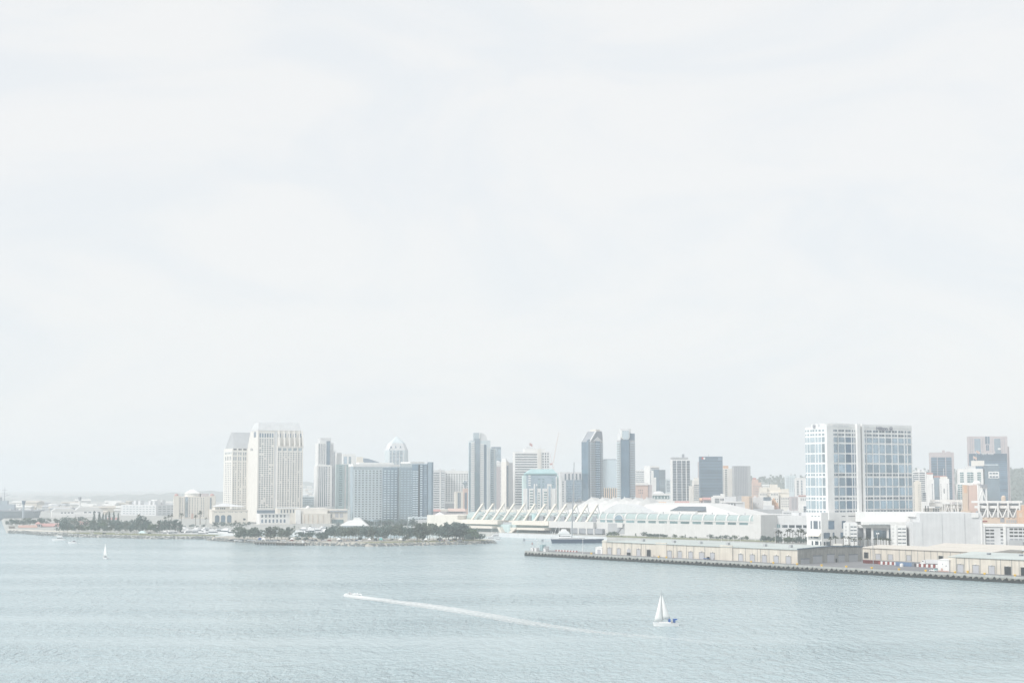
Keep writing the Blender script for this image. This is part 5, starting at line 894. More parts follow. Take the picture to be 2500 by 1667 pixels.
# ================================================================== cargo pier
A0 = G(1281.7, 1355.8, 0); B0 = G(2500, 1424, 0)
PU = Vector((B0.x - A0.x, B0.y - A0.y, 0)).normalized(); PV = Vector((-PU.y, PU.x, 0)); PANG = math.atan2(PU.y, PU.x); PZ = 3.5
def Q(u, v, z=PZ): p = A0 + PU * u + PV * v; return Vector((p.x, p.y, z))
def pu(px, v):       # u of the column px on the line v
    k = K(px, 1370); o = A0 + PV * v; return (k * o.y - o.x) / (PU.x - k * PU.y)
def pz(px, py, v):   # height of pixel py over the deck at column px on the line v
    u = pu(px, v); return Zp(py, Q(u, v).y) - PZ
xy = lambda v: (v.x, v.y)
Lq = 620
poly = [xy(Q(0, 0)), xy(Q(Lq, 0)), xy(Q(Lq, 135)), xy(Q(pu(1500, 135) if False else 215, 135)), xy(Q(150, 95)), xy(Q(pu(1480, 36), 40)), xy(Q(pu(1300, 30), 34))]
dk = MB(); n = len(poly); dk.add([(p[0], p[1], PZ) for p in poly] + [(p[0], p[1], -1) for p in poly], [tuple(range(n))] + [(i, n + i, n + (i + 1) % n, (i + 1) % n) for i in range(n)])
tag(dk.build('quay', 'quay_stone'), kind='structure')
tag(MB().add([tuple(Q(1.5, 3, PZ + .02)), tuple(Q(Lq, 3, PZ + .02)), tuple(Q(Lq, 130, PZ + .02)), tuple(Q(220, 130, PZ + .02)), tuple(Q(pu(1480, 36) + 4, 34, PZ + .02)), tuple(Q(pu(1300, 30) + 2, 30, PZ + .02))], [(0, 1, 2, 3, 4, 5)]).build('quay_deck', 'asphalt'), kind='structure')
tag(MB().box(0, Lq, -.25, 1.2, -.9, .55).build('quay_kerb', 'concrete', None, Q(0, 0, PZ), PANG), kind='structure')
# weathered fenders along the quay: a dark tidal apron with scalloped top, cut into lengths
rn = random.Random(21); u = 0.0; i = 0; protos = []
for k in range(6):
    mb = MB(); x = 0; top = [(0, rn.uniform(1.3, 2.2))]
    for s_ in range(4):
        top += [(x + rn.uniform(.7, 1.1), rn.uniform(1.6, 2.4)), (x + rn.uniform(1.5, 1.9), rn.uniform(2.3, 3.3)), (x + rn.uniform(2.2, 2.8), rn.uniform(2.2, 3.3)), (x + 3.4, rn.uniform(.9, 1.5))]; x += 4.3
    top.append((x, rn.uniform(1.0, 1.9)))
    mb.yprism([(0, -.9)] + [(x, -.9)] + top[::-1], -.55, 0); protos.append(mb.mesh('tidal_apron', 'tide'))
while u < 560:
    o = ob('fender_apron', protos[rn.randrange(6)], None, Q(u, -.02, 0), PANG)
    tag(o, 'dark scalloped tidal fender apron along the quay foot', 'fender', 'fender aprons along the cargo quay'); u += 17.2 + .05; i += 1
# ---- transit sheds
class Shed(Bld):
    def __init__(s, name, label, pa, pb, v, depth, group=None):
        s.v = v; s.u0 = pu(pa, v); s.w = pu(pb, v) - s.u0; s.d = depth; s.gz = PZ; o = Q(s.u0, v); s.C = (o.x, o.y); s.c, s.s = math.cos(PANG), math.sin(PANG); s.D = o.y
        s.root = thing(name, label, 'warehouse', tuple(o), PANG, group); s.panes = []; s.cache = {}
    def U(s, px): return pu(px, s.v) - s.u0
    def shell(s, h, rise, mat='beige', roof='green_roof', hip=0.0):
        W, d = s.w, s.d
        MB().box(0, W, 0, d, -.5, h).build('wall', mat, s.root)
        z0, z1 = h + .003, h + .45; hp = -.5 + hip
        vs = [(-.5, -.8, z0), (W + .5, -.8, z0), (W + .5, d + .8, z0), (-.5, d + .8, z0), (-.5, -.8, z1), (W + .5, -.8, z1), (W + .5, d + .8, z1), (-.5, d + .8, z1), (hp, d / 2, z1 + rise), (W + .5, d / 2, z1 + rise)]
        MB().add(vs, [(0, 3, 2, 1), (0, 1, 5, 4), (2, 3, 7, 6), (3, 0, 4, 7), (1, 2, 6, 9, 5), (4, 5, 9, 8), (6, 7, 8, 9), (7, 4, 8)]).build('roof', roof, s.root); s.h = h
    def door(s, pa, pb, h, mat='door_grey', z0=0.0, y=0.0):
        u0, u1 = s.U(pa), s.U(pb); dr = MB().box(u0, u1, y - .15, y + .1, z0, z0 + h).build('door', mat, s.root)
        m = MB(); m.box(u0 - .35, u0 - .02, y - .3, y + .1, z0, z0 + h + .35); m.box(u1 + .02, u1 + .35, y - .3, y + .1, z0, z0 + h + .35); m.box(u0 - .02, u1 + .02, y - .3, y + .1, z0 + h + .02, z0 + h + .35); m.build('door_frame', 'old_grey' if mat != 'white' else 'white', dr)
        return dr
    def seam(s, px, h=None): u = s.U(px); MB().box(u - .18, u + .18, -.22, .1, -.4, (h or s.h) - .1).build('pilaster', 'concrete', s.root)
s1 = Shed('transit_shed', 'long beige transit shed with grey roller doors and grey-green roof along the quay', 1471, 1947.5, 20, 71)
s1.shell(9.9, .8, hip=60)
for (a, q, m) in ((1484, 1493, 0), (1507, 1515.5, 0), (1531, 1540, 2), (1555, 1564, 0), (1580, 1589, 1), (1630, 1640, 0), (1655.5, 1665, 0), (1682, 1691.5, 0), (1708, 1719, 0), (1735, 1745, 0), (1804, 1814, 0), (1832, 1842.5, 0), (1861, 1872, 0), (1890, 1901, 0), (1919.5, 1931, 0)):
    if m == 2: s1.door(a, q, 2.1, 'dark'); MB().box(s1.U(a), s1.U(q), -.14, .1, 2.15, 4.9).build('roller_door', 'door_grey', s1.root)  # half-open: dark panel paints the unlit gap below the raised roller door
    else: s1.door(a, q, 5.0, 'dark' if m else 'door_grey')
    c = (s1.U(a) + s1.U(q)) / 2; MB().box(c - .5, c + .5, -.9, .1, 5.6, 6.2).build('door_lamp', 'white', s1.root)
for px in (1494.8, 1526, 1542.5, 1566, 1577, 1602, 1644, 1653, 1676, 1694, 1721, 1758, 1790, 1820, 1849, 1857, 1878, 1905): s1.seam(px)
for (a, q) in ((1471.2, 1481.5), (1601.5, 1628), (1758.5, 1789)): MB().box(s1.U(a), s1.U(q), -.45, .5, -.4, 11.2).build('gable_panel', 'beige', s1.root)
for f in (.15, .32, .46, .6, .78, .9): MB().box(s1.w * f, s1.w * f + 2.2, 14, 16.5, 10.4, 12.6).build('roof_vent', 'grey', s1.root)
# grey gable end of the long shed
W1, e = s1.w, []
MB().xprism([(-.3, -.4), (s1.d + .3, -.4), (s1.d + .3, 10.5), (s1.d / 2, 11.8), (-.3, 10.5)], W1 + .02, W1 + .5).build('gable_wall', 'old_grey', s1.root)
MB().xprism([(-1, 10.3), (s1.d / 2, 11.6), (s1.d + 1, 10.3), (s1.d + 1, 11.0), (s1.d / 2, 12.3), (-1, 11.0)], W1 + .5, W1 + .9).build('gable_fascia', 'slate_blue', s1.root)
for (ya, yb_, h_, m_) in ((31.5, 39.5, 5.6, 'door_grey'), (3, 12, 3.2, 'grey'), (16, 26, 5.0, 'grey'), (44, 51, 4.8, 'grey'), (56, 66, 4.8, 'grey'), (41, 42.3, 2.4, 'dark')): dr = MB().box(W1 + .4, W1 + .65, ya, yb_, 0, h_).build('door', m_, s1.root); MB().box(W1 + .4, W1 + .8, ya - .3, yb_ + .3, h_ + .02, h_ + .7).build('door_lintel', 'dark_grey', dr)
for ya in (13.5, 29, 42.8, 53): MB().box(W1 + .4, W1 + .75, ya, ya + .4, -.3, 10.2).build('pilaster', 'concrete', s1.root)
s3 = Shed('transit_shed', 'beige transit shed with dark doorways behind the truck yard', 2103, 2420, 112, 46)
s3.shell(8.6, 1.5, 'beige', 'roof_cream'); s3.door(2110.5, 2120, 4.3, 'dark', 1.0); s3.door(2139, 2150, 4, 'door_grey', .5); s3.door(2169, 2180, 4, 'door_grey', .5); s3.door(2214.5, 2224, 4, 'door_grey', .5); s3.door(2292.5, 2303, 4.2, 'dark', .8)
for px in (2106, 2126, 2136, 2152, 2166, 2196, 2212, 2226, 2241, 2257, 2273, 2289, 2303, 2321, 2345, 2365, 2386): s3.seam(px)
s5 = Shed('transit_shed', 'far beige shed with lilac-grey roof line behind the truck yard', 2270, 2620, 150, 40)
s5.shell(9.6, 2.0, 'beige', 'roof_cream'); [s5.seam(px) for px in range(2290, 2480, 26)]; MB().box(-.5, s5.w, -1.1, -.9, 9.3, 9.9).build('fascia', 'pale_blue', s5.root)
s4 = Shed('transit_shed', 'beige transit shed with two black doorways at the right end of the quay', 2317, 2640, 20, 52)
s4.shell(9.6, 2.4)
for (a, q, m) in ((2337.5, 2352, 0), (2375, 2389.5, 0), (2414, 2428, 0), (2452.5, 2468, 1), (2492.5, 2508, 1)): s4.door(a, q, 5.0, 'dark' if m else 'door_grey'); c = (s4.U(a) + s4.U(q)) / 2; MB().box(c - .4, c + .4, -.8, .1, 5.4, 5.9).build('door_lamp', 'white', s4.root)
for px in (2335, 2355, 2366, 2393, 2432, 2443, 2470, 2488): s4.seam(px)
MB().box(s4.U(2317.2), s4.U(2334), -.4, .5, -.4, 10.3).build('gable_panel', 'beige', s4.root)
for f in (.2, .45): MB().box(s4.w * f, s4.w * f + 2, 14, 16, 10.2, 12.4).build('roof_vent', 'dark_grey', s4.root)
for s in (s1, s3, s4, s5): s.finish()
# white sheds on the quay
def hut(name, lab, pa, pb, v, dep, h, mat='white', roof=None):
    u0 = pu(pa, v); w_ = pu(pb, v) - u0; t = thing(name, lab, 'hut', tuple(Q(u0, v)), PANG); MB().box(0, w_, 0, dep, -.2, h).build('wall', mat, t); MB().xprism([(-.3, h), (dep + .3, h), (dep / 2, h + .6)], -.3, w_ + .3).build('roof', roof or mat, t); return t, w_
t, w_ = hut('quay_hut', 'small white hut with a grey door at the left end of the beige shed', 1453.5, 1470.3, 19, 9, 5.2); MB().box(w_ * .32, w_ * .78, -.15, .1, 0, 3.6).build('door', 'door_grey', t)
t, w_ = hut('quay_hut', 'plain white hut with red painted foot beside the right shed', 2289, 2316.5, 18, 12, 7.6)
m = MB(); m.box(0.3, w_ - .2, -.12, .05, 0, .7); m.box(w_ * .3, w_ * .45, -.14, .05, .7, 2.2); m.build('painted_foot', 'terracotta', t); MB().box(w_ * .42, w_ * .47, -.1, .05, 4.6, 5.1).box(w_ * .72, w_ * .78, -.1, .05, 3.4, 4.2).build('vent', 'win_grey', t)
# ---- left end clutter: white tanks, grey cabins, green box, red stacks
for i, (px, lab) in enumerate(((1295.5, 'leftmost of the two white boxy cabins near the pier tip'), (1304, 'right one of the two white boxy cabins near the pier tip'), (1326, 'white cabin between the green box and the grey racks'))):
    u = pu(px, 10); t = thing('cabin', lab, 'cabin', tuple(Q(u, 10)), PANG); MB().box(0, 3, 0, 3, 0, 2.6).build('wall', 'white', t); MB().box(-.15, 3.15, -.15, 3.15, 2.6, 2.8).build('roof', 'white_roof', t); MB().box(.5, 1.3, -.06, .05, 0, 2).build('door', 'door_grey', t)
u = pu(1318, 20); t = thing('tank_box', 'tall grey-green steel box on the pier tip', 'container', tuple(Q(u, 20)), PANG); MB().box(0, 3.2, 0, 4, 0, 5.2).build('shell', 'teal', t); [MB().box(.2 + i, .35 + i, -.12, 0, .2, 5).build('rib', 'dark_grey', t) for i in range(3)]
for i in range(4):
    u = pu(1324 + i * 4.2, 22); t = thing('pipe_rack', 'pale grey upright rack beside the tall green box', 'rack', tuple(Q(u, 22)), PANG, 'grey racks on the pier tip'); m = MB(); [m.tube((x, 0, 0), (x, 0, 4.2), .12, n=4) for x in (0, 1.1)]; [m.tube((0, 0, z), (1.1, 0, z), .1, n=4) for z in (1, 2.2, 3.4, 4.1)]; m.build('frame', 'metal', t); MB().box(.1, 1.0, .05, 1.0, .1, 3.6).build('load', 'pale_grey', t)
def barrier(px, v, lab, grp, ang=0):
    t = thing('road_barrier', lab, 'barrier', tuple(Q(pu(px, v), v)), PANG + ang, grp); return t
bar_r = MB().xprism([(0, 0), (.7, 0), (.5, .9), (.2, .9)], 0, 1.6).mesh('barrier', 'rust'); bar_w = MB().xprism([(0, 0), (.7, 0), (.5, .9), (.2, .9)], 0, 1.6).mesh('barrier', 'white')
def row(pa, pb, v, step, lab_r, lab_w, grp, h=1.0):
    ua, ub = pu(pa, v), pu(pb, v); i = 0; u = ua
    while u < ub:
        o = ob('road_barrier', bar_r if i % 2 == 0 else bar_w, None, Q(u, v), PANG); o.scale = (1, 1, h); tag(o, lab_r if i % 2 == 0 else lab_w, 'barrier', grp); u += step; i += 1
row(1356, 1408, 26, 1.9, 'dark red block in the low row on the pier tip', 'white block in the low red and white row on the pier tip', 'blocks in the row on the pier tip', 1.3)
row(2144, 2184, 62, 2.0, 'dark red road barrier in the row left of the blue container', 'white road barrier in the row left of the blue container', 'barriers left of the blue container', 2.4)
row(2231, 2288, 55, 2.0, 'dark red road barrier in the row right of the blue container', 'white road barrier in the row right of the blue container', 'barriers right of the blue container', 2.4)
# red frames stacked before the grey shed
for i in range(7):
    for j in range(2):
        o = MB(); o.box(0, 1.9, 0, 1.2, 0, .15); o.box(0, 1.9, 0, 1.2, 1.0, 1.15); [o.box(x, x + .12, 0, 1.2, .15, 1.0) for x in (0, .9, 1.78)]
        t = o.build('cargo_frame', 'rust', None, Q(pu(2107, 66) + i * 2.15, 66, PZ + j * 1.17), PANG); tag(t, 'rusty red cargo frame stacked beside the grey shed', 'cargo frame', 'red cargo frames stacked in the yard')
# blue container, round white tank, truck, pickup
t = thing('shipping_container', 'long faded blue shipping container in the truck yard', 'container', tuple(Q(pu(2186, 52), 52)), PANG); w_ = pu(2226, 52) - pu(2186, 52)
MB().box(0, w_, 0, 2.6, .15, 2.9).build('shell', 'blue_grey', t); m = MB(); [m.box(i * .6 + .1, i * .6 + .3, -.06, 0, .3, 2.8) for i in range(int(w_ / .6))]; m.build('corrugation', 'blue', t); MB().box(w_, w_ + 1.6, .2, 2.4, .1, 2.6).build('end_frame', 'dark_grey', t)
t = thing('round_tank', 'round white tank standing before the blue container', 'tank', tuple(Q(pu(2201, 47), 47))); MB().frust(circ(0, 0, 1.2, 14), 0, circ(0, 0, 1.2, 14), 1.9).build('tank_body', 'white', t); MB().blob((0, 0, 1.9), 1.2, 1.2, .5, 14, 6).build('tank_dome', 'white', t, smooth=True)
def wheel(parent, x, y, r=.5, name='wheel'):
    wm = MB().tube((x, y - .16, r), (x, y + .16, r), r, n=12).build(name, 'dark', parent); MB().tube((x, y - .18, r), (x, y + .18, r), r * .5, n=8).build('rim', 'metal', wm)
t = thing('semi_truck', 'white semi truck with a long grey trailer in the yard', 'truck', tuple(Q(pu(2246, 80), 80)), PANG); w_ = pu(2289, 80) - pu(2246, 80)
cb = MB().box(1.6, 4.2, 0, 2.4, .8, 3.4).add([(0, 0, .7), (1.6, 0, .7), (1.6, 2.4, .7), (0, 2.4, .7), (0.1, 0.1, 1.7), (1.6, 0.1, 1.9), (1.6, 2.3, 1.9), (.1, 2.3, 1.7)], [(0, 3, 2, 1), (4, 5, 6, 7), (0, 1, 5, 4), (1, 2, 6, 5), (2, 3, 7, 6), (3, 0, 4, 7)]).build('cab', 'boat_white', t); MB().box(1.55, 1.62, .25, 2.15, 2.2, 3.1).build('windscreen', 'win_dark', cb); MB().box(2, 3, -.03, .05, 2.2, 3).build('side_window', 'win_dark', cb)
MB().box(4.8, w_, -.1, 2.5, 1.2, 3.9).build('trailer', 'pale_grey', t); [wheel(t, x, y) for x in (.9, 3.6, w_ - 3.2, w_ - 1.9) for y in (.15, 2.25)]; MB().box(.5, w_ - 1, .6, 1.8, .8, 1.1).build('chassis', 'dark_grey', t)
def car_proto(kind='car'):
    t = thing('parked_car', 'x', 'car'); L_ = 4.4
    MB().yprism([(0, .35), (L_, .35), (L_, .85), (L_ - .1, .95), (3.3, 1.0), (2.7, 1.02), (.9, 1.02), (.05, .92)], 0, 1.75).build('body', 'boat_white', t)
    MB().frust([(.55, .08), (3.4, .08), (3.4, 1.67), (.55, 1.67)], 1.0, [(1.0, .2), (2.6, .2), (2.6, 1.55), (1.0, 1.55)], 1.5).build('cabin_glass', 'win_dark', t)
    MB().box(1.0, 2.6, .2, 1.55, 1.5, 1.55).build('roof', 'boat_white', t); [wheel(t, x, y, .33) for x in (.85, 3.5) for y in (.12, 1.63)]; return t
CAR = car_proto(); CARS = []
wall('car_silver', (.45, .46, .48), rough=.3); wall('car_dark', (.05, .06, .08), rough=.3); wall('car_blue', (.06, .12, .28), rough=.3)
for m in ('boat_white', 'car_silver', 'car_dark', 'car_blue', 'rust'):
    c = copy_tree(CAR); CARS.append(c)
    for ch in c.children:
        if ch.name.startswith(('body', 'roof')): ch.data = ch.data.copy(); ch.data.materials[0] = MAT[m]
for o in list(CAR.children): bpy.data.objects.remove(o.children[0]) if o.children else None; bpy.data.objects.remove(o)
bpy.data.objects.remove(CAR)
used = [False] * 5; CNAME = ['white', 'silver', 'dark', 'blue', 'red']
def put_car(i, loc, rz, where, grp):
    if used[i]: c = copy_tree(CARS[i])
    else: c = CARS[i]; used[i] = True
    c.location = loc; c.rotation_euler = (0, 0, rz); tag(c, '%s car parked %s' % (CNAME[i], where), 'car', grp)
t = thing('pickup_truck', 'white pickup with loaded bed parked by the white hut', 'pickup', tuple(Q(pu(2268.5, 12), 12)), PANG)
pb_ = MB().box(0, 5.6, 0, 1.9, .5, 1.15).build('body', 'boat_white', t); MB().frust([(1.2, .05), (3.2, .05), (3.2, 1.85), (1.2, 1.85)], 1.15, [(1.7, .2), (3.0, .2), (3.0, 1.7), (1.7, 1.7)], 1.85).build('cab', 'boat_white', t); MB().box(1.75, 2.95, .0, .12, 1.3, 1.75).build('side_window', 'win_dark', t); MB().box(3.5, 5.4, .2, 1.7, 1.15, 1.7).build('load', 'teal_cloth', t); [wheel(t, x, y, .42) for x in (1, 4.6) for y in (.1, 1.8)]
t = thing('flatbed_cart', 'small blue flatbed cart parked before the long beige shed', 'cart', tuple(Q(pu(1717, 17), 17)), PANG); MB().box(0, 5, 0, 2, .5, 1.0).build('bed', 'blue', t); MB().box(3.4, 4.8, .1, 1.9, 1.0, 2.1).build('cab', 'dark', t); [wheel(t, x, y, .35) for x in (.8, 4.2) for y in (.1, 1.9)]
# bollards, lamp posts
for px in (1444, 1608, 1627, 1834, 1888, 1946, 2006, 2066, 2128, 2194.5, 2259.5, 2331, 2362, 2403, 2477):
    v = 4 if px != 2362 else 17
    t = thing('bollard', 'squat yellow mooring bollard on the quay edge', 'bollard', tuple(Q(pu(px, v), v)), 0, 'yellow bollards along the cargo quay'); MB().frust(circ(0, 0, .75, 10), 0, circ(0, 0, .5, 10), 1.1).build('post', 'yellow', t); MB().frust(circ(0, 0, .95, 10), 1.1, circ(0, 0, .8, 10), 1.6).build('cap', 'yellow', t)
t = thing('lamp_post', 'tall slim steel floodlight post in the truck yard', 'lamp post', tuple(Q(pu(2132, 50), 50)), PANG); MB().tube((0, 0, 0), (0, 0, pz(2132, 1313, 50)), .28, .14).build('pole', 'metal', t); MB().box(-1.4, 1.4, -.3, .3, pz(2132, 1313, 50), pz(2132, 1313, 50) + .6).build('lamp_head', 'pale_grey', t)
for (px, y0, lab) in ((1423, 1316, 'white lamp post on the pier tip in front of the navy yacht'), (1422.5, 1342, 'short white sign post near the pier edge')):
    v = 18 if y0 < 1330 else 6
    t = thing('lamp_post', lab, 'lamp post', tuple(Q(pu(px, v), v)), PANG); hh = pz(px, y0, v); MB().tube((0, 0, 0), (0, 0, hh), .2, .14).build('pole', 'white', t); MB().box(-.6, .6, -.25, .25, hh, hh + .4).build('lamp_head', 'white', t)
# people on the quay
def skin_mesh(name, verts, edges, radii, mat):
    me = bpy.data.meshes.new(name); me.from_pydata(verts, edges, []); o = bpy.data.objects.new(name, me); COL.objects.link(o)
    m = o.modifiers.new('s', 'SKIN'); sv = me.skin_vertices[0].data
    for i, r in enumerate(radii): sv[i].radius = (r, r)
    sv[0].use_root = True; s2 = o.modifiers.new('b', 'SUBSURF'); s2.levels = 1
    dg = bpy.context.evaluated_depsgraph_get(); me2 = bpy.data.meshes.new_from_object(o.evaluated_get(dg)); bpy.data.objects.remove(o)
    me2.materials.clear(); me2.materials.append(MAT[mat]); return me2
def person(loc, rz, lab, top, legs, lean=0.0, step=.12, grp=None):
    t = thing('person', lab, 'person', loc, rz, grp)
    V = [(0, 0, .95), (0, -.02, 1.2), (0, -.03, 1.42), (0, -.03, 1.52), (0, -.05, 1.62), (0, -.05, 1.74), (.2, 0, 1.4), (.27, .02, 1.12), (.26, -.1, .88), (-.2, 0, 1.4), (-.27, .02, 1.12), (-.26, -.1, .88), (.1, 0, .9), (.11, -step, .5), (.11, -step * .7, .06), (.11, -step * .7 - .16, .04), (-.1, 0, .9), (-.11, step, .5), (-.11, step * 1.3, .06), (-.11, step * 1.3 - .16, .04)]
    E = [(0, 1), (1, 2), (2, 3), (3, 4), (4, 5), (2, 6), (6, 7), (7, 8), (2, 9), (9, 10), (10, 11), (0, 12), (12, 13), (13, 14), (14, 15), (0, 16), (16, 17), (17, 18), (18, 19)]
    Rr = [.15, .15, .16, .06, .1, .09, .07, .05, .04, .07, .05, .04, .1, .07, .05, .04, .1, .07, .05, .04]
    ob('body', skin_mesh('body', V, E, Rr, 'skin'), t)
    Vt = V[:3] + [V[6], V[7], V[9], V[10]]; ob('shirt', skin_mesh('shirt', Vt, [(0, 1), (1, 2), (2, 3), (3, 4), (2, 5), (5, 6)], [.17, .17, .18, .09, .07, .09, .07], top), t)
    Vl = [V[0], V[12], V[13], V[14], V[16], V[17], V[18]]; ob('trousers', skin_mesh('trousers', Vl, [(0, 1), (1, 2), (2, 3), (0, 4), (4, 5), (5, 6)], [.17, .12, .09, .075, .12, .09, .075], legs), t)
    MB().blob((0, -.03, 1.72), .11, .12, .1, 8, 6).build('hair', 'dark', t); return t
person(tuple(Q(pu(1596, 15), 15)), 1.2, 'person in dark clothes standing right of the black doorway', 'cloth_dark', 'cloth_dark')
person(tuple(Q(pu(1599, 14), 14)), -.8, 'person in white top beside the one in dark clothes', 'white', 'dark_grey')
person(tuple(Q(pu(1611, 15), 15)), .3, 'person in dark clothes near the shed gable panel', 'cloth_dark', 'dark_grey')
person(tuple(Q(pu(1644, 12), 12)), .9, 'person in a red top walking on the quay', 'red', 'rust')
person(tuple(Q(pu(1514, 13), 13)), .2, 'person in pale clothes by the second grey roller door', 'white', 'pale_grey')
person(tuple(Q(pu(1743, 14), 14)), .5, 'person in dark clothes right of the blue cart', 'cloth_dark', 'cloth_dark')
# ================================================================== trees
def crown_mesh(name, seed, kind, mat):
    rn = random.Random(seed); mb = MB(); bl = []
    if kind == 'broad':
        for i in range(11): a = rn.uniform(0, 6.28); r = rn.uniform(.0, .36); bl.append((r * math.cos(a), r * math.sin(a), rn.uniform(.38, .84), rn.uniform(.13, .22)))
        N_, sz = 330, .058
    elif kind == 'tall':
        for i in range(12): f = i / 11; a = rn.uniform(0, 6.28); r = rn.uniform(.02, .17) * (1 - .4 * f); bl.append((r * math.cos(a), r * math.sin(a), .28 + .68 * f, rn.uniform(.09, .15) * (1.1 - .5 * f)))
        N_, sz = 300, .050
    elif kind == 'cone':
        for i in range(10): f = i / 9; bl.append((rn.uniform(-.02, .02), rn.uniform(-.02, .02), .1 + .86 * f, .15 * (1 - f) + .025))
        N_, sz = 420, .045
    else:
        for i in range(9): a = rn.uniform(0, 6.28); r = rn.uniform(.1, .5); bl.append((r * math.cos(a), r * math.sin(a), rn.uniform(.3, .8), rn.uniform(.2, .3)))
        N_, sz = 420, .085
    for i in range(N_):
        c = bl[rn.randrange(len(bl))]; u = rn.uniform(-1, 1); a = rn.uniform(0, 6.283); q = c[3] * rn.uniform(.55, 1.08); s_ = math.sqrt(1 - u * u)
        p = Vector((c[0] + q * s_ * math.cos(a), c[1] + q * s_ * math.sin(a), max(.03, c[2] + q * u * .85)))
        n = Vector((rn.uniform(-1, 1), rn.uniform(-1, 1), rn.uniform(-.3, 1))).normalized(); t = n.orthogonal().normalized(); b_ = n.cross(t); k = sz * rn.uniform(.6, 1.3)
        mb.add([p - t * k, p + b_ * k * .7, p + t * k, p - b_ * k * .7], [(0, 1, 2, 3)])
    return mb.mesh(name, mat)
def trunk_mesh(seed, h0=.5, mat='bark', r=.02):
    rn = random.Random(seed); mb = MB(); x, y = rn.uniform(-.03, .03), rn.uniform(-.03, .03)
    mb.tube((0, 0, -.03), (x, y, h0), r, r * .6, 6)
    for i in range(5): a = rn.uniform(0, 6.28); zz = h0 * rn.uniform(.55, 1); mb.tube((x * zz / h0, y * zz / h0, zz), (x + .22 * math.cos(a), y + .22 * math.sin(a), zz + rn.uniform(.12, .3)), r * .5, r * .15, 5)
    return mb.mesh('trunk', mat)
wall('pale_bark', (.42, .39, .34), var=.2)
TP = {}
for kind, mats in (('broad', ('leaf_dark', 'leaf_olive', 'leaf_green')), ('tall', ('leaf_dark', 'leaf_olive', 'leaf_green')), ('cone', ('leaf_dark',)), ('bush', ('leaf_dark', 'leaf_green', 'leaf_olive'))):
    for mt in mats: TP[(kind, mt)] = [(crown_mesh('crown', hash((kind, mt, i)) % 9999 if False else len(TP) * 7 + i * 31 + 5, kind, mt), trunk_mesh(i + 3, .5 if kind != 'cone' else .3, 'pale_bark' if kind in ('broad', 'tall') else 'bark')) for i in range(3)]
TR = random.Random(77)
def tree(px, D, h, kind, mt, label, group, wide=1.0, z=None):
    cm, tm = TP[(kind, mt)][TR.randrange(3)]; nm = {'broad': 'broadleaf_tree', 'tall': 'eucalyptus_tree', 'cone': 'cypress_tree', 'bush': 'bush'}[kind]
    t = thing(nm, label, 'bush' if kind == 'bush' else 'tree', tuple(at(px, D, 3.2 if z is None else z)), TR.uniform(0, 6.28), group); t.scale = (h * wide, h * wide, h)
    if kind != 'bush': ob('trunk', tm, t)
    ob('crown', cm, t); return t
def hpx(D, y0, z=3.2): return Zp(y0, D) - z
# palms
def palm_protos():
    out_ = []
    for s_ in range(3):
        rn = random.Random(s_ + 50); m = MB(); x = 0; m.tube((0, 0, -.3), (.15, 0, 5), .26, .2, 6); m.tube((.15, 0, 5), (.1, .1, 9), .2, .17, 6); f = MB()
        for i in range(22):
            a = i * 2.4 + rn.uniform(-.2, .2); el = rn.uniform(-.5, 1.1); L_ = rn.uniform(1.7, 2.5); p = Vector((.1, .1, 9)); d = Vector((math.cos(a) * math.cos(el), math.sin(a) * math.cos(el), math.sin(el))); sd_ = Vector((-math.sin(a), math.cos(a), 0)); prev = None
            for k in range(5):
                q = p + d * L_ * k / 4 + Vector((0, 0, -1)) * .9 * (k / 4) ** 2; w_ = .42 * math.sin(math.pi * (k + .6) / 5)
                cur = (q - sd_ * w_, q + sd_ * w_)
                if prev: f.add([prev[0], prev[1], cur[1], cur[0]], [(0, 1, 2, 3)])
                prev = cur
        out_.append((m.mesh('trunk', 'bark'), f.mesh('crown', 'leaf_palm')))
    return out_
PP = palm_protos()
def palm(px, D, h, label, group, z=None, fat=1.0):
    a, c = PP[TR.randrange(3)]; s_ = h / 11.0
    t = thing('palm_tree', label, 'palm', tuple(at(px, D, 3.3 if z is None else z)), TR.uniform(0, 6.28), group); t.scale = (s_ * fat, s_ * fat, s_); ob('trunk', a, t); ob('crown', c, t)
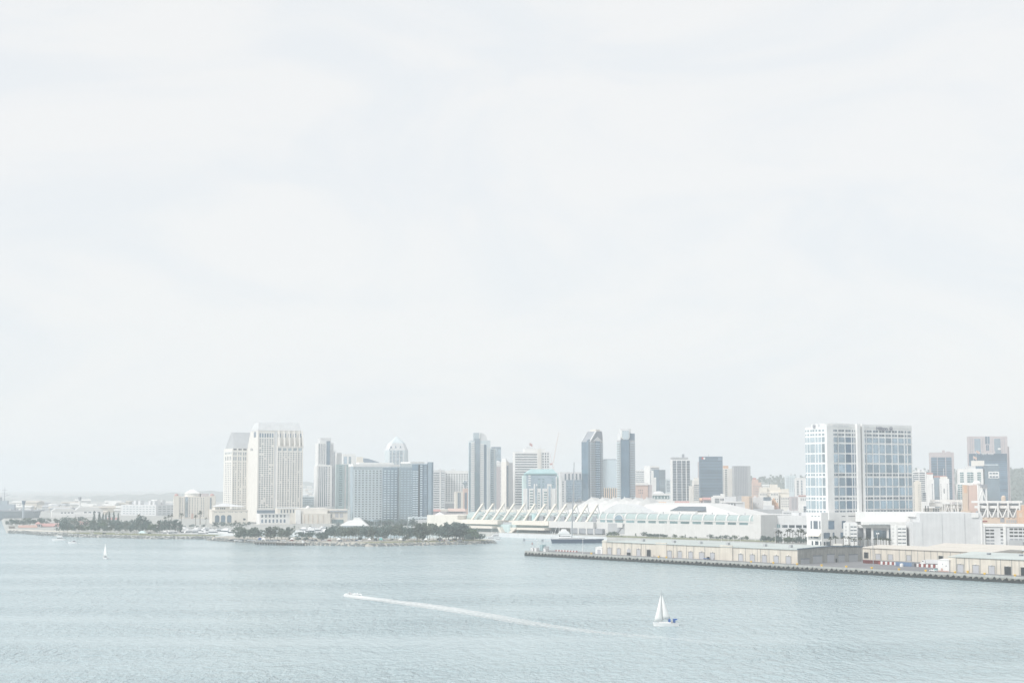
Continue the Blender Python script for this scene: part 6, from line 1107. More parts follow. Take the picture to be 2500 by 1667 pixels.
# left strip
GA = 'trees on the grassy left shore'
for (px, yt, D, k, m, w_) in [(24 + i * 8.5, 1271 - (i * 7 % 9), 2160 + (i * 31 % 60), 'broad', ('leaf_dark', 'leaf_olive')[i % 2], 1.4) for i in range(11)] + [(84, 1266, 2300, 'broad', 'leaf_olive', 1.3), (100, 1263, 2290, 'broad', 'leaf_dark', 1.3), (118, 1264, 2240, 'broad', 'leaf_olive', 1.3), (140, 1263, 2230, 'broad', 'leaf_olive', 1.4), (162, 1260, 2150, 'broad', 'leaf_dark', 1.3), (180, 1262, 2180, 'broad', 'leaf_olive', 1.3), (196, 1260, 2240, 'broad', 'leaf_dark', 1.2), (176, 1281, 1960, 'broad', 'leaf_dark', 1.2), (205, 1282, 1950, 'broad', 'leaf_dark', 1.3), (212, 1263, 2250, 'broad', 'leaf_olive', 1.2), (226, 1268, 2060, 'broad', 'leaf_dark', 1.3), (240, 1266, 2080, 'broad', 'leaf_dark', 1.2), (256, 1271, 1960, 'broad', 'leaf_green', 1.3), (232, 1284, 1900, 'broad', 'leaf_dark', 1.4), (258, 1285, 1890, 'broad', 'leaf_dark', 1.3), (276, 1275, 1960, 'broad', 'leaf_dark', 1.3), (294, 1270, 1930, 'broad', 'leaf_dark', 1.1), (314, 1271, 1920, 'broad', 'leaf_olive', 1.1), (290, 1284, 1880, 'broad', 'leaf_dark', 1.2), (322, 1281, 1860, 'broad', 'leaf_dark', 1.2), (335, 1264, 1910, 'broad', 'leaf_dark', 1.0), (349, 1258, 1900, 'broad', 'leaf_dark', .95), (362, 1268, 1890, 'broad', 'leaf_dark', .9), (350, 1279, 1850, 'broad', 'leaf_dark', 1.2), (374, 1274, 1880, 'broad', 'leaf_green', 1.0), (380, 1287, 1830, 'broad', 'leaf_dark', 1.1), (392, 1270, 1890, 'tall', 'leaf_olive', 1.6), (404, 1267, 1880, 'broad', 'leaf_dark', .9), (417, 1267, 1880, 'broad', 'leaf_dark', .9), (430, 1268, 1880, 'tall', 'leaf_dark', 1.7), (440, 1273, 1870, 'tall', 'leaf_dark', 1.5), (168, 1272, 2040, 'broad', 'leaf_olive', 1.1)] + [(148 + i * 9.6, 1276 + (i * 7 % 11), 1870 + (i * 37 % 60), 'broad', ('leaf_dark', 'leaf_olive', 'leaf_dark', 'leaf_green')[i % 4], 1.25) for i in range(30)] + [(158 + i * 13, 1266 + (i * 5 % 8), 2010 + (i * 29 % 70), 'broad', ('leaf_dark', 'leaf_dark', 'leaf_olive')[i % 3], 1.3) for i in range(14)]:
    lb = {'leaf_dark': 'dense dark tree in the clump along the grassy left shore', 'leaf_olive': 'thin olive tree in the clump along the grassy left shore', 'leaf_green': 'light green tree in the clump along the grassy left shore'}[m]
    if k == 'tall': lb = 'upright tree near the right end of the left shore clump'
    tree(px, D, hpx(D, yt), k, m, lb, GA, w_)
for (px, yt) in ((231, 1247), (245, 1250), (253, 1252), (260, 1252), (268.5, 1249), (279, 1248), (290, 1252), (243, 1252)): tree(px, 2350, hpx(2350, yt), 'cone', 'leaf_dark', 'dark pointed cypress rising behind the left shore trees', 'cypresses behind the left shore trees', 1.0)
# wooded point
GB = 'trees on the wooded park point'
def mass(rows, group, labs, D0=1640, dj=35):
    for (a, q, yt, n, m, k, w_) in rows:
        for i in range(n):
            px = a + (q - a) * (i + .5) / n + TR.uniform(-2, 2); D = D0 + TR.uniform(-dj, dj); tree(px, D, hpx(D, yt + TR.uniform(-4, 6)), k, m, labs[(k, m)], group, w_)
LB = {('broad', 'leaf_dark'): 'dense dark broad tree among the grove on the park point', ('broad', 'leaf_olive'): 'olive broad tree with pale trunk on the park point', ('broad', 'leaf_green'): 'greener broad tree among the grove on the park point', ('tall', 'leaf_dark'): 'tall dark tree with pale trunk on the park point', ('tall', 'leaf_olive'): 'tall olive tree with pale trunk on the park point', ('tall', 'leaf_green'): 'tall green tree with pale trunk on the park point', ('bush', 'leaf_dark'): 'dark low bush at the foot of the park point grove', ('bush', 'leaf_green'): 'green low bush on the park point', ('bush', 'leaf_olive'): 'olive low bush on the park point'}
mass([(572, 632, 1286, 6, 'leaf_olive', 'broad', 1.15), (576, 630, 1294, 4, 'leaf_dark', 'broad', 1.3), (648, 674, 1287, 3, 'leaf_olive', 'tall', 1.7), (675, 714, 1285, 4, 'leaf_olive', 'broad', 1.0), (682, 712, 1284, 2, 'leaf_dark', 'tall', 1.8), (724, 762, 1297, 4, 'leaf_dark', 'broad', 1.4), (770, 800, 1300, 3, 'leaf_dark', 'broad', 1.4), (797, 832, 1286, 5, 'leaf_dark', 'broad', 1.05), (829, 874, 1281, 6, 'leaf_olive', 'broad', 1.0), (872, 905, 1285, 4, 'leaf_dark', 'broad', 1.0), (898, 948, 1282, 6, 'leaf_dark', 'broad', 1.05), (900, 940, 1290, 3, 'leaf_olive', 'tall', 1.9), (952, 985, 1281, 5, 'leaf_olive', 'broad', .95), (985, 1016, 1284, 4, 'leaf_dark', 'broad', 1.0), (1014, 1034, 1279, 3, 'leaf_olive', 'tall', 1.9), (1030, 1072, 1276, 5, 'leaf_olive', 'broad', .9), (1068, 1108, 1280, 5, 'leaf_dark', 'broad', .95), (1085, 1100, 1275, 2, 'leaf_dark', 'tall', 1.5), (1106, 1138, 1277, 6, 'leaf_dark', 'tall', 2.0), (1108, 1136, 1283, 3, 'leaf_dark', 'broad', .9), (1140, 1160, 1286, 3, 'leaf_green', 'broad', 1.0)], GB, LB)
mass([(1138, 1172, 1302, 5, 'leaf_dark', 'bush', 1.1), (700, 800, 1309, 5, 'leaf_dark', 'bush', 1.5), (860, 1130, 1310, 7, 'leaf_olive', 'bush', 1.6)], 'bushes on the wooded park point', LB, 1625, 10)
LC = {k: v.replace('on the park point', 'behind the park point').replace('grove', 'back row') for k, v in LB.items()}
LC[('broad', 'leaf_dark')] = 'hazier dark tree in front of the mirrored hotels'; LC[('broad', 'leaf_olive')] = 'hazier olive tree in front of the waterfront hotels'; LC[('broad', 'leaf_green')] = 'hazier green tree behind the marina boats'
mass([(895, 1000, 1271, 9, 'leaf_dark', 'broad', 1.5), (1000, 1018, 1266, 2, 'leaf_dark', 'broad', 1.2), (1005, 1045, 1276, 4, 'leaf_olive', 'broad', 1.2), (520, 548, 1276, 3, 'leaf_dark', 'broad', 1.5), (548, 610, 1273, 5, 'leaf_olive', 'broad', 1.4), (448, 470, 1278, 2, 'leaf_dark', 'broad', 1.4), (470, 500, 1282, 3, 'leaf_dark', 'broad', 1.3), (712, 800, 1281, 7, 'leaf_green', 'broad', 1.3), (1166, 1186, 1286, 3, 'leaf_dark', 'broad', 1.1), (1186, 1222, 1288, 4, 'leaf_dark', 'broad', 1.1), (808, 830, 1276, 2, 'leaf_dark', 'broad', 1.2)], 'trees behind the marina basin', LC, 2080, 15)
# convention lawn
GD = 'small trees on the convention lawn'
def cl_D(px): return 1735 - (px - 1480) * .40
for (px, yt, w_, k, m) in [(1484, 1300, 1.1, 'broad', 'leaf_dark'), (1491, 1297, 1.1, 'broad', 'leaf_green'), (1498, 1296, 1.1, 'broad', 'leaf_dark'), (1505, 1299, 1.0, 'broad', 'leaf_green'), (1517, 1306, 1.2, 'broad', 'leaf_dark'), (1551, 1301, .8, 'tall', 'leaf_green'), (1571, 1297, 1.0, 'broad', 'leaf_dark'), (1624, 1304, 1.2, 'broad', 'leaf_dark'), (1647, 1303, 1.1, 'broad', 'leaf_green'), (1664, 1306, 1.1, 'broad', 'leaf_green'), (1672, 1304, .7, 'tall', 'leaf_dark'), (1686, 1309, 1.2, 'broad', 'leaf_dark'), (1698, 1308, 1.1, 'broad', 'leaf_green'), (1734, 1303, 1.0, 'broad', 'leaf_dark'), (1748, 1308, 1.1, 'broad', 'leaf_dark'), (1760, 1306, 1.1, 'broad', 'leaf_dark'), (1772, 1305, 1.1, 'broad', 'leaf_dark'), (1782, 1309, 1.1, 'broad', 'leaf_dark'), (1792, 1304, 1.1, 'broad', 'leaf_green'), (1808, 1310, 1.2, 'broad', 'leaf_dark'), (1822, 1307, 1.3, 'broad', 'leaf_green'), (1864, 1306, 1.2, 'broad', 'leaf_dark'), (1873, 1308, 1.0, 'broad', 'leaf_green'), (1888, 1311, 1.2, 'broad', 'leaf_dark'), (1895, 1309, 1.1, 'broad', 'leaf_dark')]:
    tree(px, cl_D(px), hpx(cl_D(px), yt, 3.5), k, m, ('dark' if m == 'leaf_dark' else 'green') + ' small tree on the lawn before the white convention wall', GD, w_ * 1.35, 3.5)
for i in range(9): px = 1580 + i * 5; tree(px, 1712 - i * 2, 4.2, 'bush', 'leaf_dark', 'dark clipped bush in the hedge before the convention wall', 'hedge bushes before the convention wall', .8, 3.5)
for i in range(12): px = 1862 + i * 9.5; tree(px, 1555 - i * 3, TR.uniform(5, 8), 'bush', TR.choice(['leaf_dark', 'leaf_green']), 'bushy green shrub under the slim palms of the east wing', 'shrubs under the palms', .9, 3.5)
for (px, yt) in ((1893, 1293), (1899, 1290), (1905, 1294), (1921, 1288), (1927, 1286), (1934, 1290), (1948, 1289), (1953, 1285), (1959, 1288), (1965, 1296), (1914, 1300), (1941, 1298)): palm(px, 1545, hpx(1545, yt, 3.5), 'tall palm in the cluster before the grey east wing', 'palms before the grey east wing', 3.5, 1.35)
for (px, yt) in ((2025, 1306), (2038, 1304), (2056, 1305), (2071, 1306), (2083, 1310), (2097, 1307), (2117, 1306), (2137, 1309), (2148, 1308), (2154, 1310), (2161, 1309), (2168, 1310)): palm(px, 1385, hpx(1385, yt, 4.0), 'short palm on the terrace of the big waterfront hotel', 'palms on the big hotel terrace', 4.0, 1.5)
for (px, yt, D) in ((340, 1252, 2100), (405, 1258, 2200), (413, 1254, 2220), (421, 1252, 2210), (444, 1248, 2240), (479, 1254, 2200), (490, 1243, 2260), (504, 1261, 2200), (576, 1268, 2100), (1168, 1262, 1990), (1163, 1262, 1985)): palm(px, D, hpx(D, yt), 'tall thin palm near the cream suites hotel' if px < 520 else 'thin palm on the waterfront promenade', 'tall palms along the waterfront', None, 1.2)
# ================================================================== far city and hillsides
FR = random.Random(5)
wall('far_white', (.66, .66, .64)); wall('far_tan', (.50, .46, .40)); wall('far_grey', (.40, .42, .44))
fh = []
for m in ('far_white', 'far_tan', 'far_grey', 'far_white'):
    mb = MB(); mb.box(-.5, .5, -.4, .4, -.6, .7); mb.xprism([(-.45, .7), (.45, .7), (0, 1.0)], -.55, .55); fh.append(mb.mesh('house', m))
def far_house(px, D, z, wdt, h, lab, grp):
    o = ob('far_house', fh[FR.randrange(4)], None, tuple(at(px, D, z)), FR.uniform(-.5, .5)); o.scale = (wdt, wdt * .8, h); tag(o, lab, 'building', grp)
for i in range(70): far_house(FR.uniform(5, 440), FR.uniform(3000, 4600), 3.4, FR.uniform(14, 46), FR.uniform(6, 15), 'tiny pale building in the far hazy town on the left', 'far buildings in the hazy left town')
for i in range(26): px = FR.uniform(737, 776); t = FR.uniform(.1, .85); far_house(px, 5200 + 1600 * t, 3 + 60 * t ** 1.3, FR.uniform(12, 26), FR.uniform(7, 13), 'tiny pale house on the hazy hillside beside the tallest hotel', 'houses on the hazy hillside')
for i in range(60): px = FR.choice([FR.uniform(1836, 1990), FR.uniform(2225, 2345), FR.uniform(1640, 1840), FR.uniform(2466, 2500)]); t = FR.uniform(.05, .7); far_house(px, 3000 + 1300 * t, 3 + 80 * t ** 1.3, FR.uniform(9, 20), FR.uniform(5, 11), 'tiny pale house on the green hillside at right', 'houses on the right hillside')
for i in range(46):
    px = FR.uniform(560, 2340); D = FR.uniform(2750, 3300); far_house(px, D, 3.4, FR.uniform(20, 45), FR.uniform(16, 34), 'hazy low downtown block glimpsed between the towers', 'hazy low blocks between the towers')
mb = MB()
for i in range(5200):
    px = FR.uniform(1640, 2640) if i % 3 else FR.uniform(2440, 2560); t = FR.uniform(.25, 1.0); zt = Zp(1184 - min(1, max(0, (px - 1640) / 500)) * 34, 4300); p = at(px, 3000 + 1300 * t, 3 + (zt - 3) * t ** 1.3)
    k = FR.uniform(2.5, 6); n = Vector((FR.uniform(-1, 1), -1, FR.uniform(-.2, 1))).normalized(); a = n.orthogonal().normalized(); c = n.cross(a); p = p + Vector((0, 0, FR.uniform(0, 9)))
    mb.add([p - a * k, p + c * k, p + a * k, p - c * k], [(0, 1, 2, 3)])
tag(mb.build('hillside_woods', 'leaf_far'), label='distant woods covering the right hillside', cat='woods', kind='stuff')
# ================================================================== boats
def hull_mesh(L_, B_, H_, mat, name='hull', bow=.22, sheer=.35, stern=.85):
    mb = MB(); n = 12; st = []
    for i in range(n + 1):
        f = i / n; wd = B_ / 2 * (1 if f > .45 else math.sin(math.pi / 2 * f / .45) ** .8) * (1 - (1 - stern) * max(0, (f - .6) / .4)); wd = max(wd, .03)
        zt = H_ * (1 + sheer * (1 - f) ** 2); xo = -bow * L_ * .3 * (1 - f) ** 3
        x = f * L_; st += [(x + xo, -wd, zt), (x, -wd * .86, -H_ * .05), (x + .02 * L_, 0, -H_ * .5), (x, wd * .86, -H_ * .05), (x + xo, wd, zt)]
    fs = []
    for i in range(n):
        for j in range(4): a = i * 5 + j; fs.append((a, a + 1, a + 6, a + 5))
        a = i * 5; fs.append((a, a + 5, a + 9, a + 4))
    fs += [(0, 4, 3, 2, 1), tuple(n * 5 + k for k in range(5))]
    return mb.add(st, fs).mesh(name, mat)
def motor_proto(L_, lab, cat='motor boat'):
    t = thing('motor_boat', lab, cat); B_ = L_ * .3; ob('hull', hull_mesh(L_, B_, L_ * .13, 'boat_white'), t); z = L_ * .15
    c = MB().frust([(L_ * .3, -B_ * .34), (L_ * .85, -B_ * .38), (L_ * .85, B_ * .38), (L_ * .3, B_ * .34)], z * .9, [(L_ * .42, -B_ * .28), (L_ * .8, -B_ * .32), (L_ * .8, B_ * .32), (L_ * .42, B_ * .28)], z * 1.9).build('cabin', 'boat_white', t)
    MB().frust([(L_ * .345, -B_ * .345), (L_ * .83, -B_ * .385), (L_ * .83, B_ * .385), (L_ * .345, B_ * .345)], z * 1.25, [(L_ * .39, -B_ * .32), (L_ * .82, -B_ * .36), (L_ * .82, B_ * .36), (L_ * .39, B_ * .32)], z * 1.6).build('window', 'win_dark', c)
    MB().box(L_ * .5, L_ * .8, -B_ * .25, B_ * .25, z * 1.9, z * 2.3).build('flybridge', 'boat_white', t); MB().tube((L_ * .66, 0, z * 2.3), (L_ * .7, 0, z * 3.3), .07, .04, 5).build('aerial', 'boat_white', t); return t
def sail_proto(L_, lab):
    t = thing('sailing_boat', lab, 'sailing boat'); ob('hull', hull_mesh(L_, L_ * .28, L_ * .1, 'boat_white'), t); MB().frust([(L_ * .3, -.9), (L_ * .7, -1), (L_ * .7, 1), (L_ * .3, .9)], L_ * .1, [(L_ * .36, -.7), (L_ * .68, -.8), (L_ * .68, .8), (L_ * .36, .7)], L_ * .15).build('cabin', 'boat_white', t)
    MB().tube((L_ * .4, 0, L_ * .08), (L_ * .4, 0, L_ * 1.3), .13, .09, 6).build('mast', 'pale_grey', t); MB().tube((L_ * .4, 0, L_ * .22), (L_ * .8, 0, L_ * .22), .2, .16, 6).build('boom', 'canvas_blue', t); return t
M1 = motor_proto(13, 'white motor boat moored among the marina boats behind the grass'); S1 = sail_proto(11, 'white sailing boat with bare mast moored in the marina'); BR = random.Random(12)
GM = 'white boats moored in the marina basin'; first = {}
def moor(proto, px, D, rz, sc=1.0):
    o = proto if proto not in first else copy_tree(proto); first[proto] = 1; o.location = tuple(at(px, D, 0)); o.rotation_euler = (0, 0, rz); o.scale = (sc, sc, sc); o['group'] = GM if proto is M1 else 'bare-masted sailing boats in the marina'
for i in range(24): moor(M1, 432 + i * 5.6 + BR.uniform(-2, 2), BR.uniform(1825, 1960), BR.uniform(-.9, .9) + (math.pi if BR.random() < .5 else 0), BR.uniform(1.1, 2.1))
for i in range(12): moor(M1, 716 + i * 7 + BR.uniform(-2, 2), BR.uniform(1850, 2000), BR.uniform(-.9, .9), BR.uniform(1.1, 1.9))
for px in (464, 535, 540.5, 552.5, 563, 571, 596, 604, 737, 742, 766, 782, 813, 905, 922, 949, 967, 988): moor(S1, px, BR.uniform(1840, 1990), BR.uniform(-1.2, 1.2), BR.uniform(.85, 1.3))
# working boats
def place(o, px, py, rz, lab=None):
    g = G(px, py, 0); o.location = tuple(g); o.rotation_euler = (0, 0, rz)
    if lab: tag(o, lab)
    return o
y2 = motor_proto(13.6, 'white two-deck motor yacht off the left shore'); place(y2, 127.5, 1319.5, .12)
MB().frust([(4.5, -1.4), (10.5, -1.6), (10.5, 1.6), (4.5, 1.4)], 3.8, [(5.4, -1.2), (9.8, -1.4), (9.8, 1.4), (5.4, 1.2)], 5.6).build('upper_deck', 'boat_white', y2)
c2 = motor_proto(8.7, 'small white cruiser with a pale wake near the left shore'); place(c2, 166.5, 1326, -.1); MB().box(5.2, 7.2, -1.1, 1.1, 1.9, 2.9).build('canopy', 'dark_grey', c2)
for (px, py, L_, rz, lab) in ((1181, 1318.5, 13, .1, 'white motor yacht moored at the tip of the park point, left one'), (1203, 1319.5, 9, .05, 'smaller white motor yacht just right of the park point tip'), (1190, 1314, 15, .3, 'white yacht moored behind the two yachts at the point tip')):
    m_ = motor_proto(L_, lab); place(m_, px, py, rz)
# sailing boats under sail
def sail_panel(pts, n, belly, name, parent):   # pts: tack, clew, head in (x,z)
    mb = MB(); (x0, z0), (x1, z1), (x2, z2) = pts; vs = []; fs = []
    for i in range(n + 1):
        f = i / n
        for j in range(n + 1):
            g = j / n; a = (x0 + (x1 - x0) * g, z0 + (z1 - z0) * g); x = a[0] + (x2 - a[0]) * f; z = a[1] + (z2 - a[1]) * f
            vs.append((x, -belly * math.sin(math.pi * g) * (1 - f) ** .7 * math.sin(math.pi * min(1, f * .9 + .1)) - belly * .6 * g * (1 - f), z))
    for i in range(n):
        for j in range(n): a = i * (n + 1) + j; fs.append((a, a + 1, a + n + 2, a + n + 1))
    o = mb.add(vs, fs).build(name, 'sail', parent, smooth=True); o.modifiers.new('thick', 'SOLIDIFY').thickness = .03; return o
g = G(1596, 1527.6, 0); s_ = g.y / 3842
t = thing('sailing_boat', 'white sloop under full sail with blue canvas covers, nearest boat', 'sailing boat', tuple(g), R(3))
ob('hull', hull_mesh(60 * s_, 3.4, 1.25, 'boat_white', bow=.15), t); X = lambda px: (px - 1596) * s_; ZZ = lambda py: (1527.6 - py) * s_
MB().prism([(2.2, -.9), (7.2, -1.2), (7.2, 1.2), (2.2, .9)], 1.2, 1.75).build('cabin', 'boat_white', t)
MB().tube((X(1615.6), 0, .8), (X(1615.4), 0, ZZ(1441)), .12, .07, 8).build('mast', 'metal', t); MB().tube((X(1616), -.05, ZZ(1512.5)), (X(1637), -.6, ZZ(1511.5)), .09, .08, 6).build('boom', 'metal', t)
sail_panel(((X(1616.3), ZZ(1511)), (X(1637), ZZ(1510.5)), (X(1616), ZZ(1450))), 8, .9, 'mainsail', t); sail_panel(((X(1597), ZZ(1516)), (X(1617.5), ZZ(1515.5)), (X(1614.2), ZZ(1449))), 8, 1.0, 'jib', t)
m = MB(); m.tube((X(1596.5), 0, ZZ(1518)), (X(1615.3), 0, ZZ(1444)), .02, n=4); m.tube((X(1655), 0, 1.5), (X(1615.5), 0, ZZ(1442)), .02, n=4); m.build('rigging', 'metal', t)
MB().xprism([(-1.1, 1.6), (-1.1, 2.5), (-.6, 2.95), (.6, 2.95), (1.1, 2.5), (1.1, 1.6)], X(1632), X(1636.5)).build('spray_hood', 'canvas_blue', t)
m = MB(); m.frust([(X(1643.5), -1.2), (X(1652.5), -1.2), (X(1652.5), 1.2), (X(1643.5), 1.2)], 2.6, [(X(1643.8), -1.1), (X(1653), -1.1), (X(1653), 1.1), (X(1643.8), 1.1)], 3.05); m.box(X(1643.6), X(1648), -1.2, 1.2, 1.5, 2.6); m.build('bimini_cover', 'canvas_blue', t)
m = MB(); [m.tube((X(p), q, 1.2), (X(p), q, 2.0), .03, n=4) for p in (1600, 1606, 1640, 1648, 1654) for q in (-1.2, 1.2)]; m.tube((X(1638), -1.4, 1.9), (X(1655), -1.3, 1.9), .03, n=4); m.build('guard_rail', 'metal', t)
p_ = person((0, 0, 0), 0, 'person in pale clothes sitting in the sloop cockpit', 'white', 'dark_grey'); p_.location = Vector(t.location) + Vector((X(1640), -.4, .55))
g = G(249.5, 1363.5, 0); s_ = g.y / 3842
t = thing('sailing_boat', 'distant small white sailing boat seen nearly end-on at left', 'sailing boat', tuple(g + Vector((0, 3, 0))), R(-52)); ob('hull', hull_mesh(9, 2.8, .95, 'boat_white'), t); MB().box(2.8, 5.4, -.8, .8, .9, 1.4).build('cabin', 'mid_grey', t); MB().tube((3.6, 0, .6), (3.6, 0, 13.2), .1, .06, 6).build('mast', 'metal', t); MB().tube((3.6, 0, 1.9), (8, -.5, 1.9), .08, n=5).build('boom', 'metal', t)
sail_panel(((3.7, 2.0), (8, 2.0), (3.65, 12.9)), 6, .8, 'mainsail', t); sail_panel(((.2, 1.2), (4.2, 1.5), (3.5, 12)), 6, .8, 'jib', t)
# water scooter with rider and spray
g = G(846, 1452.5, 0)
t = thing('water_scooter', 'small water scooter throwing up white spray at the head of the foam trail', 'water scooter', tuple(g), R(8)); ob('hull', hull_mesh(3.1, 1.1, .5, 'boat_white', bow=.3), t); MB().box(1.3, 2.7, -.25, .25, .5, .85).build('saddle', 'dark', t); MB().tube((1.1, 0, .5), (1.0, 0, 1.05), .08, n=5).tube((1.0, -.4, 1.05), (1.0, .4, 1.05), .04, n=5).build('handlebar', 'dark', t)
p_ = person((0, 0, 0), R(-82), 'rider in dark wetsuit on the water scooter', 'cloth_dark', 'cloth_dark', step=.2); p_.location = g + Vector((1.9, .25, .05))
SR = random.Random(31); mb = MB()
for i in range(190): f = SR.random(); x = -2.5 + 9.5 * f; mb.blob((x + 1.2, SR.gauss(.5, .6 + f * .7), abs(SR.gauss(0, .28 + .3 * math.sin(math.pi * f)))), *(SR.uniform(.12, .36),) * 3, 5, 3, .3, SR)
wall('spray', (.85, .86, .86), rough=1, var=.02, streak=0); tag(mb.build('spray', 'spray', None, tuple(g), R(8)), 'white spray thrown up around the water scooter', 'spray', kind='stuff')
# big navy hulled yacht behind the pier
g = G(1347.5, 1325.3, 0); s_ = g.y / 3842
t = thing('sailing_yacht', 'huge navy hulled sailing yacht with one very tall bare mast', 'yacht', tuple(g + Vector((0, 4, 0))), R(-1)); X = lambda px: (px - 1347.5) * s_; L_ = X(1470)
mb = MB(); st = []; n = 14
for i in range(n + 1):
    f = i / n; x = f * L_; wd = 5 * (1 if f < .55 else math.cos(math.pi / 2 * (f - .55) / .45) ** .8); wd = max(wd, .06); zt = 3.9 + .5 * f * f + .3 * (1 - f)
    st += [(x - (1.2 if i == 0 else 0) + (2 if i == n else 0), -wd, zt), (x, -wd * .9, -.1), (x, 0, -1.2), (x, wd * .9, -.1), (x - (1.2 if i == 0 else 0) + (2 if i == n else 0), wd, zt)]
fs = []
for i in range(n):
    for j in range(4): a = i * 5 + j; fs.append((a, a + 5, a + 6, a + 1))
fs += [(0, 1, 2, 3, 4), tuple(n * 5 + k for k in (4, 3, 2, 1, 0))]
mb.add(st, fs).build('hull', 'navy', t)
MB().prism([(-.6, -4.6), (L_ * .55, -4.7), (L_ * .85, -3), (L_ * .98, -.3), (L_ * .98, .3), (L_ * .85, 3), (L_ * .55, 4.7), (-.6, 4.6)], 4.1, 4.5).build('deck', 'boat_white', t)
c = MB().frust([(X(1362), -2.8), (X(1432), -2.4), (X(1432), 2.4), (X(1362), 2.8)], 4.0, [(X(1366), -2.4), (X(1424), -2), (X(1424), 2), (X(1366), 2.4)], 5.6).build('deck_house', 'boat_white', t); MB().frust([(X(1364), -2.66), (X(1428), -2.3), (X(1428), 2.3), (X(1364), 2.66)], 4.6, [(X(1365), -2.6), (X(1427), -2.2), (X(1427), 2.2), (X(1365), 2.6)], 5.1).build('window', 'win_dark', c)
MB().tube((X(1396), 0, 4), (X(1402.5), 0, (1325 - 1129) * s_), .75, .4, 8).build('mast', 'metal', t)
m = MB(); [m.tube((X(1398.5), -w_, zz), (X(1398.5), w_, zz), .15, n=4) for w_, zz in ((3, 25), (2.5, 45), (1.8, 62))]; m.build('spreader', 'pale_grey', t); m = MB(); m.tube((L_, 0, 4), (X(1402), 0, 76), .05, n=4); m.tube((0, 0, 4), (X(1402), 0, 78), .05, n=4); m.build('rigging', 'metal', t)
MB().tube((X(1396), 0, 8), (X(1368), -.4, 7.6), .7, .55, 8).build('boom', 'boat_white', t)
m = MB(); [m.tube((X(1408 + i * 5), -3.6 + .02 * i, 4), (X(1408 + i * 5), -3.6 + .02 * i, 5.1), .1, n=4) for i in range(12)]; m.build('guard_rail', 'white', t)
g = G(1344, 1321, 0); t = motor_proto(26, 'tall white expedition yacht with radar mast behind the navy yacht', 'yacht'); t.location = tuple(g + Vector((0, 14, 0))); t.rotation_euler = (0, 0, R(2))
MB().frust([(8, -3), (21, -3.2), (21, 3.2), (8, 3)], 7.2, [(10, -2.6), (19.5, -2.8), (19.5, 2.8), (10, 2.6)], 10.4).build('upper_deck', 'boat_white', t); MB().frust([(11, -2.2), (18, -2.2), (18, 2.2), (11, 2.2)], 10.4, [(12.5, -1.6), (17, -1.6), (17, 1.6), (12.5, 1.6)], 12.6).build('bridge', 'boat_white', t); MB().tube((9.7, 0, 7), (9.4, 0, 29), .3, .15, 6).tube((7.6, 0, 20), (11.5, 0, 20), .15, n=4).build('radar_mast', 'boat_white', t); MB().tube((3, -2, 3), (7, -1, 15), .2, n=5).tube((1, -2, 3), (2.6, -1.4, 10), .2, n=5).build('davit', 'boat_white', t)
# floating docks, sea wall, buoy
for (px, py, L_, lab) in ((1277, 1320, 15.5, 'grey floating pontoon with boxy shelter, left of the white yacht'), (1322, 1321, 10.5, 'short grey floating pontoon touching the navy yacht stern')):
    g = G(px, py, 0); t = thing('pontoon', lab, 'pontoon', tuple(g)); MB().box(0, L_, 0, 5, -.3, .9).build('deck', 'pale_grey', t); MB().box(L_ * .1, L_ * .9, .6, 4.4, .9, 2.6).build('shelter', 'pale_blue', t); MB().box(0, 2, -.1, 2, -.2, 2.2).build('end_box', 'mid_grey', t); [MB().tube((x, 0, .5), (x, 0, 4), .15, n=5).build('pile', 'white', t) for x in (L_ * .3, L_ * .7)]
t = thing('sea_wall', 'long pale promenade wall along the water before the convention terraces', 'sea wall'); pts = [kp(1218, 1838), kp(1262, 1806), kp(1350, 1768), kp(1480, 1694)]; mb = MB()
for (a, c) in zip(pts, pts[1:]): mb.add([(a[0], a[1] - 7, -.8), (c[0], c[1] - 7, -.8), (c[0], c[1] - 7, 4.6), (a[0], a[1] - 7, 4.6), (a[0], a[1] - 5, -.8), (c[0], c[1] - 5, -.8), (c[0], c[1] - 5, 4.6), (a[0], a[1] - 5, 4.6)], [(0, 1, 2, 3), (3, 2, 6, 7), (4, 7, 6, 5), (0, 3, 7, 4), (1, 5, 6, 2)])
mb.build('wall', 'pale_grey', t)
for (px, py, lab) in ((1299.5, 1327.5, 'small faded red buoy floating left of the navy yacht'),): t = thing('buoy', lab, 'buoy', tuple(G(px, py, 0))); MB().frust(circ(0, 0, .9, 10), -.2, circ(0, 0, .8, 10), .5).build('float', 'rust', t); MB().frust(circ(0, 0, .35, 8), .5, circ(0, 0, .2, 8), 1.9).build('topmark', 'rust', t)
# fishing pier on piles
a, c = G(624, 1329.5, 0), G(743, 1331.8, 0); d = c - a; L_ = d.length; t = thing('fishing_pier', 'low fishing pier on dark piles at the park point', 'pier', tuple(a), math.atan2(d.y, d.x)); MB().box(-1, L_ + 1, -.5, 4, 2.1, 2.6).build('deck', 'wood', t)
for i in range(19):
    x = L_ * i / 18; MB().tube((x, .2, -1), (x, .2, 2.1), .38, n=6).build('pile', 'dark', t); MB().tube((x, 3.4, -1), (x, 3.4, 2.1), .38, n=6).build('pile', 'dark', t)
m = MB(); [m.tube((L_ * i / 24, -.4, 2.6), (L_ * i / 24, -.4, 3.7), .06, n=4) for i in range(25)]; m.tube((0, -.4, 3.7), (L_, -.4, 3.7), .07, n=4); m.tube((0, -.4, 3.2), (L_, -.4, 3.2), .05, n=4); m.build('railing', 'pale_grey', t); MB().box(L_ * .43, L_ * .6, .3, 3, .2, 2.1).build('cross_bracing', 'wood', t); MB().box(L_ * .94, L_ * .98, .5, 2.4, 2.6, 4.4).build('kiosk', 'white', t)
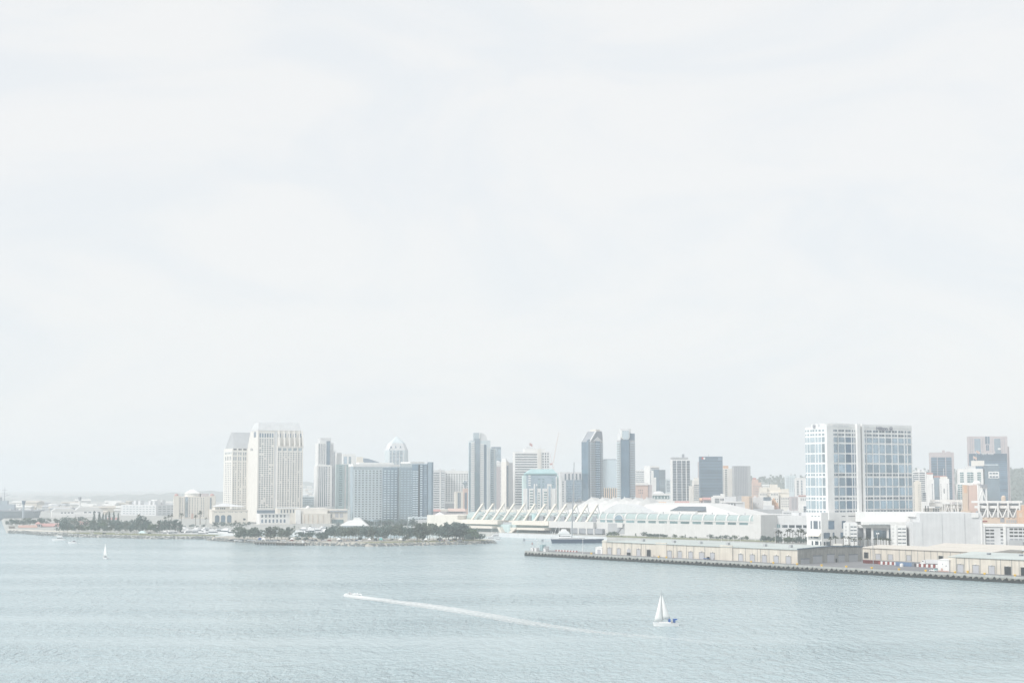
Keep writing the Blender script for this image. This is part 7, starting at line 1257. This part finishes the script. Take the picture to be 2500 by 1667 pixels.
# two-tier white pavilion and tents
D = 2050; t = thing('pavilion', 'white two-tier hipped pavilion roof between the grove and the curved hotel', 'pavilion', tuple(at(829, D, GZ))); k_ = D / 3842; W = 70 * k_; zz = lambda y: Zp(y, D) - GZ; dp = 22
MB().box(3, W - 3, 3, dp - 3, -1, zz(1283)).build('wall', 'pale_grey', t); MB().frust([(0, 0), (W, 0), (W, dp), (0, dp)], zz(1283), [(W * .3, dp * .3), (W * .78, dp * .3), (W * .78, dp * .7), (W * .3, dp * .7)], zz(1270)).build('lower_roof', 'white_roof', t); MB().frust([(W * .42, dp * .36), (W * .78, dp * .36), (W * .78, dp * .64), (W * .42, dp * .64)], zz(1270) - .2, [(W * .5, dp * .42), (W * .7, dp * .42), (W * .7, dp * .58), (W * .5, dp * .58)], zz(1263.5)).build('upper_roof', 'white_roof', t)
t = thing('tent', 'white peaked tent on the roof terrace of the cream west block', 'tent', tuple(at(1074, 1995, Zp(1257.5, 1995)))); MB().frust(circ(0, 0, 8.5, 10), -.3, circ(0, 0, .4, 10), 4.0).build('canopy', 'sail', t)
t = thing('shelter', 'small brown-roofed beach shelter on the park point shore', 'shelter', tuple(G(755, 1319, 3.1))); MB().frust([(-4, -3), (4, -3), (4, 3), (-4, 3)], 2.6, [(-2.2, -1), (2.2, -1), (2.2, 1), (-2.2, 1)], 4.3).build('roof', 'far_tan', t); [MB().tube((x, y, 0), (x, y, 2.6), .15, n=5).build('post', 'dark', t) for x in (-3.4, 3.4) for y in (-2.4, 2.4)]
t = thing('gazebo', 'small pale hipped gazebo on the left shore grass', 'gazebo', tuple(G(347, 1306, 3.5))); MB().frust([(-4.5, -3.5), (4.5, -3.5), (4.5, 3.5), (-4.5, 3.5)], 2.6, [(-1, -.6), (1, -.6), (1, .6), (-1, .6)], 5).build('roof', 'pale_teal', t); [MB().tube((x, y, 0), (x, y, 2.6), .15, n=5).build('post', 'white', t) for x in (-3.8, 3.8) for y in (-2.8, 2.8)]
# parked cars and canopies on the park point and left shore
KR = random.Random(8)
def ground_px(px, D, z=3.1): return tuple(at(px, D, z))
for i in range(46): px = KR.choice([KR.uniform(570, 800), KR.uniform(800, 1130)]); put_car(KR.choice([0, 0, 0, 1, 1, 2, 3, 4]), ground_px(px, KR.uniform(1594, 1612)), KR.uniform(-.25, .25) + (math.pi if KR.random() < .5 else 0), 'under the trees of the park point', 'cars parked on the park point')
for i in range(22): put_car(KR.choice([0, 0, 0, 1, 2]), ground_px(KR.uniform(215, 430), KR.uniform(1822, 1845), 3.45), KR.uniform(-.3, .3), 'on the grassy left shore', 'cars parked on the left shore')
cp = None
for (px, D, m, lab) in ((636, 1606, 'canvas_blue', 'bright blue picnic canopy on the park point'), (645, 1602, 'sail', 'white picnic canopy right of the blue canopy'), (714, 1604, 'sail', 'white picnic canopy near the fishing pier'), (903, 1590, 'sail', 'white picnic canopy below the middle of the grove'), (931, 1590, 'teal_cloth', 'teal picnic canopy below the middle of the grove'), (978, 1590, 'sail', 'white picnic canopy in the right part of the grove'), (828, 1596, 'sail', 'white picnic canopy beside the beach shelter'), (1040, 1592, 'sail', 'white picnic canopy near the right end of the grove'), (405, 1838, 'sail', 'white picnic canopy on the left shore grass'), (425, 1832, 'sail', 'white umbrella-like canopy at the end of the left shore grass')):
    t = thing('canopy', lab, 'canopy', ground_px(px, D, 3.1 if D < 1700 else 3.5)); MB().frust([(-1.9, -1.9), (1.9, -1.9), (1.9, 1.9), (-1.9, 1.9)], 2.2, [(-.2, -.2), (.2, -.2), (.2, .2), (-.2, .2)], 3.6).build('cover', m, t); MB().box(-1.9, 1.9, -1.9, -1.85, 1.7, 2.2).build('valance', m, t); [MB().tube((x, y, 0), (x, y, 2.2), .08, n=4).build('pole', 'white', t) for x in (-1.8, 1.8) for y in (-1.8, 1.8)]
PPL = [person((0, 0, 0), 0, 'person in pale clothes on the park point grass', 'white', 'pale_grey', grp='people on the park point'), person((0, 0, 0), 0, 'person in dark clothes on the park point grass', 'cloth_dark', 'dark_grey', grp='people on the park point'), person((0, 0, 0), 0, 'person in a red top on the park point grass', 'red', 'dark_grey', grp='people on the park point')]
for i in range(30):
    o = PPL[i] if i < 3 else copy_tree(PPL[KR.choice([0, 0, 1, 2])]); px = KR.uniform(700, 1150); o.location = ground_px(px, KR.uniform(1578, 1592), 3.06); o.rotation_euler = (0, 0, KR.uniform(0, 6.28))
# lamp posts along the convention lawn and elsewhere
lp = thing('lamp_post', 'slim white lamp post along the convention lawn', 'lamp post', (0, 0, 0), 0, 'lamp posts along the convention lawn'); MB().tube((0, 0, 0), (0, 0, 9), .14, .09, 6).build('pole', 'white', lp); MB().box(-.7, .7, -.2, .2, 9, 9.3).build('lamp_head', 'white', lp)
for i, px in enumerate((1530, 1609, 1638, 1697, 1728, 1760, 1776, 1789, 1806)): o = lp if i == 0 else copy_tree(lp); o.location = ground_px(px, cl_D(px) - 40, 3.5)
for (px, yt, D, lab) in ((1624, 1276, 1690, 'tall thin light mast before the white gallery wall'), (1842, 1300, 1600, 'white light mast by the end block of the convention centre'), (1891, 1289, 1530, 'white light mast left of the slim palms'), (1910, 1281, 1530, 'tallest white light mast among the slim palms'), (1951, 1293, 1530, 'white light mast at the right end of the slim palms'), (2140, 1302, 1375, 'round-headed twin lamp on the big hotel terrace'), (1201, 1288, 1830, 'thin white mast at the water before the west terraces')):
    t = thing('light_mast', lab, 'light mast', ground_px(px, D, 3.5)); hh = Zp(yt, D) - 3.5; MB().tube((0, 0, 0), (0, 0, hh), .25, .14, 6).build('pole', 'white', t)
    if px == 2140: MB().blob((-.5, 0, hh), .7, .7, .8, 10, 8).blob((1.0, 0, hh + .1), .7, .7, .8, 10, 8).build('lamp_globe', 'white', t)
    else: MB().box(-1.2, 1.2, -.3, .3, hh, hh + .5).build('lamp_head', 'white', t)
t = thing('terrace_kiosk', 'cream flat-roofed kiosk with dark opening on the big hotel terrace', 'kiosk', ground_px(2036, 1372, 3.6)); MB().box(0, 6, 0, 4, 0, 3).build('wall', 'dark_grey', t); MB().box(-.5, 6.5, -.8, 4.2, 3, 5.4).build('fascia', 'cream', t); [MB().tube((x, -.4, 0), (x, -.4, 3), .15, n=5).build('post', 'white', t) for x in (0, 3, 6)]
for i in range(8): tree(2056 + i * 5 + KR.uniform(-1, 1), 1372, KR.uniform(3, 5), 'bush', 'leaf_dark', 'dark shrub on the terrace of the big waterfront hotel', 'shrubs on the big hotel terrace', .9, 3.8)
HAZE_DENSITY = 1.65e-4
# ------------------------------------------------------------------ haze: one closed box of even air round everything
hz = bpy.data.materials.new('haze'); hz.use_nodes = True; hn = hz.node_tree.nodes; hl = hz.node_tree.links
for n in list(hn): hn.remove(n)
ho = hn.new('ShaderNodeOutputMaterial'); hv = hn.new('ShaderNodeVolumePrincipled'); hl.new(hv.outputs[0], ho.inputs['Volume'])
hv.inputs['Color'].default_value = (.87, .915, .95, 1); hv.inputs['Density'].default_value = HAZE_DENSITY; hv.inputs['Anisotropy'].default_value = 0.0
MAT['haze'] = hz
tag(MB().box(-9500, 9500, -900, 15000, -2.0, 215).build('haze', 'haze'), kind='stuff')
